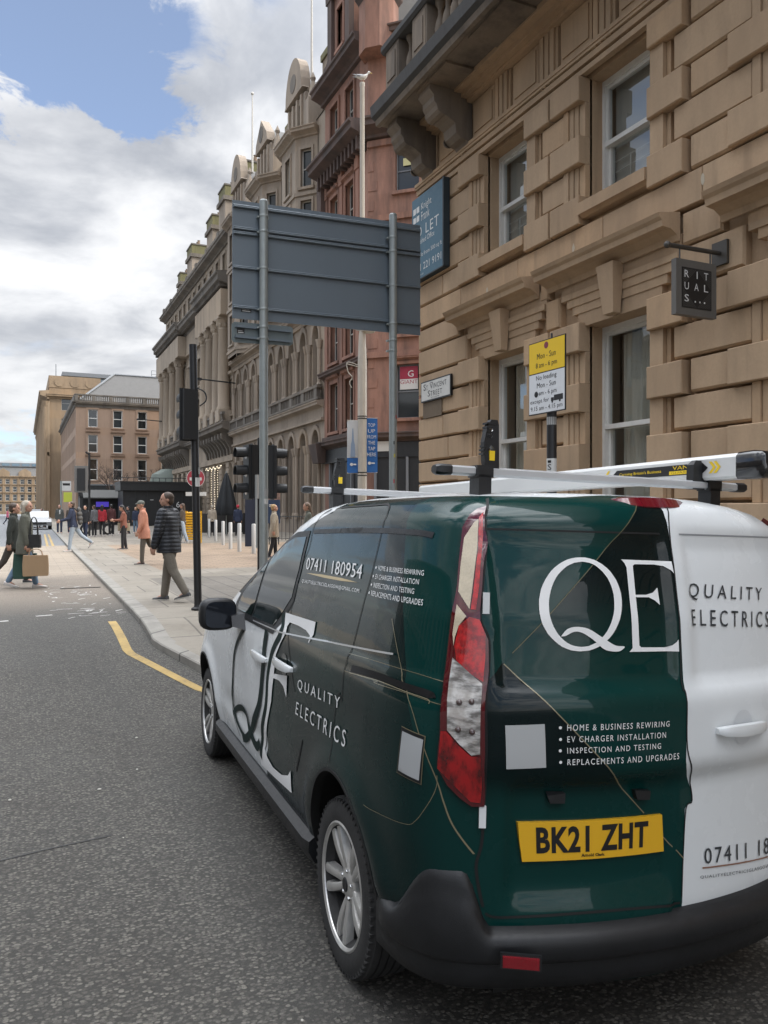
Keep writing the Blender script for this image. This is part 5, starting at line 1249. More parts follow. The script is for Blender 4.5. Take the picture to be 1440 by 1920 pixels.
    m.ball((-.125, y, .158), .024, 10, 6, (1,.08,1))
    m.build('plate_pictogram', q)
signs_near()
# ------------------------------------------------------------------ the street beyond
M_RED = stone('red_sandstone', (.35, .185, .132), .5, .42, .7, .3, .50, 12)
M_REDD = stone('sooted_red_stone', (.12, .082, .070), .45, .5, .8, .3, .55, 12)
M_TAN = stone('grey_tan_stone', (.37, .305, .24), .4, .55, .5, .25, .28, 10)
M_TAND = stone('dark_grey_stone', (.19, .168, .142), .4, .55, .6, .25, .45, 10)
M_PALE = stone('pale_buff_stone', (.42, .345, .265), .4, .58, .45, .25, .30, 9)
M_BROWN = stone('pink_brown_stone', (.39, .275, .20), .3, .68, .4, .2, .10, 8)
M_OCHRE = stone('ochre_stone', (.34, .245, .155), .45, .55, .3, .2, .30, 8)
M_SLATE = mat('roof_slate', (.098, .094, .088), .7, fn=worn(.4, 1.2, .65, .2, 30))
M_BLACKSH = mat('black_shopfront', (.014, .015, .016), .45, fn=worn(.4, 3, 2, 0))
M_LEAD = mat('lead_grey', (.16, .17, .18), .6)
M_POT = mat('clay_pot', (.22, .15, .10), .8)
M_MOSS = stone('mossy_stone', (.20, .185, .085), .5, .5, 1, .3, .2, 10)
def surround(m, a, b, c, d, w=.16, o=.07, hood=0., sill=True):
    m.box(a-w, a, -o, .05, c, d); m.box(b, b+w, -o, .05, c, d); m.box(a-w, b+w, -o, .05, d, d+w*1.2)
    if sill: m.box(a-w-.05, b+w+.05, -o-.08, .05, c-.16, c)
    if hood: cornice(m, a-w-.12, b+w+.12, d+w*1.2+.02, hood)
def shell(mb, w, h, dep, side0=True, side1=True):
    if side0: mb.add([(0,0,-.5),(0,0,h),(0,dep,h),(0,dep,-.5)], [(0,1,2,3)])
    if side1: mb.add([(w,0,-.5),(w,dep,-.5),(w,dep,h),(w,0,h)], [(0,1,2,3)])
    mb.add([(0,0,h),(w,0,h),(w,dep,h),(0,dep,h)], [(0,1,2,3)])
def building(name, label, origin, u, n, group=None):
    B = empty(name, label=label, cat='building', group=group); B.matrix_world = frame(origin, u, n); return B
def arch_fill(m, a, b, zs, d, y0=0., y1=.3, n=14):
    """spandrels filling the square corners above a round arch springing at zs (opening a..b, top d)"""
    c = (a+b)/2; r = (b-a)/2; k = (d-zs)/r
    for s in (-1, 1):
        pts = [(c+s*r*math.cos(PI/2*i/n), zs+k*r*math.sin(PI/2*i/n)) for i in range(n+1)]
        for i in range(n):
            p, q = pts[i], pts[i+1]
            m.add([(p[0],y0,p[1]),(q[0],y0,q[1]),(q[0],y0,d+.001),(p[0],y0,d+.001)], [(0,1,2,3)]); m.add([(p[0],y0,p[1]),(p[0],y1,p[1]),(q[0],y1,q[1]),(q[0],y0,q[1])], [(0,1,2,3)])
def arch_ring(m, a, b, zs, d, w=.16, o=.08, n=16):
    c = (a+b)/2; r = (b-a)/2; k = (d-zs)/r; R = []
    for i in range(n+1):
        t = PI*i/n; R.append([(c+x*math.cos(t), yy, zs+(x*k)*math.sin(t)) for x, yy in ((r,.02),(r,-o*.7),(r+w*.4,-o),(r+w,-o),(r+w,.02))])
    m.loft(R, True, True)
def red_building():
    B = building('red_building', 'tall red sandstone building with dark cornices and a gable, behind the banner lamp post', (16, 42.6, .2), (0,-1,0), (-1,0,0))
    W = 6.2; rows = [(6.0,8.7),(9.9,12.3),(13.2,15.6),(16.6,19.2),(22.0,24.4)]; us = [(1.0,2.2),(3.25,4.45)]
    holes = [(a,b,c,d) for c,d in rows for a,b in us]+[(.8,5.6,.6,4.3)]
    m = MB(); m.use(M_RED); grid_wall(m, 0, W, -.5, 25.2, holes, 0, .35); shell(m, W, 25.2, 14, True, False)
    for c,d in rows:
        for a,b in us: surround(m, a, b, c, d, .16, .10, .5 if c in (6.0, 16.6) else 0)
    for a in (.25, 2.55, 4.85): m.box(a, a+.42, -.14, .05, 5.6, 20.2); m.box(a-.05, a+.47, -.2, .05, 19.4, 20.2)
    for z in (12.7, 16.0): m.box(0, W, -.12, .05, z, z+.25)
    # canted corner face
    cm = Matrix.Translation((W, 0, 0)) @ Matrix.Rotation(math.radians(45), 4, 'Z'); m.at(cm)
    ch = [(1.5,2.75,6.2,8.9),(1.5,2.75,10.4,12.4),(1.5,2.75,13.6,15.6),(1.5,2.75,17.6,19.7),(1.5,2.75,22.2,24.2)]
    grid_wall(m, 0, 8, -.5, 25.2, ch, 0, .35)
    for h in ch: surround(m, h[0], h[1], h[2], h[3], .14, .09, .45 if h[2] < 7 else 0)
    for k in range(14): m.box(.0, .32 if k % 2 else .5, -.03, .05, 5.8+1.0*k, 6.3+1.0*k)
    for z in (9.3, 12.7, 16.2, 20.0): m.box(0, 8, -.14, .05, z, z+.3)
    m.box(.0, 8, -.04, .05, 2.0, 2.2); m.at(None)
    m.box(W-.3, W+.35, -.35, .5, 25, 25.3)
    m.build('wall', B)
    m = MB(); m.use(M_REDD)
    cornice(m, -.2, W+.1, 20.4, 2.0); cornice(m, -.2, W+.1, 25.0, 1.6); cornice(m, 0, W, 9.0, .9); m.box(0, W, -.2, .05, 5.3, 5.75); cornice(m, 0, W, 5.0, 1.0)
    for k in range(12): m.box(.1+.52*k, .3+.52*k, -.55, .0, 20.0, 20.7)
    m.at(cm); cornice(m, 0, 8, 20.4, 1.7); cornice(m, 0, 8, 25.0, 1.4); cornice(m, 0, 8, 5.0, 1.0); m.at(None)
    m.box(-.35, .35, -.4, .1, 18.2, 20.4); m.loft([[(-.5,-.6,4.3),(.45,-.6,4.3),(.45,.1,4.3),(-.5,.1,4.3)],[(-.7,-.8,5.4),(.6,-.8,5.4),(.6,.1,5.4),(-.7,.1,5.4)]], True, True)
    m.build('cornice', B)
    # gable
    m = MB(); m.use(M_RED); gx0, gx1 = 1.3, 4.2; grid_wall(m, gx0, gx1, 25.4, 30.2, [(2.3,3.2,27,29.3)], -.1, .3); surround(m, 2.3, 3.2, 27, 29.3, .15, .2)
    m.add([(gx0,-.1,25.4),(gx0,3,25.4),(gx0,3,30.2),(gx0,-.1,30.2)], [(0,1,2,3)]); m.add([(gx1,-.1,25.4),(gx1,-.1,30.2),(gx1,3,30.2),(gx1,3,25.4)], [(0,1,2,3)])
    m.use(M_REDD); m.prism([(gx0-.3,30.2),(gx1+.3,30.2),(gx1+.35,30.7),(2.95,33.2),(2.55,33.2),(gx0-.35,30.7)], 'y', -.35, 2.6)
    for x in (gx0, gx1-.3): m.box(x-.15, x+.45, -.3, .0, 25.4, 30.2)
    m.lathe([(.3,33.2),(.38,33.5),(.2,33.8),(.34,34.2),(.34,34.5),(.14,34.8),(.20,35.3),(.0,35.8)], 10, (2.75, .0, 0))
    m.box(.0, .9, -.1, .8, 25.4, 27.2); m.lathe([(.42,27.2),(.3,27.6),(.0,30.2)], 8, (.45,.3,0))
    m.build('gable', B)
    m = MB(); m.use(M_RED)                                             # corner turret
    o8 = lambda r, z: [(W+.55+r*math.cos(PI/8+PI/4*i), .35+r*math.sin(PI/8+PI/4*i), z) for i in range(8)]
    m.loft([o8(1.0, 24.5), o8(1.0, 38)], True, True)
    m.use(M_REDD)
    for z in (27, 31, 35): m.loft([o8(1.0,z), o8(1.2,z+.25), o8(1.25,z+.45), o8(1.0,z+.55)], True, True)
    m.build('turret', B)
    m = MB(); m.use(M_SLATE); m.prism([(0,25.3),(14,25.3),(9,31),(3,31)], 'x', 0, W-.3); m.build('roof', B)
    for c,d in rows:
        for a,b in us: window(B, a, c, b-a, d-c, .25, M_SASHG, G_DARK)
    for a,b,c,d in ch:
        o = window(B, a, c, b-a, d-c, .2, M_LEAD, G_DARK); o.matrix_local = cm @ Matrix.Translation((a, .2, c))
    s = MB(); s.use(mat('shop_card_white', (.58,.57,.54), .6)); s.box(0, .95, -.005, 0, 0, 1.15); s.use(mat('shop_card_red', (.30,.02,.045), .5)); s.box(0, .95, -.009, -.004, .52, 1.15); s.use(M_WHITEL); text_fit(s, 'G', .42, .72, .62, .94, -.011); s.use(mat('shop_card_red')); text_fit(s, 'GIANT', .02, .93, .28, .47, -.0065)
    o = s.build('window_card', B); o.matrix_local = cm @ Matrix.Translation((1.68, .12, 7.65))
    s = MB(); s.use(mat('pale_yellow_card', (.55,.52,.26), .6)); s.box(0, .5, 0, .01, 0, .38); o = s.build('window_card', B); o.matrix_local = cm @ Matrix.Translation((1.85, .12, 18.9))
    m = MB(); m.use(M_BLACKSH); m.box(.75, 5.7, .1, .3, .3, 4.3); m.box(0, W+.05, -.16, .02, 4.25, 5.0); m.at(cm); m.box(0, 8, -.18, .02, 4.25, 5.0); m.box(.4, 8, -.10, .02, .2, 4.25); m.use(M_LEAD)
    for k in range(5): m.box(.4+1.7*k, .52+1.7*k, -.2, .0, .2, 4.25)
    m.at(None)
    for k in range(4): m.box(.75+1.6*k, .87+1.6*k, -.05, .12, .3, 4.3)
    m.build('shopfront', B)
    m = MB(); m.use(mat('warm_shop_light', (.5,.3,.1), .6, emit=(1,.55,.18), estr=.7)); m.at(cm)
    for k in range(4): m.box(2.5+.22*k, 2.6+.22*k, -.11, -.10, .9, 1.7)
    m.at(None); m.build('lit_shop_window', B)
    m = MB(); m.use(mat('nameplate_pale', (.55,.54,.50), .6)); m.at(cm @ Matrix.Translation((.3, -.2, 0))); m.box(0, .9, -.02, 0, 4.55, 5.05); m.build('nameplate', B)
    return B
def gothic_building():
    B = building('arcaded_building', 'grey tan stone building with round arches below and domed gables, left of the red building', (16, 64, .2), (0,-1,0), (-1,0,0))
    W = 21.4; holes = []; arches = []
    for k in range(9):
        c = 1.5+2.3*k; arches.append((c-.62, c+.62))
    wall = MB(); wall.use(M_TAN)
    holes = [(a,b,1.0,6.4) for a,b in arches]+[(a,b,8.7,12.7) for a,b in arches]
    grid_wall(wall, 0, W, -.5, 13.6, holes, 0, .55); grid_wall(wall, 0, W, 13.6, 25, [], .05); shell(wall, W, 25, 14)
    for a,b in arches:
        for zs, d in ((5.5,6.4),(11.6,12.7)):
            arch_fill(wall, a, b, zs, d, 0, .5); arch_ring(wall, a, b, zs, d, .2, .12)
        for z0, z1 in ((1.0,5.5),(8.7,11.6)):
            for x in (a-.30, b+.30): wall.lathe([(.17,z0),(.17,z0+.3),(.12,z0+.4),(.12,z1-.5),(.15,z1-.45),(.24,z1-.05),(.24,z1)], 8, (x,-.16,0))
    for z, o, h in ((6.85,.25,.15),(7.0,.12,.55),(13.0,.15,.25)): wall.box(0, W, -o, .05, z, z+h)
    cornice(wall, 0, W, 7.5, 1.0); cornice(wall, 0, W, 13.3, 1.0)
    for k in range(19): wall.box(.3+1.15*k, .45+1.15*k, -.10, .0, 7.0, 7.5)
    wall.build('wall', B)
    m = MB(); m.use(M_TAND)
    m.box(0, W, -.48, -.22, 8.05, 8.18); m.box(0, W, -.5, -.2, 8.72, 8.9)
    for k in range(10): m.box(.0+2.3*k, .5+2.3*k, -.47, -.23, 8.1, 8.8)
    for k in range(70): m.box(.15+.3*k, .27+.3*k, -.42, -.28, 8.18, 8.72)
    m.build('parapet', B)
    for a,b in arches:
        window(B, a, 1.0, b-a, 5.4, .45, M_SASHG, G_DARK, (1,1), True); window(B, a, 8.7, b-a, 4.0, .45, M_SASHG, G_DARK, (1,1), True)
    R = random.Random(1)
    for k, c in enumerate((3.2, 10.4, 17.6)):                            # canted bays and gables
        m = MB(); m.use(M_TAN); bw, fw, pj = 2.55, 1.35, 1.0
        faces = [((c-bw,0),(c-fw,-pj)), ((c-fw,-pj),(c+fw,-pj)), ((c+fw,-pj),(c+bw,0))]
        for (p, q) in faces:
            d = Vector(q)-Vector(p); l = d.length; M = Matrix.Translation((p[0], p[1], 0)) @ Matrix.Rotation(math.atan2(d.y, d.x), 4, 'Z'); m.at(M)
            ww = .95 if l > 2 else .75
            hs = [(l/2-ww/2, l/2+ww/2, z0, z1) for z0, z1 in ((14.6,16.9),(17.9,20.2),(21.0,23.3))]
            grid_wall(m, 0, l, 13.7, 24.4, hs, 0, .25)
            for h in hs: surround(m, h[0], h[1], h[2], h[3], .14, .08)
            for z in (14.0, 17.3, 20.5): m.box(-.02, l+.02, -.10, .05, z, z+.22)
            cornice(m, -.05, l+.05, 24.0, 1.0)
            for h in hs:
                o = window(B, 0, 0, h[1]-h[0], h[3]-h[2], .2, M_SASHG, G_DARK); o.matrix_local = M @ Matrix.Translation((h[0], .2, h[2]))
        m.at(None); m.add([(c-bw,0,24.4),(c-fw,-pj,24.4),(c+fw,-pj,24.4),(c+bw,0,24.4)], [(0,1,2,3)])
        m.build('bay', B)
        g = MB(); g.use(M_TAN); top = 26.9
        grid_wall(g, c-1.7, c+1.7, 24.4, top, [(c-.9,c-.2,24.9,26.5),(c+.2,c+.9,24.9,26.5)], -.5, .3)
        g.add([(c-1.7,-.5,24.4),(c-1.7,3,24.4),(c-1.7,3,top),(c-1.7,-.5,top)], [(0,1,2,3)]); g.add([(c+1.7,-.5,24.4),(c+1.7,-.5,top),(c+1.7,3,top),(c+1.7,3,24.4)], [(0,1,2,3)])
        for x in (-.9, .2): surround(g, c+x, c+x+.7, 24.9, 26.5, .10, .1)
        cornice(g, c-1.9, c+1.9, top-.1, .6)
        if k != 1:
            pr = [(c-1.75,top+.25)]+[(c-1.55*math.cos(t), top+.4+2.3*math.sin(t)) for t in [PI*i/14 for i in range(15)]]+[(c+1.75,top+.25)]
        else: pr = [(c-1.5,top+.25),(c-1.3,top+.9),(c,top+2.2),(c+1.3,top+.9),(c+1.5,top+.25)]
        g.use(M_TAN).prism(pr, 'y', -.7, -.1)
        g.use(M_SLATE).prism([(c-1.6,top),(c+1.6,top),(c,top+1.7)], 'y', -.1, 5)
        g.use(M_TAND).lathe([(.55,-.73),(.55,-.70)], 14, (c,0,top+1.2), 'y'); g.use(M_TAN)
        for q in (-1.2, -.4, .4, 1.2): g.box(c+q-.12, c+q+.12, -.62, -.4, 24.5, top)
        for x in (-2.0, 2.0):
            g.box(c+x-.3, c+x+.3, -.5, .4, 24.4, 26.3); g.lathe([(.36,26.3),(.3,26.6),(.1,27.4),(.18,27.6),(.0,28.0)], 8, (c+x,-.1,0))
        g.use(M_TAN).box(c+1.2, c+2.6, .8, 2.2, 25, 28.6+(.6 if k == 2 else -.6)); g.use(M_MOSS).box(c+1.1, c+2.7, .7, 2.3, 28.6+(.6 if k == 2 else -.6), 29.0+(.6 if k == 2 else -.6))
        g.build('gable', B)
        for x in (-.9, .2): window(B, c+x, 24.9, .7, 1.6, -.25, M_SASHG, G_DARK)
    m = MB(); m.use(M_SLATE); m.prism([(0,25),(13,25),(9,29),(3,27.5)], 'x', .2, W-.2); m.build('roof', B)
    return B
def bank():
    B = building('columned_bank', 'long pale classical stone building with giant columns and chimneys, beyond the grey road sign', (16, 98, .2), (0,-1,0), (-1,0,0))
    W = 34
    m = MB(); m.use(M_PALE)
    pav = [(0.0, 14.5), (23.5, 34)]
    cols = [(1.6,4.6,8.4,12.4), (25.2,27.6,30.4,32.6)]
    mid = [15.6+2.6*k for k in range(3)]
    gw = [(1.2+2.6*k, 2.7+2.6*k) for k in range(13)]
    holes = [(a,b,1.2,5.6) for a,b in gw]
    wz = [(9.6,12.6),(13.9,16.6)]
    for a,b in gw: holes += [(a+.1,b-.1,c,d) for c,d in wz]+[(a+.2,b-.2,21.9,23.9)]
    grid_wall(m, 0, W, -.5, 25, holes, 0, .4); shell(m, W, 25, 16)
    for a,b in gw:
        for c,d in wz: surround(m, a+.1, b-.1, c, d, .16, .12, .7 if c < 10 else .0)
        surround(m, a+.2, b-.2, 21.9, 23.9, .12, .08)
    for k in range(11):                                               # rusticated ground storey
        for a0, b0 in zip([0]+[b for a,b in gw], [a for a,b in gw]+[W]): m.box(a0+.02, b0-.02, -.09, .0, .25+.50*k, .25+.50*k+.42)
    m.box(0, W, -.2, .05, 5.75, 6.2)
    for p0, p1 in pav: m.box(p0, p1, -.02, .3, 9, 17.8)
    m.build('wall', B)
    m = MB(); m.use(M_TAND)
    for p0, p1 in pav:
        cornice(m, p0-.2, p1+.2, 7.9, 2.1); m.box(p0, p1, -1.05, -.8, 9.55, 9.75); m.box(p0, p1, -1.0, -.85, 8.95, 9.1)
        x = p0
        while x < p1-.2: m.box(x+.05, x+.2, -1.0, -.86, 9.1, 9.55); x += .36
        k = 0
        while p0+.6+1.15*k < p1:
            u = p0+.45+1.15*k; m.loft([[(u+q, -o, z) for o, z in ((0,6.3),(.16,6.35),(.24,6.8),(.55,7.3),(.95,7.6),(.98,8.0),(0,8.0))] for q in (0, .34)], True, True); k += 1
    cornice(m, 14.5, 23.5, 8.0, 1.1)
    m.build('balcony', B)
    for g in cols:
        for u in g:
            c = MB(); c.use(M_PALE); c.box(u-.65, u+.65, -1.15, .1, 9.0, 10.0)
            c.lathe([(.60,10.0),(.60,10.2),(.50,10.35),(.52,12),(.44,16.7),(.5,16.8),(.46,16.9),(.72,17.6),(.62,17.62)], 18, (u,-.55,0)); c.box(u-.72, u+.72, -1.2, .1, 17.6, 17.8)
            for q in range(8): c.ball((u+.5*math.cos(q*PI/4), -.55+.5*math.sin(q*PI/4), 17.2), .16, 6, 4, (1,1,1.6))
            c.build('column', B, None, True, 40)
    m = MB(); m.use(M_PALE)
    for p0, p1 in pav: m.box(p0, p1, -1.15, .05, 17.8, 19.9)
    m.box(14.5, 23.5, -.3, .05, 17.8, 19.9)
    m.build('entablature', B)
    m = MB(); m.use(M_TAND)
    for p0, p1 in pav: cornice(m, p0-.2, p1+.2, 19.9, 2.9)
    cornice(m, 14.3, 23.7, 19.9, 2.3); cornice(m, -.2, W+.2, 24.4, 1.4)
    for k in range(80): m.box(.1+.425*k, .28+.425*k, -1.25 if (k*.425 < 14.4 or k*.425 > 23.5) else -.8, .0, 20.15, 20.5)
    m.box(0, W, -.35, -.1, 25.7, 25.9)
    for k in range(90): m.box(.1+.376*k, .25+.376*k, -.3, -.15, 25.1, 25.7)
    for k in range(8): m.box(4.85*k, 4.85*k+.7, -.4, 0, 25.05, 26.1)
    m.build('cornice', B)
    for a,b in gw:
        window(B, a, 1.2, b-a, 4.4, .3, M_SASHG, G_DARK)
        for c,d in wz: window(B, a+.1, c, b-a-.2, d-c, .3, M_SASHG, G_DARK)
        window(B, a+.2, 21.9, b-a-.4, 2.0, .3, M_SASHG, G_DARK)
    for u, w, z in ((31.2,2.4,31.6),(23.6,2.6,32.4),(18.2,2.7,31.4),(7.6,2.8,31.7),(1.2,1.6,30.4)):
        m = MB(); m.use(M_TAN); m.box(u-w/2, u+w/2, 1.4, 3.2, 24.6, z-1.2); m.use(M_TAND).box(u-w/2-.2, u+w/2+.2, 1.2, 3.4, z-1.5, z-1.1); m.use(M_MOSS).box(u-w/2-.02, u+w/2+.02, 1.38, 3.22, z-1.1, z-.1); m.use(M_TAND).box(u-w/2-.1, u+w/2+.1, 1.3, 3.3, z-.1, z+.05)
        m.use(M_POT)
        for q in range(int(w/.6)): m.lathe([(.16,z+.05),(.14,z+.6),(.18,z+.65)], 8, (u-w/2+.35+.6*q, 2.3, 0))
        m.build('chimney', B)
    m = MB(); m.use(M_SLATE); m.prism([(0,25),(15,25),(10,28),(4,28)], 'x', .3, W-.3); m.build('roof', B)
    # corner entrance canopy and its strings of lights
    m = MB(); m.use(mat('copper_green', (.20,.23,.20), .7, fn=worn(.4, 2, .6))); R = [[(1.5+4*i/10, -2.4*math.sin(PI*i/10)*k-.02, z) for i in range(11)] for k, z in ((1.0,4.4),(1.0,5.0),(.9,5.8),(.45,6.4))]
    m.loft(R, close=False); m.build('entrance_canopy', B, None, True)
    m = MB(); m.use(mat('fairy_light', (.9,.85,.7), .5, emit=(1,.85,.6), estr=2.2))
    for i in range(24): t = PI*i/23; m.ball((1.5+4*i/23, -2.5*math.sin(t)-.05, 4.35+.06*math.sin(i*2)), .055, 5, 3)
    for k in range(7):
        u = 25.6+.0*k
    for u in (26.9, 28.3, 29.4): 
        for i in range(22): m.ball((u+.06*math.sin(i), -.35, .9+.21*i), .030, 5, 3)
    for i in range(22): m.ball((24.5+.3*i, -.35, 5.35+.12*math.sin(i*1.3)), .032, 5, 3)
    m.build('fairy_lights', B)
    return B
def corner_block():
    B = building('corner_building', 'plain pink brown stone corner building with white sash windows under a slate roof', (6.28, 108, .2), (1,0,0), (0,-1,0))
    W, H = 17, 15.4
    us = [(1.49+3.09*k, 2.66+3.09*k) for k in range(5)]; rows = [(12.4,14.7),(9.1,11.4),(5.5,8.3)]
    holes = [(a,b,c,d) for a,b in us for c,d in rows]
    m = MB(); m.use(M_BROWN); grid_wall(m, 0, W, -.5, H, holes, 0, .25)
    side = [(42-(1.2+2.6*k)-1.2, 42-(1.2+2.6*k), c, d) for k in range(15) for c, d in rows]
    sm = Matrix(((0,-1,0,0),(1,0,0,0),(0,0,1,0),(0,0,0,1)))            # left face: local x from the far end, looking from the street
    LM = Matrix(((0,1,0,0),(-1,0,0,42),(0,0,1,0),(0,0,0,1)))
    m.at(LM); grid_wall(m, 0, 42, -.5, H, side, 0, .25); m.at(None); m.add([(W,0,-.5),(W,42,-.5),(W,42,H),(W,0,H)], [(0,1,2,3)])
    for a,b in us:
        for i,(c,d) in enumerate(rows): surround(m, a, b, c, d, .20, .09, .55 if i else 0)
    m.box(-.03, W, -.06, .0, 5.0, 5.25)
    m.build('wall', B)
    m = MB(); m.use(M_TAND); m.box(-.1, W, -.12, .1, 14.95, 15.3); cornice(m, -.4, W, 15.2, .8); m.box(-.1, W, -.2, .15, 15.6, 15.75); m.box(-.1, W, -.22, .18, 16.45, 16.62)
    m.at(LM); m.box(0, 42.1, -.12, .1, 14.95, 15.3); cornice(m, 0, 42.4, 15.2, .8); m.box(0, 42, -.2, .15, 15.6, 16.6); m.at(None)
    for k in range(9): m.box(-.1+2.1*k, .3+2.1*k, -.22, .18, 15.7, 16.5)
    for k in range(66):
        if (k % 8) < 7: m.box(.42+.26*k, .55+.26*k, -.1, .05, 15.75, 16.45)
    m.build('balustrade', B)
    m = MB(); m.use(M_SLATE); m.loft([[(.5,.6,15.9),(W,.6,15.9),(W,40,15.9),(.5,40,15.9)],[(5.2,5,20.2),(W,5,20.2),(W,36,20.2),(5.2,36,20.2)]], False, True)
    m.use(M_LEAD); m.tube([(.5,.6,15.95),(5.2,5,20.25)], .16, 6); m.tube([(5.2,5,20.25),(W,5,20.25)], .14, 6); m.build('roof', B)
    for a,b in us:
        for c,d in rows: window(B, a, c, b-a, d-c, .15, M_SASH, G_DARK, fw=.10)
    for h in side:
        o = window(B, 0, 0, 1.2, h[3]-h[2], .15, M_SASHG, G_DARK, fw=.08); o.matrix_local = LM @ Matrix.Translation((h[0], .15, h[2]))
    m = MB(); m.use(M_BLACKSH); m.box(.3, W, -.5, .05, 3.4, 4.8); m.box(.3, W, -.15, .05, -.3, 3.4); m.use(M_LEAD).box(.2, W, -.55, .05, 4.8, 4.95)
    for k in range(9): m.box(.3+2*k, .5+2*k, -.25, -.1, -.3, 3.4)
    m.build('shopfront', B)
    # antenna box on the roof line
    return B
def tall_block():
    B = building('tall_building', 'tall ochre stone block with a glass top storey rising behind the corner building', (4.4, 151, .2), (1,0,0), (0,-1,0))
    W, H = 21, 23.6
    LM = Matrix(((0,1,0,0),(-1,0,0,80),(0,0,1,0),(0,0,0,1)))
    m = MB(); m.use(M_OCHRE); holes = [(2.0,3.6,15,18),(2.0,3.6,19.5,22)]
    grid_wall(m, 0, W, -.5, H, holes, 0, .4); m.at(LM)
    side = [(80-(2+4*k)-1.8, 80-(2+4*k), z, z+2.7) for k in range(19) for z in (5, 8.6, 12.2, 15.8, 19.4)]
    grid_wall(m, 0, 80, -.5, H, side, 0, .4)
    for k in range(20): m.box(80-4*k-.5, 80-4*k+.3, -.35, .1, -.5, 21); m.lathe([(.5,0),(.42,20),(.7,21)], 8, (80-4*k-.1, -.6, 0))
    cornice(m, 0, 80.4, 21.3, 3.0); cornice(m, 0, 80.3, 11.2, 1.3); m.box(0, 80, -.1, .5, 23.5, 25.6)
    m.at(None); cornice(m, -.4, W, 21.5, 1.6); m.box(0, 8.6, -.1, .4, 23.5, 25.6)
    for k in range(3): m.lathe([(.8,0),(.8,.2)], 12, (1.6+2.6*k, -.2, 24.5), 'y')
    m.add([(0,0,H),(W,0,H),(W,80,H),(0,80,H)], [(0,1,2,3)]); m.build('wall', B)
    for h in side:
        o = window(B, 0, 0, 1.8, 2.7, .3, M_SASHG, G_DARK, fw=.10); o.matrix_local = LM @ Matrix.Translation((h[0], .3, h[2]))
    for h in holes: window(B, h[0], h[2], h[1]-h[0], h[3]-h[2], .3, M_SASHG, G_DARK)
    m = MB(); m.use(G_BLUE); m.box(3, W+12, 2.5, 60, H, 26.0); m.use(M_LEAD).box(2.2, W+12, 1.6, 61, 26.0, 26.7)
    for k in range(14): m.box(3+2.2*k, 3.2+2.2*k, 2.4, 2.55, H, 26)
    m.build('glass_storey', B)
    m = MB(); m.use(M_LEAD); m.box(20, 24, 8, 14, 26.7, 28.6)
    for k in range(7): m.tube([(18.5+k,6,26.7),(18.5+k,6,28.8)], .06, 5)
    for z in (27.4,28.1,28.8): m.tube([(18.5,6,z),(24.5,6,z)], .05, 5)
    m.tube([(1.2,3,25.6),(1.2,3,28.2)], .07, 5); m.build('roof_plant', B)
    return B
def end_block():
    B = building('distant_building', 'wide pale stone building with a dormered slate roof closing the far end of the street', (-45, 330, .2), (1,0,0), (0,-1,0))
    W, H = 52, 14.5
    us = [(1.0+2.55*k, 2.4+2.55*k) for k in range(20)]; rows = [(1.2,3.9),(5.2,7.6),(8.6,10.6),(11.6,13.4)]
    m = MB(); m.use(M_OCHRE); grid_wall(m, 0, W, -.5, H, [(a,b,c,d) for a,b in us for c,d in rows], 0, .35); shell(m, W, H, 20)
    for z in (4.5, 8.0, 11.1): cornice(m, 0, W, z, .8)
    cornice(m, -.3, W+.3, 14.0, 1.3)
    for k in range(21): m.box(.1+2.55*k, .5+2.55*k, -.2, .1, 4.8, 14)
    for c in (38.5, 46, 31): m.prism([(c-2.2,14.6),(c+2.2,14.6),(c+2.2,16.2),(c,17.6),(c-2.2,16.2)], 'y', -.4, 3)
    m.build('wall', B)
    for a,b in us:
        for c,d in rows: window(B, a, c, b-a, d-c, .25, M_SASHG, G_DARK, fw=.12)
    m = MB(); m.use(M_SLATE); m.loft([[(0,-.1,14.7),(W,-.1,14.7),(W,20,14.7),(0,20,14.7)],[(1.5,4,18.4),(W-1.5,4,18.4),(W-1.5,16,18.4),(1.5,16,18.4)]], False, True); m.build('roof', B)
    m = MB(); m.use(M_LEAD); m.box(2, W-2, 3.5, 16, 18.4, 19.9); m.use(G_BLUE)
    for k in range(14): m.box(3+3.5*k, 5.6+3.5*k, 3.4, 3.52, 18.7, 19.6)
    m.build('roof_storey', B)
    return B
def opposite_row():
    """the terrace across the street, mirrored in the van's paint and the shop windows"""
    B = building('opposite_building', 'dark stone terrace across the street, reflected in the van and windows', (-28, -32, 0), (0,1,0), (1,0,0))
    W, H = 84, 13.6
    us = [(1.2+3.2*k, 2.6+3.2*k) for k in range(26)]; rows = [(5.2,7.8),(8.6,10.6),(11.4,13.2)]
    m = MB(); m.use(M_TAND); grid_wall(m, 0, W, -.5, H, [(a,b,c,d) for a,b in us for c,d in rows], 0, .4); shell(m, W, H, 14)
    cornice(m, 0, W, 13.4, 1.5); cornice(m, 0, W, 4.3, 1.0)
    for a,b in us: surround(m, a, b, 5.2, 7.8, .2, .12, .7)
    m.build('wall', B)
    g = MB(); g.use(mat('row_glass', (.03,.035,.04), .06, spec=.7))
    for a,b in us:
        for c,d in rows: g.add([(a,.3,c),(b,.3,c),(b,.3,d),(a,.3,d)], [(0,1,2,3)])
    g.build('window', B)
    m = MB(); m.use(M_BLACKSH)
    for k in range(12): m.box(.6+7*k, 6.9+7*k, -.08, .05, .1, 4.0)
    m.build('shopfront', B)
red_building(); gothic_building(); bank(); corner_block(); tall_block(); end_block(); opposite_row()
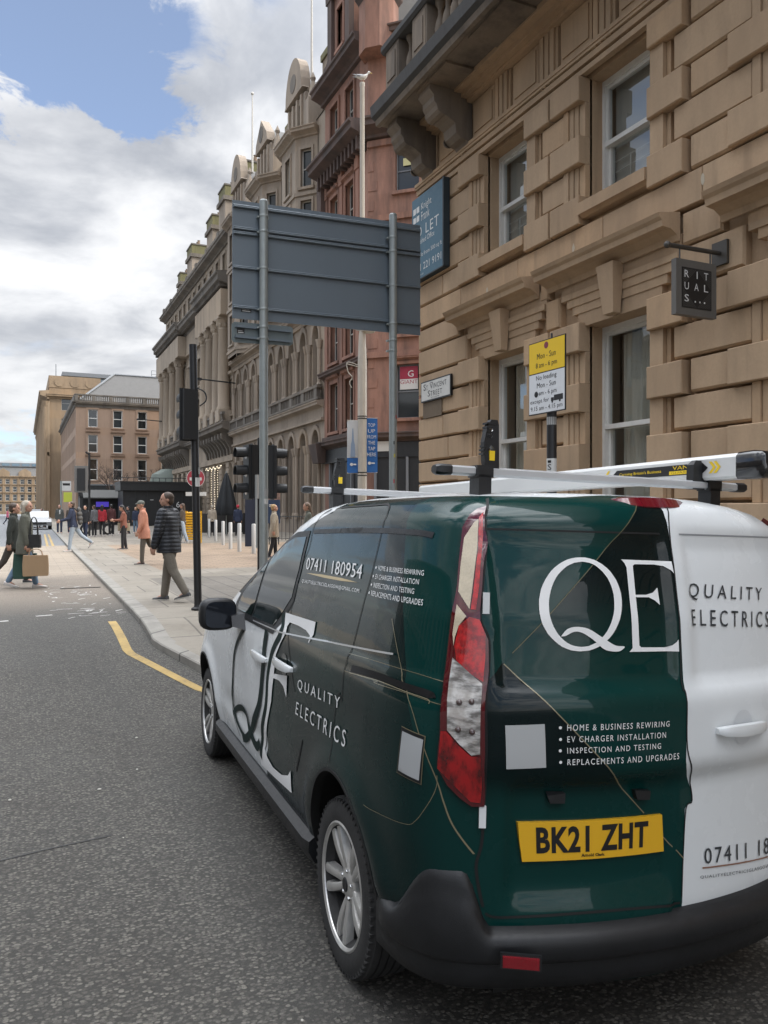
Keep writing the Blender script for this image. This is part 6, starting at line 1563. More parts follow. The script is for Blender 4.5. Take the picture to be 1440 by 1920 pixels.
for (x, y, z0, z1, lab) in ((16.6, 46.6, 29.0, 36.0, 'white flagpole on the roof gable nearest the red building'), (16.6, 60.6, 28.6, 34.8, 'white flagpole on the roof gable farthest from the red building')):
    m = MB(); m.tube([(x,y,z0),(x,y,z1)], .09, 8, True, .05); m.ball((x,y,z1+.08), .13, 8, 6); tag(m.build('flagpole', m=mat('flagpole_white', (.5,.47,.42), .5)), lab, 'flagpole')
# ------------------------------------------------------------------ street furniture
M_GALV = mat('galvanised_steel', (.30,.325,.315), .42, .35, fn=worn(.45, 9, .62, .1, 60))
M_SIGNBK = mat('sign_back_grey', (.135,.165,.190), .40, .15, fn=worn(.22, 1.3, .75, 0))
M_BLKPOST = mat('black_post_paint'); M_SIGBLK = mat('signal_black', (.012,.013,.014), .5)
def at_ground(X, Y): return pz(X, Y) if X > kx(Y)+.1 else gz(X, Y)
def road_sign():
    z0 = at_ground(3.2, 11)
    S_ = tag(empty('road_sign', (0, 11.0, 0)), 'large grey back of a road sign on two galvanised poles with a small plate below', 'road sign')
    m = MB(); R = .05; m.loft([[(2.735, y, 4.535), (5.77, y, 4.575), (5.77, y, 6.33), (2.735, y, 6.235)] for y in (.055, .068)], True, True); m.build('panel', S_, M_SIGNBK)
    m = MB()
    for f, dbl in ((.05, 0), (.235, 1), (.275, 1), (.565, 0), (.90, 0)):
        za, zb = 6.235+(4.535-6.235)*f, 6.33+(4.575-6.33)*f
        m.loft([[(2.745+(5.76-2.745)*k, y, za+(zb-za)*k+d) for y, d in ((.055,-.026),(.020,-.026),(.012,-.014),(.020,-.002),(.016,.008),(.024,.020),(.055,.022))] for k in (0, 1)], True, True)
    m.build('rail', S_, M_SIGNBK)
    m = MB(); m.loft([[(x*1.0, y, z) for x, z in ((2.76,4.19),(3.60,4.215),(3.64,4.25),(3.64,4.47),(3.60,4.50),(2.76,4.485),(2.725,4.45),(2.725,4.22))] for y in (.05,.062)], True, True); m.build('small_plate', S_, mat('plate_back_grey', (.13,.16,.165), .42, .2))
    m = MB()
    for a in (4.255, 4.405): m.box(2.77, 3.60, .012, .05, a, a+.035)
    m.build('plate_rail', S_, M_SIGNBK)
    for x, zt in ((3.165, 6.24), (5.235, 6.37)):
        zb = at_ground(x, 10.95); p = MB(); p.tube([(x, -.055, zb-.05), (x, -.055, zt)], .0615, 20); p.lathe([(.0615,zt),(.05,zt+.02),(.0,zt+.025)], 20, (x,-.055,0), cap=False)
        for z in (6.02, 5.80, 5.27, 4.68, 4.42, 4.26): p.lathe([(.064,z-.018),(.067,z-.012),(.067,z+.012),(.064,z+.018)], 20, (x,-.055,0), cap=False); p.box(x-.085, x+.085, -.03, .03, z-.012, z+.012)
        po = p.build('pole', S_, M_GALV, True, 40)
        if x > 4:
            R_ = random.Random(4)
            for k in range(7):
                s = MB(); a0 = -PI/2+R_.uniform(-.5,.5); w = R_.uniform(.25,.55); zz = 2.0+.20*k; h = R_.uniform(.04,.09)
                s.loft([[(x+.0632*math.cos(a0+w*q/4), -.055+.0632*math.sin(a0+w*q/4), z) for q in range(5)] for z in (zz, zz+h)], close=False)
                s.build('sticker', po, mat(('sticker_white','sticker_red','sticker_grey','sticker_yellow','sticker_black')[k % 5], ((.55,.55,.53),(.45,.03,.04),(.3,.3,.29),(.5,.45,.08),(.02,.02,.02))[k % 5], .5))
        else:
            for k, (zz, h, c) in enumerate(((1.98,.11,'sticker_grey'),(1.87,.075,'sticker_white'))):
                s = MB(); s.loft([[(x+.0632*math.cos(-1.75+.5*q), -.055+.0632*math.sin(-1.75+.5*q), z) for q in range(5)] for z in (zz, zz+h)], close=False); s.build('sticker', po, mat(c))
    for (a, b, c, d) in ((2.86,3.01,4.64,4.70),(2.80,2.91,4.325,4.40)): s = MB(); s.use(M_INK).box(a, b, .0475, .0495 if c > 4.5 else .0496, c, d); s.use(mat('sticker_white')); s.box(a+.015, b-.015, .0468, .0476, c+.008, c+.022); s.box(a+.015, b-.03, .0468, .0476, c+.036, c+.044); s.build('maker_label', S_)
def signal_head(mb, lens, w=.30, h=.95, d=.18, hood=.20):
    """three-lamp head facing local -y, centred on x=0, from z=0 up"""
    mb.use(M_SIGBLK).box(-w/2, w/2, 0, d, 0, h); mb.box(-w/2-.03, w/2+.03, d*.30, d*.36, -.02, h+.02)
    for k in range(3):
        z = h*(k+.5)/3; r = .108
        mb.use(M_SIGBLK).loft([[(rr*math.cos(a), y, z+rr*math.sin(a)) for a in [-.45+(PI+.9)*i/14 for i in range(15)]] for rr, y in ((r+.012,.0),(r+.004,-hood),(r-.006,-hood),(r,.0))], close=False)
        mb.use(lens).lathe([(.0,-.008),(.06,-.006),(.1,.002)], 16, (0,0,z), 'y', False)
def furniture():
    lens = mat('unlit_lens', (.09,.08,.07), .15, coat=1)
    x, y = 2.33, 11.46; z = at_ground(x, y)
    T = tag(empty('signal_pole', (x, y, z)), 'tall black traffic signal pole at the kerb with its signal head turned away', 'traffic light')
    m = MB(); m.lathe([(.10,-.02),(.10,.03),(.062,.05),(.056,.08)], 18, cap=False); m.tube([(0,0,0),(-.075,0,4.19-z)], .055, 18); m.build('pole', T, M_BLKPOST, True, 40)
    m = MB(); signal_head(m, lens, .21, .72, .16, .14); o = m.build('signal_head', T); o.location = (-.155, .02, 2.80-z); o.rotation_euler = (0, 0, math.radians(-170))
    m = MB(); m.box(-.16, .0, -.02, .02, 2.9-z, 2.95-z); m.box(-.16, .0, -.02, .02, 3.35-z, 3.40-z); m.build('bracket', T, M_SIGBLK)
    m = MB(); m.tube(catmull([(-.02,-.02,3.56-z),(.09,-.03,3.50-z),(.105,-.03,3.38-z),(.02,-.02,3.30-z)], 6), .011, 6); m.build('cable_loop', T, M_SIGBLK)
    s = MB(); s.loft([[(-.033+.0575*math.cos(-1.9+.4*q), .0575*math.sin(-1.9+.4*q), zz) for q in range(5)] for zz in (1.80, 1.93)], close=False); s.build('sticker', T, mat('sticker_white')); s = MB(); s.loft([[(-.03+.0575*math.cos(-1.2+.3*q), .0575*math.sin(-1.2+.3*q), zz) for q in range(5)] for zz in (1.98, 2.08)], close=False); s.build('sticker', T, mat('sticker_grey'))
    # crossing signals behind the big pole
    x, y = 3.87, 13.6; z = at_ground(x, y)
    T = tag(empty('crossing_signal', (x, y, z)), 'black traffic light post with two signal heads, behind the left pole of the grey sign', 'traffic light')
    m = MB(); m.tube([(0,0,-.02),(0,0,2.75)], .052, 14); m.build('pole', T, M_BLKPOST, True, 40)
    for sx, rz, x0, zz in ((-1, math.radians(-86), -.27, 1.66), (1, math.radians(84), .27, 1.66)):
        m = MB(); signal_head(m, mat('pale_lens', (.25,.26,.26), .15, coat=1)); o = m.build('signal_head', T); o.location = (x0+sx*.0, -.03, zz); o.rotation_euler = (0, 0, rz)
        m = MB(); m.box(min(0, x0), max(0, x0), -.02, .02, zz+.12, zz+.16); m.box(min(0, x0), max(0, x0), -.02, .02, zz+.75, zz+.79); m.build('bracket', T, M_SIGBLK)
    m = MB(); m.box(-.02, .02, -.19, .19, 0, .42); o = m.build('push_box', T, mat('white_box_edge', (.5,.5,.48), .5)); o.location = (-.17, -.05, 1.66); o.rotation_euler = (0, 0, .35)
    # far signal, bus stop
    x, y = 3.45, 47; z = at_ground(x, y)
    T = tag(empty('far_signal', (x, y, z)), 'dark signal head on a post seen from behind, in front of the corner building', 'traffic light')
    m = MB(); m.tube([(0,0,0),(0,0,4.7)], .06, 10); m.build('pole', T, M_BLKPOST, True); m = MB(); signal_head(m, lens, .42, 1.25, .25, .25); m.box(-.36, .36, .10, .14, -.1, 1.4); o = m.build('signal_head', T); o.location = (-.42, 0, 2.55); o.rotation_euler = (0, 0, math.radians(170)); m = MB(); m.box(-.42, 0, -.03, .03, 2.8, 2.86); m.tube([(0,0,4.6),(-.2,0,4.75)], .05, 6); m.build('bracket', T, M_SIGBLK)
    x, y = 2.35, 56; z = at_ground(x, y)
    T = tag(empty('bus_stop', (x, y, z)), 'bus stop post with a white and yellow flag near the far kerb', 'bus stop')
    m = MB(); m.tube([(0,0,0),(0,0,3.4)], .06, 10); m.build('pole', T, M_GALV, True); m = MB(); m.use(mat('sticker_white')).box(.05, .62, -.02, .02, 2.75, 3.4); m.use(mat('lime_panel', (.45,.50,.06), .5)).box(.15, .68, -.02, .02, 2.0, 2.65); m.use(M_INK).box(.1, .55, -.025, -.02, 3.1, 3.25); m.build('flag', T)
    # lamp column with banners and a gull
    x, y = 8.7, 20.2; z = at_ground(x, y)
    T = tag(empty('lamp_column', (x, y, z)), 'tall pale lamp column carrying two blue banners in front of the red building', 'lamp post')
    mp = mat('painted_column', (.50,.465,.40), .5, fn=worn(.4, 6, .6, 0)); m = MB(); m.lathe([(.13,0),(.13,5.6),(.10,6.4),(.075,6.6),(.066,13.4),(.075,13.42),(.075,13.5),(.0,13.52)], 10); m.build('column', T, mp, True, 30)
    m = MB(); m.lathe([(.0,6.62),(.20,6.60),(.235,6.54),(.20,6.48),(.0,6.46)], 20, (.14,-.05,0)); m.tube([(0,0,6.5),(-.38,.1,6.62)], .03, 6); m.lathe([(.0,6.70),(.13,6.68),(.15,6.62),(.0,6.56)], 14, (-.42,.1,0)); m.build('lantern', T, mat('lantern_grey', (.42,.42,.40), .4), True)
    blue = mat('banner_blue', (.016,.115,.36), .55); pale = mat('banner_pale', (.50,.52,.53), .6)
    rot = Matrix.Rotation(-TH+.12, 4, 'Z')
    def banner(x0, x1, cols, words, nm):
        m = MB(); m.at(rot); nx, nz = 4, 12
        for k, (c, a, b) in enumerate(cols):
            m.use(c); vs = [(x0+(x1-x0)*i/nx, -.02-.03*math.sin(PI*i/nx)+.012*math.sin(5*(a+(b-a)*j/nz)), a+(b-a)*j/nz+.05*(i/nx if x0 > 0 else 1-i/nx)*0) for j in range(nz+1) for i in range(nx+1)]
            m.add(vs, [(j*(nx+1)+i, j*(nx+1)+i+1, (j+1)*(nx+1)+i+1, (j+1)*(nx+1)+i) for j in range(nz) for i in range(nx)])
        o = m.build(nm, T, None, True)
        m = MB(); m.at(rot); m.use(M_WHITEL); h = .5*(x0+x1)
        for t, z0, z1, w in words: text_fit(m, t, h-w/2, h+w/2, z0, z1, -.072)
        if words:
            m.lathe([(.0,-.072),(.045,-.072)], 10, (h-.06,0,2.78), 'y', False); m.box(h-.01, h+.09, -.073, -.072, 2.76, 2.80)
        else: m.lathe([(.0,-.072),(.045,-.072)], 10, (h-.05,0,2.74), 'y', False); m.box(h-.0, h+.08, -.073, -.072, 2.72, 2.76)
        m.build('banner_lettering', o)
        m = MB(); m.at(rot)
        for z in (cols[0][1] if len(cols) == 1 else cols[1][1], cols[0][2]): m.tube([(0,0,z),(x1 if abs(x1) > abs(x0) else x0,-.02,z)], .012, 6)
        m.build('banner_arm', T, mp)
    banner(.085, .43, [(blue, 2.52, 4.05)], [(w, 3.80-.165*k, 3.90-.165*k, .20 if len(w) < 4 else .25) for k, w in enumerate(('TOP','UP','FROM','THE','TAP','HERE'))], 'banner')
    banner(-.43, -.085, [(pale, 2.93, 3.98), (blue, 2.50, 2.93)], [], 'banner')
    m = MB(); m.at(rot); m.loft([[(-.27+a*w, -.068, zz) for a in (-1, 1)] for zz, w in ((2.95,.07),(3.3,.055),(3.4,.03),(3.75,.012))], close=False); m.build('bottle_print', T, mat('bottle_grey_blue', (.22,.30,.42), .5))
    m = MB(); m.at(rot)
    for zz in (4.02, 4.08, 2.50, 2.42): m.lathe([(.135,zz),(.14,zz+.015),(.135,zz+.03)], 12, cap=False)
    m.build('banner_strap', T, M_SIGBLK)
    m = MB(); m.at(rot); m.tube(catmull([(-.13,0,5.55),(-.42,0,5.62),(-.40,0,5.35),(-.28,0,5.2),(-.36,0,5.05),(-.30,0,4.9)], 6), .012, 5); m.tube([(-.13,0,5.5),(-.45,0,5.58)], .012, 5); m.build('festive_wire', T, mat('wire_white', (.5,.48,.42), .5))
    # gull
    G = MB(); gw = mat('gull_white', (.62,.62,.60), .7); gg = mat('gull_grey', (.26,.27,.28), .7)
    rings = []
    for xx, zz, rw, rh in ((-.20,.02,.012,.010),(-.14,.015,.04,.035),(-.04,.0,.07,.065),(.06,.01,.07,.07),(.12,.05,.05,.055),(.15,.10,.036,.040),(.17,.145,.042,.042),(.205,.155,.034,.032),(.225,.15,.016,.014)):
        rings.append([(xx, rw*math.cos(a), zz+rh*math.sin(a)) for a in [2*PI*i/10 for i in range(10)]])
    G.use(gw).loft(rings, True, True); G.use(mat('gull_bill', (.55,.40,.05), .5)).loft([[(.222,-.010,.14),(.222,.010,.14),(.222,.0,.155)],[(.275,-.003,.13),(.275,.003,.13),(.275,0,.135)]], True, True)
    for s in (-1, 1):
        G.use(gg).loft([[(xx, s*(.055+.02*k), zz+dz) for k, dz in ((-.6,.055*tp),(.6,.01),(.1,-.04*tp))] for xx, zz, tp in ((.08,.02,.6),(-.02,.02,1),(-.14,.03,.6),(-.27,.035,.12))], True, True)
        G.use(mat('gull_leg', (.45,.25,.15), .6)).tube([(.02, s*.025, -.04), (.03, s*.025, -.13)], .006, 5); G.box(.02, .065, s*.025-.018, s*.025+.018, -.137, -.130)
    g = tag(G.build('seagull', None, None, True), 'white and grey gull standing on top of the tall lamp column', 'bird'); g.location = (x, y, z+13.655); g.rotation_euler = (0, 0, -TH+.1)
    # bollards
    b = MB(); b.lathe([(.07,0),(.07,.98),(.06,1.0),(.0,1.005)], 14); bm = b.mesh('bollard', True, 40); bm.materials.append(mat('brushed_bollard', (.50,.495,.475), .35, .35))
    bl = ['pale steel bollard nearest the van roof, first of its row','second pale steel bollard counted from the van roof','third pale steel bollard counted from the van roof','third pale steel bollard counted from the yellow barrier','second pale steel bollard counted from the yellow barrier','pale steel bollard nearest the yellow barrier, last of its row']
    for k, (x, y) in enumerate(((7.03,25.5),(6.93,27.0),(7.08,28.9),(7.6,32.3),(8.2,36.3),(9.0,41.4))):
        o = bpy.data.objects.new('bollard', bm); COL.objects.link(o); o.location = (x, y, at_ground(x, y)); tag(o, bl[k], 'bollard', 'steel bollards across the pavement')
    # no entry sign
    x, y = 5.22, 26.05; z = at_ground(x, y)
    T = tag(empty('no_entry_sign', (x, y, z), -TH), 'red no entry disc on a post behind the black signal pole', 'road sign')
    m = MB(); m.tube([(0,.03,0),(0,.03,2.85)], .038, 10); m.build('post', T, M_BLKPOST, True); m = MB(); m.use(mat('faded_red', (.30,.035,.05), .5)).lathe([(.0,0),(.30,0),(.30,.02),(.0,.02)], 32, (0,-.02,2.52), 'y', False); m.use(mat('sticker_white')).box(-.2, .2, -.025, -.019, 2.44, 2.54); m.lathe([(.285,-.022),(.30,-.022)], 32, (0,0,2.52), 'y', False); m.build('disc', T)
    for s in (-1, 1): m = MB(); m.box(s*.13, s*.33, -.02, .06, 1.93, 2.06); m.build('side_plate', T, mat('sticker_white'))
    # yellow barrier
    x, y = 6.95, 35.2; z = at_ground(x, y); m = MB(); m.use(mat('barrier_yellow', (.62,.33,.012), .5))
    for k in range(11): m.loft([[(-.36, yy, .12+.115*k+dz) for yy, dz in ((-.05,.012),(-.09,.03),(-.09,.085),(-.05,.105),(.05,.105),(.05,.012))], [(.36, yy, .12+.115*k+dz) for yy, dz in ((-.05,.012),(-.09,.03),(-.09,.085),(-.05,.105),(.05,.105),(.05,.012))]], True, True)
    m.box(-.36,-.28,-.07,.07,0,1.42); m.box(.28,.36,-.07,.07,0,1.42); o = tag(m.build('barrier'), 'yellow ribbed plastic barrier standing behind the black signal pole', 'barrier'); o.location = (x, y, z); o.rotation_euler = (0,0,-TH)
    # folded parasol, screens
    x, y = 10.9, 45.5; z = at_ground(x, y); T = tag(empty('folded_parasol', (x, y, z)), 'tall folded black parasol beside the columned bank', 'parasol')
    m = MB(); m.loft([[(r*(1+.16*math.cos(6*a))*math.cos(a), r*(1+.16*math.cos(6*a))*math.sin(a), zz) for a in [2*PI*i/36 for i in range(36)]] for r, zz in ((.52,1.15),(.60,1.3),(.50,1.9),(.28,2.9),(.10,3.55),(.03,3.65))], True, True); m.build('canopy', T, mat('black_canvas', (.012,.014,.016), .8), True, 60); m = MB(); m.tube([(0,0,0),(0,0,3.75)], .035, 8); m.build('pole', T, M_GALV)
    T0 = None
    for k in range(4):
        x, y = 9.7+1.05*k, 47.2-.1*k; z = at_ground(x, y); m = MB(); m.use(mat('screen_dark', (.022,.020,.019), .6)).box(-.5, .5, -.03, .03, .1, 1.25); m.box(-.52,-.46,-.05,.05,0,1.3); m.box(.46,.52,-.05,.05,0,1.3)
        o = tag(m.build('terrace_screen'), ('first','second','third','fourth')[k]+' dark terrace screen from the yellow barrier, under the parasol', 'screen', 'terrace screens by the bank'); o.location = (x, y, z); o.rotation_euler = (0,0,-TH)
    # blue information board
    x, y = 8.05, 29.6; z = at_ground(x, y); T = tag(empty('information_panel', (x, y, z), -TH), 'dark blue standing panel with a grey frame behind the bollards', 'panel')
    m = MB(); m.box(-.22, .18, -.05, .05, .05, 2.0); m.build('panel', T, mat('navy_panel', (.012,.017,.035), .5)); m = MB(); m.box(.18, .26, -.07, .07, 0, 2.15); m.box(-.25, .26, -.06, .06, 1.98, 2.1); m.build('frame', T, mat('frame_grey', (.20,.225,.23), .5))
    x, y = 9.7, 32; z = at_ground(x, y); T = tag(empty('notice_board', (x, y, z), -TH), 'navy notice board with a picture on top in front of the arches', 'notice board')
    m = MB(); m.use(mat('notice_navy', (.012,.028,.065), .5)).box(-.26, .26, -.03, .03, .9, 1.9); m.use(mat('notice_picture', (.22,.14,.11), .6, fn=worn(.9, 9, .2, 0, 1, False))).box(-.26, .26, -.03, .03, 1.9, 2.3); m.use(mat('sticker_white')).box(-.2, .05, -.034, -.03, 1.66, 1.70); m.box(-.2, .12, -.034, -.03, 1.6, 1.62); m.build('board', T); m = MB(); m.tube([(-.2,0,0),(-.2,0,.9)], .025, 6); m.tube([(.2,0,0),(.2,0,.9)], .025, 6); m.build('leg', T, M_SIGBLK)
    x, y = 12.2, 36.0; z = at_ground(x, y); m = MB()
    for k in range(22): m.tube([(-2+.19*k,0,0),(-2+.19*k,0,1.15)], .014, 5)
    for zz in (.1, 1.15): m.tube([(-2,0,zz),(2,0,zz)], .02, 6)
    m.tube([(2,0,1.15),(3.4,.2,2.0)], .03, 6); m.tube([(2,0,.75),(3.4,.2,1.6)], .02, 6)
    o = tag(m.build('railing', m=M_SIGBLK), 'black iron railing with a sloping handrail by the arched entrance', 'railing'); o.location = (x, y, z); o.rotation_euler = (0,0,-TH)
    # black pavilion with white numerals
    x, y = 8.5, 76; z = at_ground(x, y); T = tag(empty('black_pavilion', (x, y, z)), 'low black timber pavilion with white numerals in front of the columned bank', 'pavilion')
    m = MB(); m.use(M_BLACKSH); m.box(0, 6.6, 0, 4, 0, 3.3); m.box(-.25, 6.85, -.35, 4.2, 3.3, 4.0); m.box(-.3, 6.9, -.4, 4.25, 4.0, 4.15)
    for k in range(7): m.box(.02+1.08*k, .14+1.08*k, -.07, 0, 0, 3.3)
    m.build('shell', T); m = MB(); m.use(M_WHITEL); text_fit(m, '9', 3.75, 4.08, 1.85, 2.4, -.09); text_fit(m, '6', 4.85, 5.2, 1.72, 2.27, -.09); m.box(2.45, 2.75, -.09, -.08, 2.4, 2.46); m.build('numerals', T)
    m = MB(); m.use(mat('dull_gold_letters', (.10,.085,.055), .5)); text_fit(m, 'BAR AND GRILL', 1.4, 5.4, 3.45, 3.85, -.36); m.build('fascia_lettering', T) if False else None
    m = MB(); m.use(M_SIGBLK)
    for k in range(12): m.tube([(-.2+.58*k,-.2,4.15),(-.2+.58*k,-.2,4.5)], .03, 5)
    m.tube([(-.2,-.2,4.5),(6.3,-.2,4.5)], .03, 5); m.build('roof_rail', T)
    x, y = 5.4, 82; z = at_ground(x, y); T = tag(empty('awning_stall', (x, y, z)), 'dark awning with a violet lit screen beneath, left of the black pavilion', 'stall')
    m = MB(); m.use(mat('awning_dark', (.07,.07,.065), .8)); m.loft([[(0,-1.2,2.7),(3.6,-1.2,2.7),(3.6,-1.2,2.6),(0,-1.2,2.6)],[(0,1,3.5),(3.6,1,3.5),(3.6,1,3.4),(0,1,3.4)]], True, True); m.build('awning', T); m = MB(); m.use(M_BLACKSH).box(0, 3.6, .8, 1.0, 0, 3.4); m.build('back_panel', T); m = MB(); m.box(1.3, 2.5, .74, .8, 1.8, 2.3); m.build('screen', T, mat('violet_screen', (.05,.03,.2), .4, emit=(.12,.08,.75), estr=.35))
    # wall lamps on the bank
    for (x, y, zz, lab) in ((16.0, 63.2, 12.2, 'dark floodlight arm on the bank wall nearest the grey sign'), (16.0, 96.0, 12.4, 'dark floodlight arm at the far end of the bank')):
        m = MB(); m.tube([(x,y,zz),(x-3.0,y,zz+.15)], .06, 6); m.box(x-3.7,x-2.9,y-.2,y+.2,zz+.05,zz+.22); tag(m.build('wall_floodlight', m=M_SIGBLK), lab, 'floodlight')
    # bare trees
    def bare_tree(x, y, h, seed, lab):
        R_ = random.Random(seed); z = at_ground(x, y); T = tag(empty('bare_tree', (x, y, z)), lab, 'tree', 'bare trees before the corner building')
        t = MB(); c = MB(); bark = mat('bark', (.075,.055,.045), .9)
        def grow(p, d, l, r, n, mb):
            q = p+d*l; mb.tube([p, p+d*l*.5+Vector((R_.uniform(-.05,.05)*l, R_.uniform(-.05,.05)*l, 0)), q], r, 5, True, r*.65)
            if n == 0: return
            for _ in range(3 if n > 1 else 4):
                nd = (d+Vector((R_.uniform(-.9,.9), R_.uniform(-.9,.9), R_.uniform(-.15,.55)))).normalized(); grow(q, nd, l*R_.uniform(.6,.82), r*.6, n-1, c)
        grow(Vector((0,0,0)), Vector((0,0,1)), h*.36, .13, 5, t); t.build('trunk', T, bark); c.build('crown', T, bark)
    bare_tree(9.6, 97, 6.6, 3, 'bare branching tree left of the entrance canopy, before the corner building'); bare_tree(13.0, 98, 6.8, 9, 'bare branching tree nearer the columned bank, before the corner building')
    # parked cars and a motorbike
    def car(x, y, paint, lab, rz=PI, tall=0.):
        z = at_ground(x, y); T = tag(empty('parked_car', (x, y, z), rz), lab, 'car', 'cars parked at the far kerb')
        m = MB(); pr = [(-2.1,.35),(-2.12,.62),(-2.0,.86),(-1.5,.95),(1.15,.98),(2.0,.86),(2.14,.6),(2.1,.32)]
        m.loft([[(xx*k, yy, zz) for yy, zz in pr] for xx, k in ((-.88,.97),(-.80,1),(.80,1),(.88,.97))], True, True); m.build('body', T, paint, True, 30)
        m = MB(); pr = [(-1.75,.93),(-1.35,1.42+tall),(.15,1.46+tall),(1.05,.96)]; m.loft([[(xx, yy, zz) for yy, zz in pr] for xx in (-.70,.70)], True, True); m.build('cabin_glass', T, mat('car_glass', (.02,.024,.026), .05, coat=1))
        m = MB(); m.box(-.66,.66,-1.30,.12,1.44+tall,1.49+tall); m.build('roof', T, paint)
        for sx in (-.80, .80):
            for yy in (-1.3, 1.3): m = MB(); m.lathe([(.0,-.1),(.30,-.1),(.32,-.06),(.32,.06),(.30,.1),(.0,.1)], 16, (0,0,0), 'x', False); o = m.build('wheel', T, M_RUB, True, 40); o.location = (sx, yy, .32)
        for sx in (-.62, .62): m = MB(); m.ball((sx, 2.02, .70), .13, 8, 6, (1.3,.5,.7)); m.build('headlight', T, mat('headlight_glass', (.6,.6,.58), .1, coat=1))
        m = MB(); m.box(-.5,.5,2.10,2.15,.42,.6); m.build('grille', T, M_BLKP)
    car(1.25, 69, mat('silver_car_paint', (.22,.225,.23), .3, .4, coat=1), 'silver car parked at the far kerb facing the camera')
    car(1.05, 77, mat('black_car_paint', (.015,.015,.017), .3, coat=1), 'black taxi parked behind the silver car at the far kerb', PI, .15)
    x, y = 4.0, 49; z = at_ground(x, y); T = tag(empty('motorbike', (x, y, z), 1.1), 'black motorbike parked on the pavement behind the far signal post', 'motorbike')
    for yy in (-.68,.68):
        m = MB(); m.lathe([(.22,-.06),(.32,-.05),(.32,.05),(.22,.06)], 18, (0,0,0), 'x', False); o = m.build('wheel', T, M_RUB, True, 40); o.location = (0, yy, .32)
    m = MB(); m.loft([[(w*sx, yy, zz+dz) for sx, dz in ((-1,-.1),(1,-.1),(1,.08),(0,.13),(-1,.08))] for yy, zz, w in ((-.75,.82,.08),(-.3,.72,.15),(.1,.80,.17),(.4,.88,.12))], True, True); m.box(-.17,.17,-.25,.35,.3,.62); m.build('body', T, mat('bike_black', (.02,.02,.022), .3, coat=1), True, 40)
    m = MB(); m.tube([(-.36,.40,1.08),(0,.52,1.0),(.36,.40,1.08)], .02, 6); m.tube([(0,.52,1.0),(0,.68,.32)], .03, 6); m.ball((0,.6,.92), .1, 8, 6); m.build('handlebar', T, M_CHROME)
road_sign(); furniture()
# ------------------------------------------------------------------ people
def capsule(mb, p, q, r0, r1, n=10, flat=None):
    p, q = Vector(p), Vector(q); d = q-p; L = d.length
    if L < 1e-6: d = Vector((0,0,1)); L = 1e-6
    d.normalize(); u = d.cross(Vector((0,1,0)) if abs(d.y) < .9 else Vector((1,0,0))).normalized(); w = d.cross(u); rings = []
    for t in (-80,-45,0): a = math.radians(t); rings.append((p+d*r0*math.sin(a), r0*math.cos(a)))
    for t in (0,45,80): a = math.radians(t); rings.append((q+d*r1*math.sin(a), r1*math.cos(a)))
    mb.loft([[tuple(c+(u*math.cos(2*PI*i/n)+w*math.sin(2*PI*i/n))*r) for i in range(n)] for c, r in rings], True, True)
def fused(mb, name, parent, m, voxel, smooth=3):
    """one continuous surface from overlapping volumes"""
    o = mb.build(name+'_src'); md = o.modifiers.new('r', 'REMESH'); md.mode = 'VOXEL'; md.voxel_size = voxel
    sm = o.modifiers.new('s', 'SMOOTH'); sm.iterations = smooth; sm.factor = .5
    dg = bpy.context.evaluated_depsgraph_get(); me = bpy.data.meshes.new_from_object(o.evaluated_get(dg))
    old = o.data; bpy.data.objects.remove(o); bpy.data.meshes.remove(old)
    me.materials.clear(); me.materials.append(m); me.shade_smooth(); me.name = name
    c = bpy.data.objects.new(name, me); COL.objects.link(c)
    if parent: c.parent = parent
    return c
def cloth(name, col, rough=.85, quilt=False, crease=.6):
    def fn(n, b):
        o = n.obj(); f = n.ramp(n.noise(o, 9, 4, .6), .3, .7)
        n.set(b.inputs['Base Color'], n.mix(n.m('MULTIPLY', f, .35), col, tuple(x*.6 for x in col)))
        h = n.noise(o, 7, 4, .6, .8)
        if quilt:
            z = n.sep(o)[2]; h = n.m('ADD', n.m('MULTIPLY', h, .5), n.m('ABSOLUTE', n.m('SINE', n.m('MULTIPLY', z, PI/.062))))
        n.set(b.inputs['Normal'], n.bump(h, crease, .03 if quilt else .02))
    return mat(name, col, rough, fn=fn)
SKIN = mat('skin', (.42, .235, .165), .55)
EYE = mat('eye_dark', (.02,.015,.012), .2)
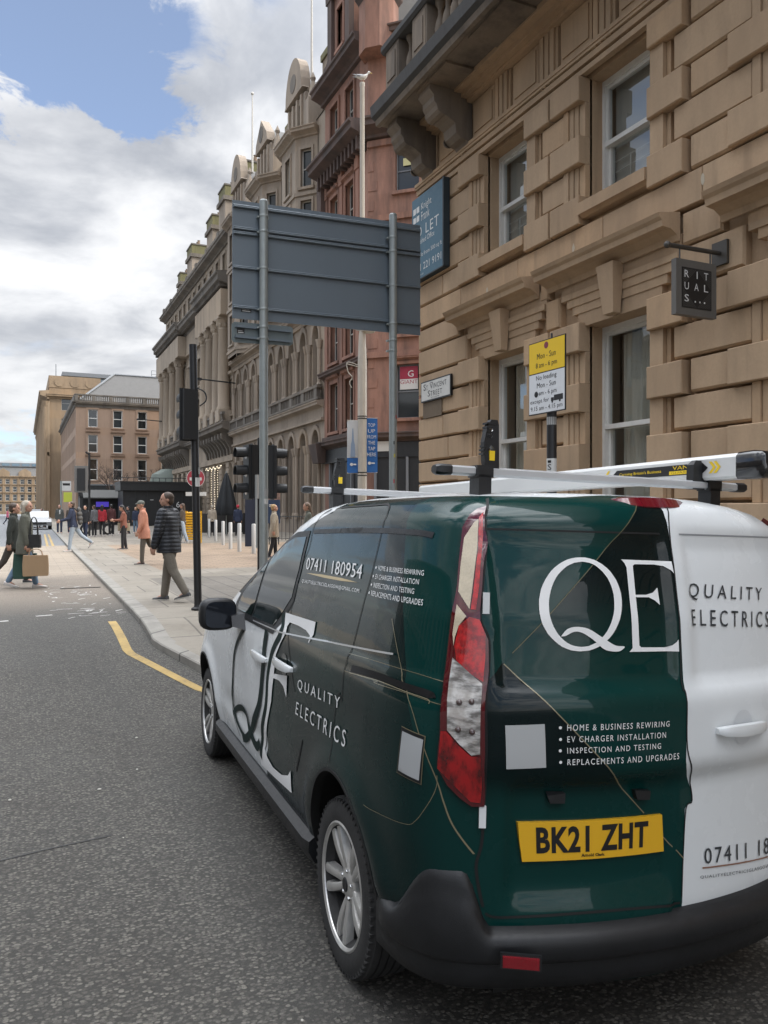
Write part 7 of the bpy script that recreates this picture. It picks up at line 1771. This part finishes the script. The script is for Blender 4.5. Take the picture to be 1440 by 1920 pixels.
def person(label, loc, rz, H=1.72, legs=((0,0),(0,0)), arms=((0,.12,.15),(0,.12,.15)), lean=0., head=(0,0), top='jacket', hem=.82, topm=None, botm=None, shoem=None, hairm=None, hair='short', bulk=1., sleeve=1., belly=0., wide=1., fine=.012, group=None, foot_lift=(0,0), heel=(0,0), lapel=None):
    s = H/1.75; T = empty('person', loc, rz, label, 'person', group); z0 = 0
    def leg(side, a, k):
        hip = Vector((side*.088, 0, .93)); kn = hip+Vector((side*.01, .43*math.sin(a), -.43*math.cos(a))); b = a-k
        an = kn+Vector((0, .41*math.sin(b), -.41*math.cos(b))); return hip, kn, an, b
    L = [leg(-1, *legs[0]), leg(1, *legs[1])]
    feet = []
    for i, (h, k, a, b) in enumerate(L):
        f = b*0+heel[i]                                            # toes down when the heel is lifted
        d = Vector((0, math.cos(f), -math.sin(f))); u = Vector((0, math.sin(f), math.cos(f)))
        feet.append((a, d, u, min((a-u*.075+d*t).z for t in (-.06, .19))))
    dz = -min(f[3] for f in feet)
    sh = lambda v: Vector((v[0]*s, v[1]*s, (v[2]+dz)*s))
    def tor(x, y, z):                                               # torso point with lean about the hips
        r = z-.93; return Vector((x, y*math.cos(lean)+r*math.sin(lean), .93+r*math.cos(lean)-y*math.sin(lean)))
    hy, hp = head
    HM = Matrix.Translation(sh(tor(0, .015, 1.50))) @ Matrix.Rotation(hy, 4, 'Z') @ Matrix.Rotation(-lean*.5+hp, 4, 'X')
    def hd(x, y, z): return HM @ Vector((x*s, y*s, z*s))
    B = MB(); J = MB(); TR = MB()
    # legs
    for i, (h, k, a, b) in enumerate(L):
        capsule(B, sh(h), sh(k), .075*s, .05*s); capsule(B, sh(k), sh(a), .048*s, .033*s)
        w = wide; capsule(TR, sh(h+Vector((0,-.01,.0))), sh(k), .098*s*w**.5, .070*s*w); capsule(TR, sh(k), sh(a+Vector((0,-.005,.015))), .068*s*w, .056*s*w)
        an, d, u, _ = feet[i]; S2 = MB()
        rr = []
        for t, wd, hh, zb in ((-.075,.030,.075,.0),(-.05,.040,.085,0),(.0,.042,.085,.0),(.06,.046,.065,.0),(.12,.050,.045,.0),(.17,.045,.034,.005),(.20,.028,.022,.01)):
            c = an-u*.078+d*t; rr.append([tuple(sh(c+Vector((wd*math.copysign(abs(math.cos(q))**.7, math.cos(q)), 0, 0))+u*(zb+hh*.5+hh*.5*math.sin(q)))) for q in [2*PI*j/12 for j in range(12)]])
        S2.use(shoem).loft(rr, True, True)
        S2.use(mat('shoe_sole', (.42,.40,.36), .7)); rr = [[tuple(sh(an-u*.080+d*t+Vector((x,0,0))+u*zz)) for x, zz in ((-wd,0),(wd,0),(wd,.022),(-wd,.022))] for t, wd in ((-.078,.034),(-.04,.044),(.06,.050),(.12,.054),(.18,.046),(.205,.026))]; S2.loft(rr, True, True)
        S2.build('shoe', T, None, True, 60); capsule(B, sh(an), sh(an-u*.04+d*.1), .036*s, .03*s)
    TR.ball(tuple(sh((0,-.015,.95))), .13*s, 14, 9, (1.22,1.0,.95)); fused(TR, 'trousers', T, botm, fine*1.1)
    # torso
    for z, rx, ry, y in ((.98,.13,.09,0),(1.1,.12,.085,.01),(1.22,.135,.095,.01),(1.33,.15,.10,.0),(1.42,.13,.08,-.005)): B.ball(tuple(sh(tor(0,y,z))), 1, 14, 9, (rx*s,ry*s,.10*s))
    capsule(B, sh(tor(0,-.005,1.44)), sh(tor(0,.012,1.54)), .058*s, .052*s)
    k = bulk; zs = [(1.44,.135,.082,-.005),(1.36,.172,.112,0),(1.25,.170,.122+belly*.5,.005+belly*.3),(1.12,.162,.122+belly,.01+belly*.6),(1.0,.168,.130+belly*.6,.0)]
    if hem < .98: zs += [(z, .172+.035*(1-z)*(1.2 if top == 'coat' else .5), .138+.05*(1-z), -.005) for z in [1.0-.07*i for i in range(1, int((1.0-hem)/.07)+1)]]
    rings = []
    zz = [1.505, 1.49, 1.46]+[z for z, *_ in zs]+[hem]
    rx = [.062, .085, .13]+[q[1]*k for q in zs]+[zs[-1][1]*k*1.01]; ry = [.062,.068,.078]+[q[2]*k for q in zs]+[zs[-1][2]*k*1.01]; yy = [.0,-.004,-.006]+[q[3] for q in zs]+[zs[-1][3]]
    J.loft([[tuple(sh((tor if z > .93 else lambda a, b, c: Vector((a, b, c)))(x*math.copysign(abs(math.cos(t))**.85, math.cos(t)), y0+y*math.copysign(abs(math.sin(t))**.9, math.sin(t)), z))) for t in [2*PI*i/26 for i in range(26)]] for z, x, y, y0 in zip(zz, rx, ry, yy)], True, True)
    # arms and hands
    hands = []
    for side, (p, ab, el) in ((-1, arms[0]), (1, arms[1])):
        shd = tor(side*.175*k**.5, -.005, 1.43); M = Matrix.Rotation(p+lean*.3, 3, 'X') ; d1 = Vector((side*math.sin(ab), math.sin(p)*math.cos(ab), -math.cos(p)*math.cos(ab)))
        e = shd+d1*.285; d2 = Vector((side*math.sin(ab)*.3-side*.06*el, math.sin(p+el), -math.cos(p+el))).normalized(); w = e+d2*.25
        capsule(B, sh(shd), sh(e), .045*s, .036*s); capsule(B, sh(e), sh(w), .036*s, .026*s)
        capsule(J, sh(shd+Vector((-side*.02,0,.0))), sh(e), .072*s*k, .058*s*sleeve*k); capsule(J, sh(e), sh(w-d2*.01), .058*s*sleeve*k, .044*s*sleeve*k)
        n = Vector((side, 0, 0)); lat = d2.cross(n).normalized()
        for q in range(4):                                          # palm and five fingers
            o = lat*(.033-.022*q); capsule(B, sh(w+d2*.01+o*.6), sh(w+d2*.085+o), .017*s, .014*s, 8)
            l = (.075,.082,.076,.060)[q]; c = w+d2*.09+o; md = (d2*.85-n*.35).normalized(); m2 = (d2*.45-n*.85).normalized()
            capsule(B, sh(c), sh(c+md*l*.5), .0115*s, .0105*s, 8); capsule(B, sh(c+md*l*.5), sh(c+md*l*.5+m2*l*.5), .0105*s, .009*s, 8)
        tb = w+d2*.03+lat*.038; capsule(B, sh(tb), sh(tb+(d2*.6+lat*.5-n*.3).normalized()*.045), .014*s, .012*s, 8); tb2 = tb+(d2*.6+lat*.5-n*.3).normalized()*.045; capsule(B, sh(tb2), sh(tb2+(d2*.85-n*.3).normalized()*.032), .012*s, .010*s, 8)
        hands.append(sh(w+d2*.11))
    # head
    def hb(M_, x, y, z, a, b, c, n=14): 
        v = MB(); v.ball((0,0,0), 1, n, 10); MM = HM @ Matrix.Translation((x*s, y*s, z*s)) @ Matrix.Diagonal((a*s, b*s, c*s, 1)); M_.at(MM).add(v.v, v.f); M_.at(None)
    hb(B, 0, .005, .165, .078, .098, .095); hb(B, 0, .035, .105, .062, .066, .075); hb(B, 0, .055, .065, .038, .040, .030); capsule(B, hd(0,-.005,.0), hd(0,.0,.10), .052*s, .050*s)
    capsule(B, hd(0,.098,.155), hd(0,.113,.118), .010*s, .015*s, 8)
    for x in (-1, 1): hb(B, x*.076, -.005, .135, .011, .022, .032, 8); hb(B, x*.032, .088, .168, .022, .016, .010, 8); hb(B, x*.04, .07, .115, .022, .02, .022, 8)
    hb(B, 0, .097, .088, .024, .012, .007, 8); hb(B, 0, .095, .078, .020, .012, .007, 8)
    fused(B, 'body', T, SKIN, min(fine, .0105) if fine < .015 else fine, 2)
    E = MB()
    for x in (-1, 1): E.ball(tuple(hd(x*.031,.0905,.147)), .010*s, 8, 6)
    E.build('eyes', T, EYE, True)
    fused(J, 'coat' if top == 'coat' else 'jacket', T, topm, fine*1.1, 4)
    C = MB(); C.loft([[tuple(sh(tor(r*math.cos(t), r*.95*math.sin(t)-.003, z))) for t in [2*PI*i/18 for i in range(18)]] for r, z in ((.088,1.46),(.082,1.50),(.074,1.545),(.066,1.545),(.070,1.50),(.07,1.47))], True, True); C.build('collar', T, topm, True, 60)
    if lapel: 
        C = MB(); C.loft([[tuple(sh(tor(x, y, z))) for z, y in ((1.47,.07),(1.36,.135*k),(1.2,.15*k))] for x in (-.06, -.0)], close=False); C.build('scarf', T, lapel, True)
    hm = MB()
    if hair in ('short', 'long', 'bob', 'bun'):
        hb(hm, 0, -.014, .180, .086, .100, .090); hb(hm, 0, -.045, .13, .076, .062, .08)
        if hair == 'long': 
            for x in (-.045, 0, .045): capsule(hm, hd(x, -.065, .16), hd(x*1.15, -.085, -.12), .045*s, .03*s)
        if hair == 'bob':
            for x in (-.065, -.03, .03, .065): capsule(hm, hd(x, -.03, .17), hd(x*1.1, -.035, .03), .042*s, .036*s)
        if hair == 'bun': hb(hm, 0, -.07, .23, .045, .045, .04)
    elif hair == 'cap':
        hb(hm, 0, -.006, .185, .086, .106, .082); hb(hm, 0, .095, .185, .066, .055, .012)
    elif hair in ('hat', 'hood'):
        hb(hm, 0, -.008, .180, .092, .106, .098)
        if hair == 'hood': hb(hm, 0, -.04, .10, .085, .075, .10)
    fused(hm, {'cap': 'cap', 'hat': 'hat', 'hood': 'hood'}.get(hair, 'hair'), T, hairm, .011 if fine < .015 else .016, 2)
    return T, hands, sh
def bag(name, label, loc, rz, w, d, h, m, strap=.25, taper=.0, hm=None, extra=None):
    T = tag(empty(name, tuple(loc), rz), label, 'bag'); b = MB(); t = 1+taper
    b.loft([[(-w/2*k*.96, -d/2, zz), (w/2*k*.96, -d/2, zz), (w/2*k, -d/2*.6, zz), (w/2*k, d/2*.6, zz), (w/2*k*.96, d/2, zz), (-w/2*k*.96, d/2, zz), (-w/2*k, d/2*.6, zz), (-w/2*k, -d/2*.6, zz)] for zz, k in ((-h,.96),(-h*.95,1),(-h*.5,1.02),(0,t))], True, True)
    b.build('bag_body', T, m, True, 50); s_ = MB()
    for y in (-d*.3, d*.3): s_.tube(catmull([(-w*.28,y,-.02),(-w*.2,y*.5,strap*.75),(0,0,strap),(w*.2,y*.5,strap*.75),(w*.28,y,-.02)], 5), .009, 6)
    s_.build('handle', T, hm or m, True)
    if extra: extra(T)
    return T
def people():
    jeans = cloth('blue_jeans', (.12,.185,.26)); pale_jeans = cloth('pale_jeans', (.30,.35,.40)); black = cloth('black_cloth', (.016,.016,.018)); navy = cloth('navy_cloth', (.022,.030,.060)); olive = cloth('olive_cloth', (.105,.108,.085))
    khaki = cloth('khaki_trousers', (.155,.135,.108)); brown = cloth('brown_cloth', (.075,.058,.045)); white_sh = mat('white_trainers', (.50,.46,.43), .6); dark_sh = mat('dark_trainers', (.05,.05,.052), .6); brown_sh = mat('brown_shoes', (.045,.025,.018), .5)
    hg = mat('grey_hair', (.34,.30,.24), .7); hbk = mat('black_hair', (.012,.010,.010), .5); hbr = mat('brown_hair', (.06,.038,.025), .6); hbl = mat('blonde_hair', (.34,.22,.10), .6)
    walk = ((.42,.12),(-.38,.22))
    def put(lab, X, Y, rz, H, **k): return person(lab, (X, Y, at_ground(X, Y)), rz, H, **k)
    R = math.radians
    # pair crossing the road on the left
    x, y = .05, 16.9
    T, h, sh = put('grey haired person in an olive parka and blue jeans carrying shopping bags across the road', x, y, R(-98), 1.74, legs=((-.30,.16),(.30,.08)), arms=((.05,.12,.1),(.06,.10,.12)), lean=.03, head=(-.25,0), top='coat', hem=.70, topm=olive, botm=jeans, shoem=white_sh, hairm=hg, hair='bob', bulk=1.06, heel=(.25,0))
    hw = T.matrix_world if False else Matrix.Translation(T.location) @ Matrix.Rotation(R(-98), 4, 'Z')
    p = hw @ h[1]; bag('paper_bag', 'brown paper carrier bag held by the person in the olive parka', p+Vector((.13,-.10,-.10)), R(-4), .46, .16, .40, mat('kraft_paper', (.33,.225,.13), .8, fn=worn(.3, 6, .75, .3, 14)), .12, -.04, mat('kraft_handle', (.30,.2,.12), .8))
    bag('shopping_bag', 'dark green shopping bag behind the brown paper bag', p+Vector((-.05,.30,-.08)), R(-8), .44, .16, .50, cloth('bottle_green_bag', (.014,.060,.040), .5), .12, -.06)
    bag('shoulder_bag', 'black shoulder bag hanging at the side of the olive parka', p+Vector((.10,.02,.30)), R(-15), .26, .12, .26, cloth('black_leather', (.014,.014,.014), .4), .34, -.1)
    x, y = -.16, 18.0
    put('person in a dark coat and black trainers half hidden behind the olive parka', x, y, R(-96), 1.72, legs=((.34,.1),(-.42,.25)), arms=((.2,.12,.2),(-.2,.12,.2)), top='coat', hem=.78, topm=cloth('dark_green_coat', (.030,.034,.028)), botm=cloth('dark_brown_trousers', (.055,.045,.036)), shoem=dark_sh, hairm=hbr, hair='short', heel=(0,.55))
    # backpack walker
    x, y = 1.72, 31.0; rz = R(82)
    T, h, sh = put('person with a grey backpack and pale jeans striding left across the kerb', x, y, rz, 1.88, legs=((.18,.06),(-.62,.28)), arms=((.35,.15,.9),(-.1,.18,.4)), lean=.10, head=(.1,.15), topm=navy, hem=.86, botm=pale_jeans, shoem=white_sh, hairm=hbr, hair='short', bulk=1.05, heel=(0,.75), fine=.014)
    M = Matrix.Translation(T.location) @ Matrix.Rotation(rz, 4, 'Z'); bp = tag(empty('backpack'), 'grey backpack worn by the person in pale jeans', 'backpack'); bp.matrix_world = M
    b = MB()
    for z, rx, ry in ((1.02,.16,.09),(1.15,.17,.11),(1.3,.165,.105),(1.44,.13,.08)): b.ball((0,-.24+.10*(z-1.0),z*1.07), 1, 12, 8, (rx,ry,.11))
    fused(b, 'pack_body', bp, cloth('grey_pack', (.085,.082,.078)), .016); b = MB()
    for sx in (-.1,.1): b.tube(catmull([(sx,-.16,1.5),(sx,.02,1.62),(sx,.13,1.5),(sx*1.3,.13,1.3),(sx*1.5,-.05,1.16)], 5), .02, 6)
    b.build('strap', bp, black)
    # woman with tote
    x, y = 3.42, 30.3; rz = R(78)
    T, h, sh = put('person with black hair, rust jacket and black trousers reading a phone', x, y, rz, 1.66, legs=((.06,.03),(-.06,.05)), arms=((.35,.12,1.2),(.3,.12,1.25)), head=(0,-.35), topm=cloth('rust_jacket', (.20,.075,.050)), hem=.86, botm=black, shoem=dark_sh, hairm=hbk, hair='long', fine=.014)
    M = Matrix.Translation(T.location) @ Matrix.Rotation(rz, 4, 'Z'); bag('tote_bag', 'cream tote bag on the shoulder of the person with black hair', M @ Vector((.22,.02,.98)), rz+PI/2, .42, .12, .30, cloth('cream_canvas', (.36,.31,.22)), .42, .04, brown)
    # pink coat
    x, y = 2.97, 21.7
    put('person in a salmon pink coat and tweed cap walking left', x, y, R(84), 1.73, legs=((.10,.05),(-.40,.75)), arms=((.12,.14,.25),(-.08,.14,.2)), lean=.07, head=(.05,-.15), top='coat', hem=.72, topm=cloth('salmon_coat', (.52,.235,.155)), botm=cloth('tweed_trousers', (.11,.095,.075)), shoem=brown_sh, hairm=mat('tweed_cap', (.13,.135,.115), .9), hair='cap', bulk=1.10, heel=(0,1.1), lapel=cloth('dark_scarf', (.04,.03,.03)))
    # puffer
    x, y = 2.13, 12.78
    put('person in a black quilted jacket and khaki trousers looking left by the black pole', x, y, R(48), 1.76, legs=((-.34,.22),(.20,.05)), arms=((.10,.16,.18),(-.05,.15,.2)), lean=.02, head=(.65,0), topm=cloth('black_quilt', (.014,.016,.021), .5, True, .35), hem=.80, botm=khaki, shoem=dark_sh, hairm=hbr, hair='short', bulk=1.20, belly=.02, wide=1.12, fine=.011, heel=(.22,0), sleeve=1.15)
    # brown jacket, pale jeans
    x, y = 6.5, 35.3
    put('person in a brown jacket and loose pale jeans behind the black quilted jacket', x, y, R(60), 1.78, legs=((-.22,.1),(.22,.05)), arms=((.2,.12,.6),(-.2,.12,.2)), topm=brown, hem=.86, botm=pale_jeans, shoem=white_sh, hairm=hbr, hair='long', wide=1.25, fine=.016)
    # group before the stalls
    red = cloth('red_jacket', (.34,.018,.028)); g = 'people standing by the black pavilion'
    put('person in a bright red jacket seen from behind near the motorbike', 4.1, 46.6, R(-20), 1.76, legs=((.05,.0),(-.05,0)), topm=red, hem=.84, botm=black, shoem=white_sh, hairm=hbk, hair='long', fine=.018, group=g)
    put('person in a dark maroon top standing close beside the red jacket', 4.65, 47.2, R(10), 1.80, topm=cloth('maroon_top', (.07,.022,.022)), hem=.86, botm=black, shoem=white_sh, hairm=hbk, hair='short', fine=.018, group=g)
    put('person dressed all in black standing right of the red jacket', 5.45, 49.5, R(120), 1.76, legs=((.15,0),(-.15,.1)), topm=black, hem=.80, botm=black, shoem=white_sh, hairm=hbk, hair='hood', fine=.018, group=g)
    put('person in black leaning in beside the all black figure', 5.95, 50.2, R(100), 1.68, topm=cloth('charcoal_top', (.03,.03,.033)), hem=.84, botm=black, shoem=dark_sh, hairm=hbk, hair='long', fine=.018, group=g)
    put('person in an open dark jacket and white shirt facing the camera at the far kerb', 2.12, 52.6, R(170), 1.80, topm=cloth('grey_green_jacket', (.07,.075,.07)), hem=.84, botm=navy, shoem=white_sh, hairm=hbk, hair='short', fine=.018, lapel=cloth('white_shirt', (.5,.5,.48)))
    put('person in a dark brown top facing the camera beside the open jacket', 2.75, 52.9, R(160), 1.76, topm=brown, hem=.86, botm=navy, shoem=white_sh, hairm=hbr, hair='long', fine=.018)
    put('person in dark clothes behind the backpack walker near the far signal post', 3.0, 43.5, R(150), 1.72, legs=((.2,.1),(-.2,.1)), topm=black, hem=.84, botm=navy, shoem=dark_sh, hairm=hbk, hair='short', fine=.018)
    put('person in a grey hoodie and black trousers left of the red jacket', 3.6, 45.6, R(40), 1.74, topm=cloth('grey_hoodie', (.12,.12,.125)), hem=.84, botm=black, shoem=white_sh, hairm=hbr, hair='short', fine=.018, group=g)
    put('person in a navy top with a fair ponytail right of the black hooded figure', 6.6, 52.0, R(150), 1.66, topm=navy, hem=.86, botm=jeans, shoem=white_sh, hairm=hbl, hair='long', fine=.018, group=g)
    put('person in a tan coat walking past the black pavilion', 7.6, 55.5, R(-80), 1.72, legs=walk, top='coat', hem=.66, topm=cloth('tan_coat', (.20,.15,.10)), botm=black, shoem=dark_sh, hairm=hbr, hair='bob', fine=.018)
    put('person in a beige jacket and black trousers behind the bollards', 9.6, 43.4, R(-10), 1.74, topm=cloth('beige_jacket', (.33,.28,.22)), hem=.84, botm=black, shoem=dark_sh, hairm=hg, hair='short', fine=.018)
    put('person in navy with a red hat behind the bollards', 11.0, 43.2, R(-15), 1.76, topm=navy, hem=.82, botm=black, shoem=dark_sh, hairm=mat('red_knit_hat', (.42,.03,.05), .9), hair='hat', fine=.018)
    put('blonde person in a beige coat beside the left pole of the grey sign', 6.95, 22.9, R(-100), 1.64, legs=((.1,.05),(-.15,.1)), arms=((.05,.12,.1),(-.12,.3,.1)), head=(-.1,.1), top='coat', hem=.70, topm=cloth('striped_beige_coat', (.32,.27,.20)), botm=black, shoem=dark_sh, hairm=hbl, hair='bun', bulk=1.08, fine=.013, lapel=cloth('dark_stripe', (.03,.022,.02)))
    put('person with brown hair passing behind the van roof by the lamp column', 6.72, 19.1, R(75), 1.66, head=(0,-.2), topm=olive, hem=.84, botm=jeans, shoem=dark_sh, hairm=mat('light_brown_hair', (.13,.085,.055), .6), hair='long', fine=.014)
    put('person in a pink jacket walking far down the road', -1.4, 92, R(-90), 1.70, legs=walk, topm=cloth('pink_jacket', (.55,.12,.19)), hem=.84, botm=navy, shoem=dark_sh, hairm=hbk, hair='short', fine=.02)
    put('person in a red coat far off by the silver car', 1.55, 73, R(120), 1.74, legs=walk, topm=red, hem=.78, botm=black, shoem=dark_sh, hairm=hbk, hair='short', fine=.02)
people()
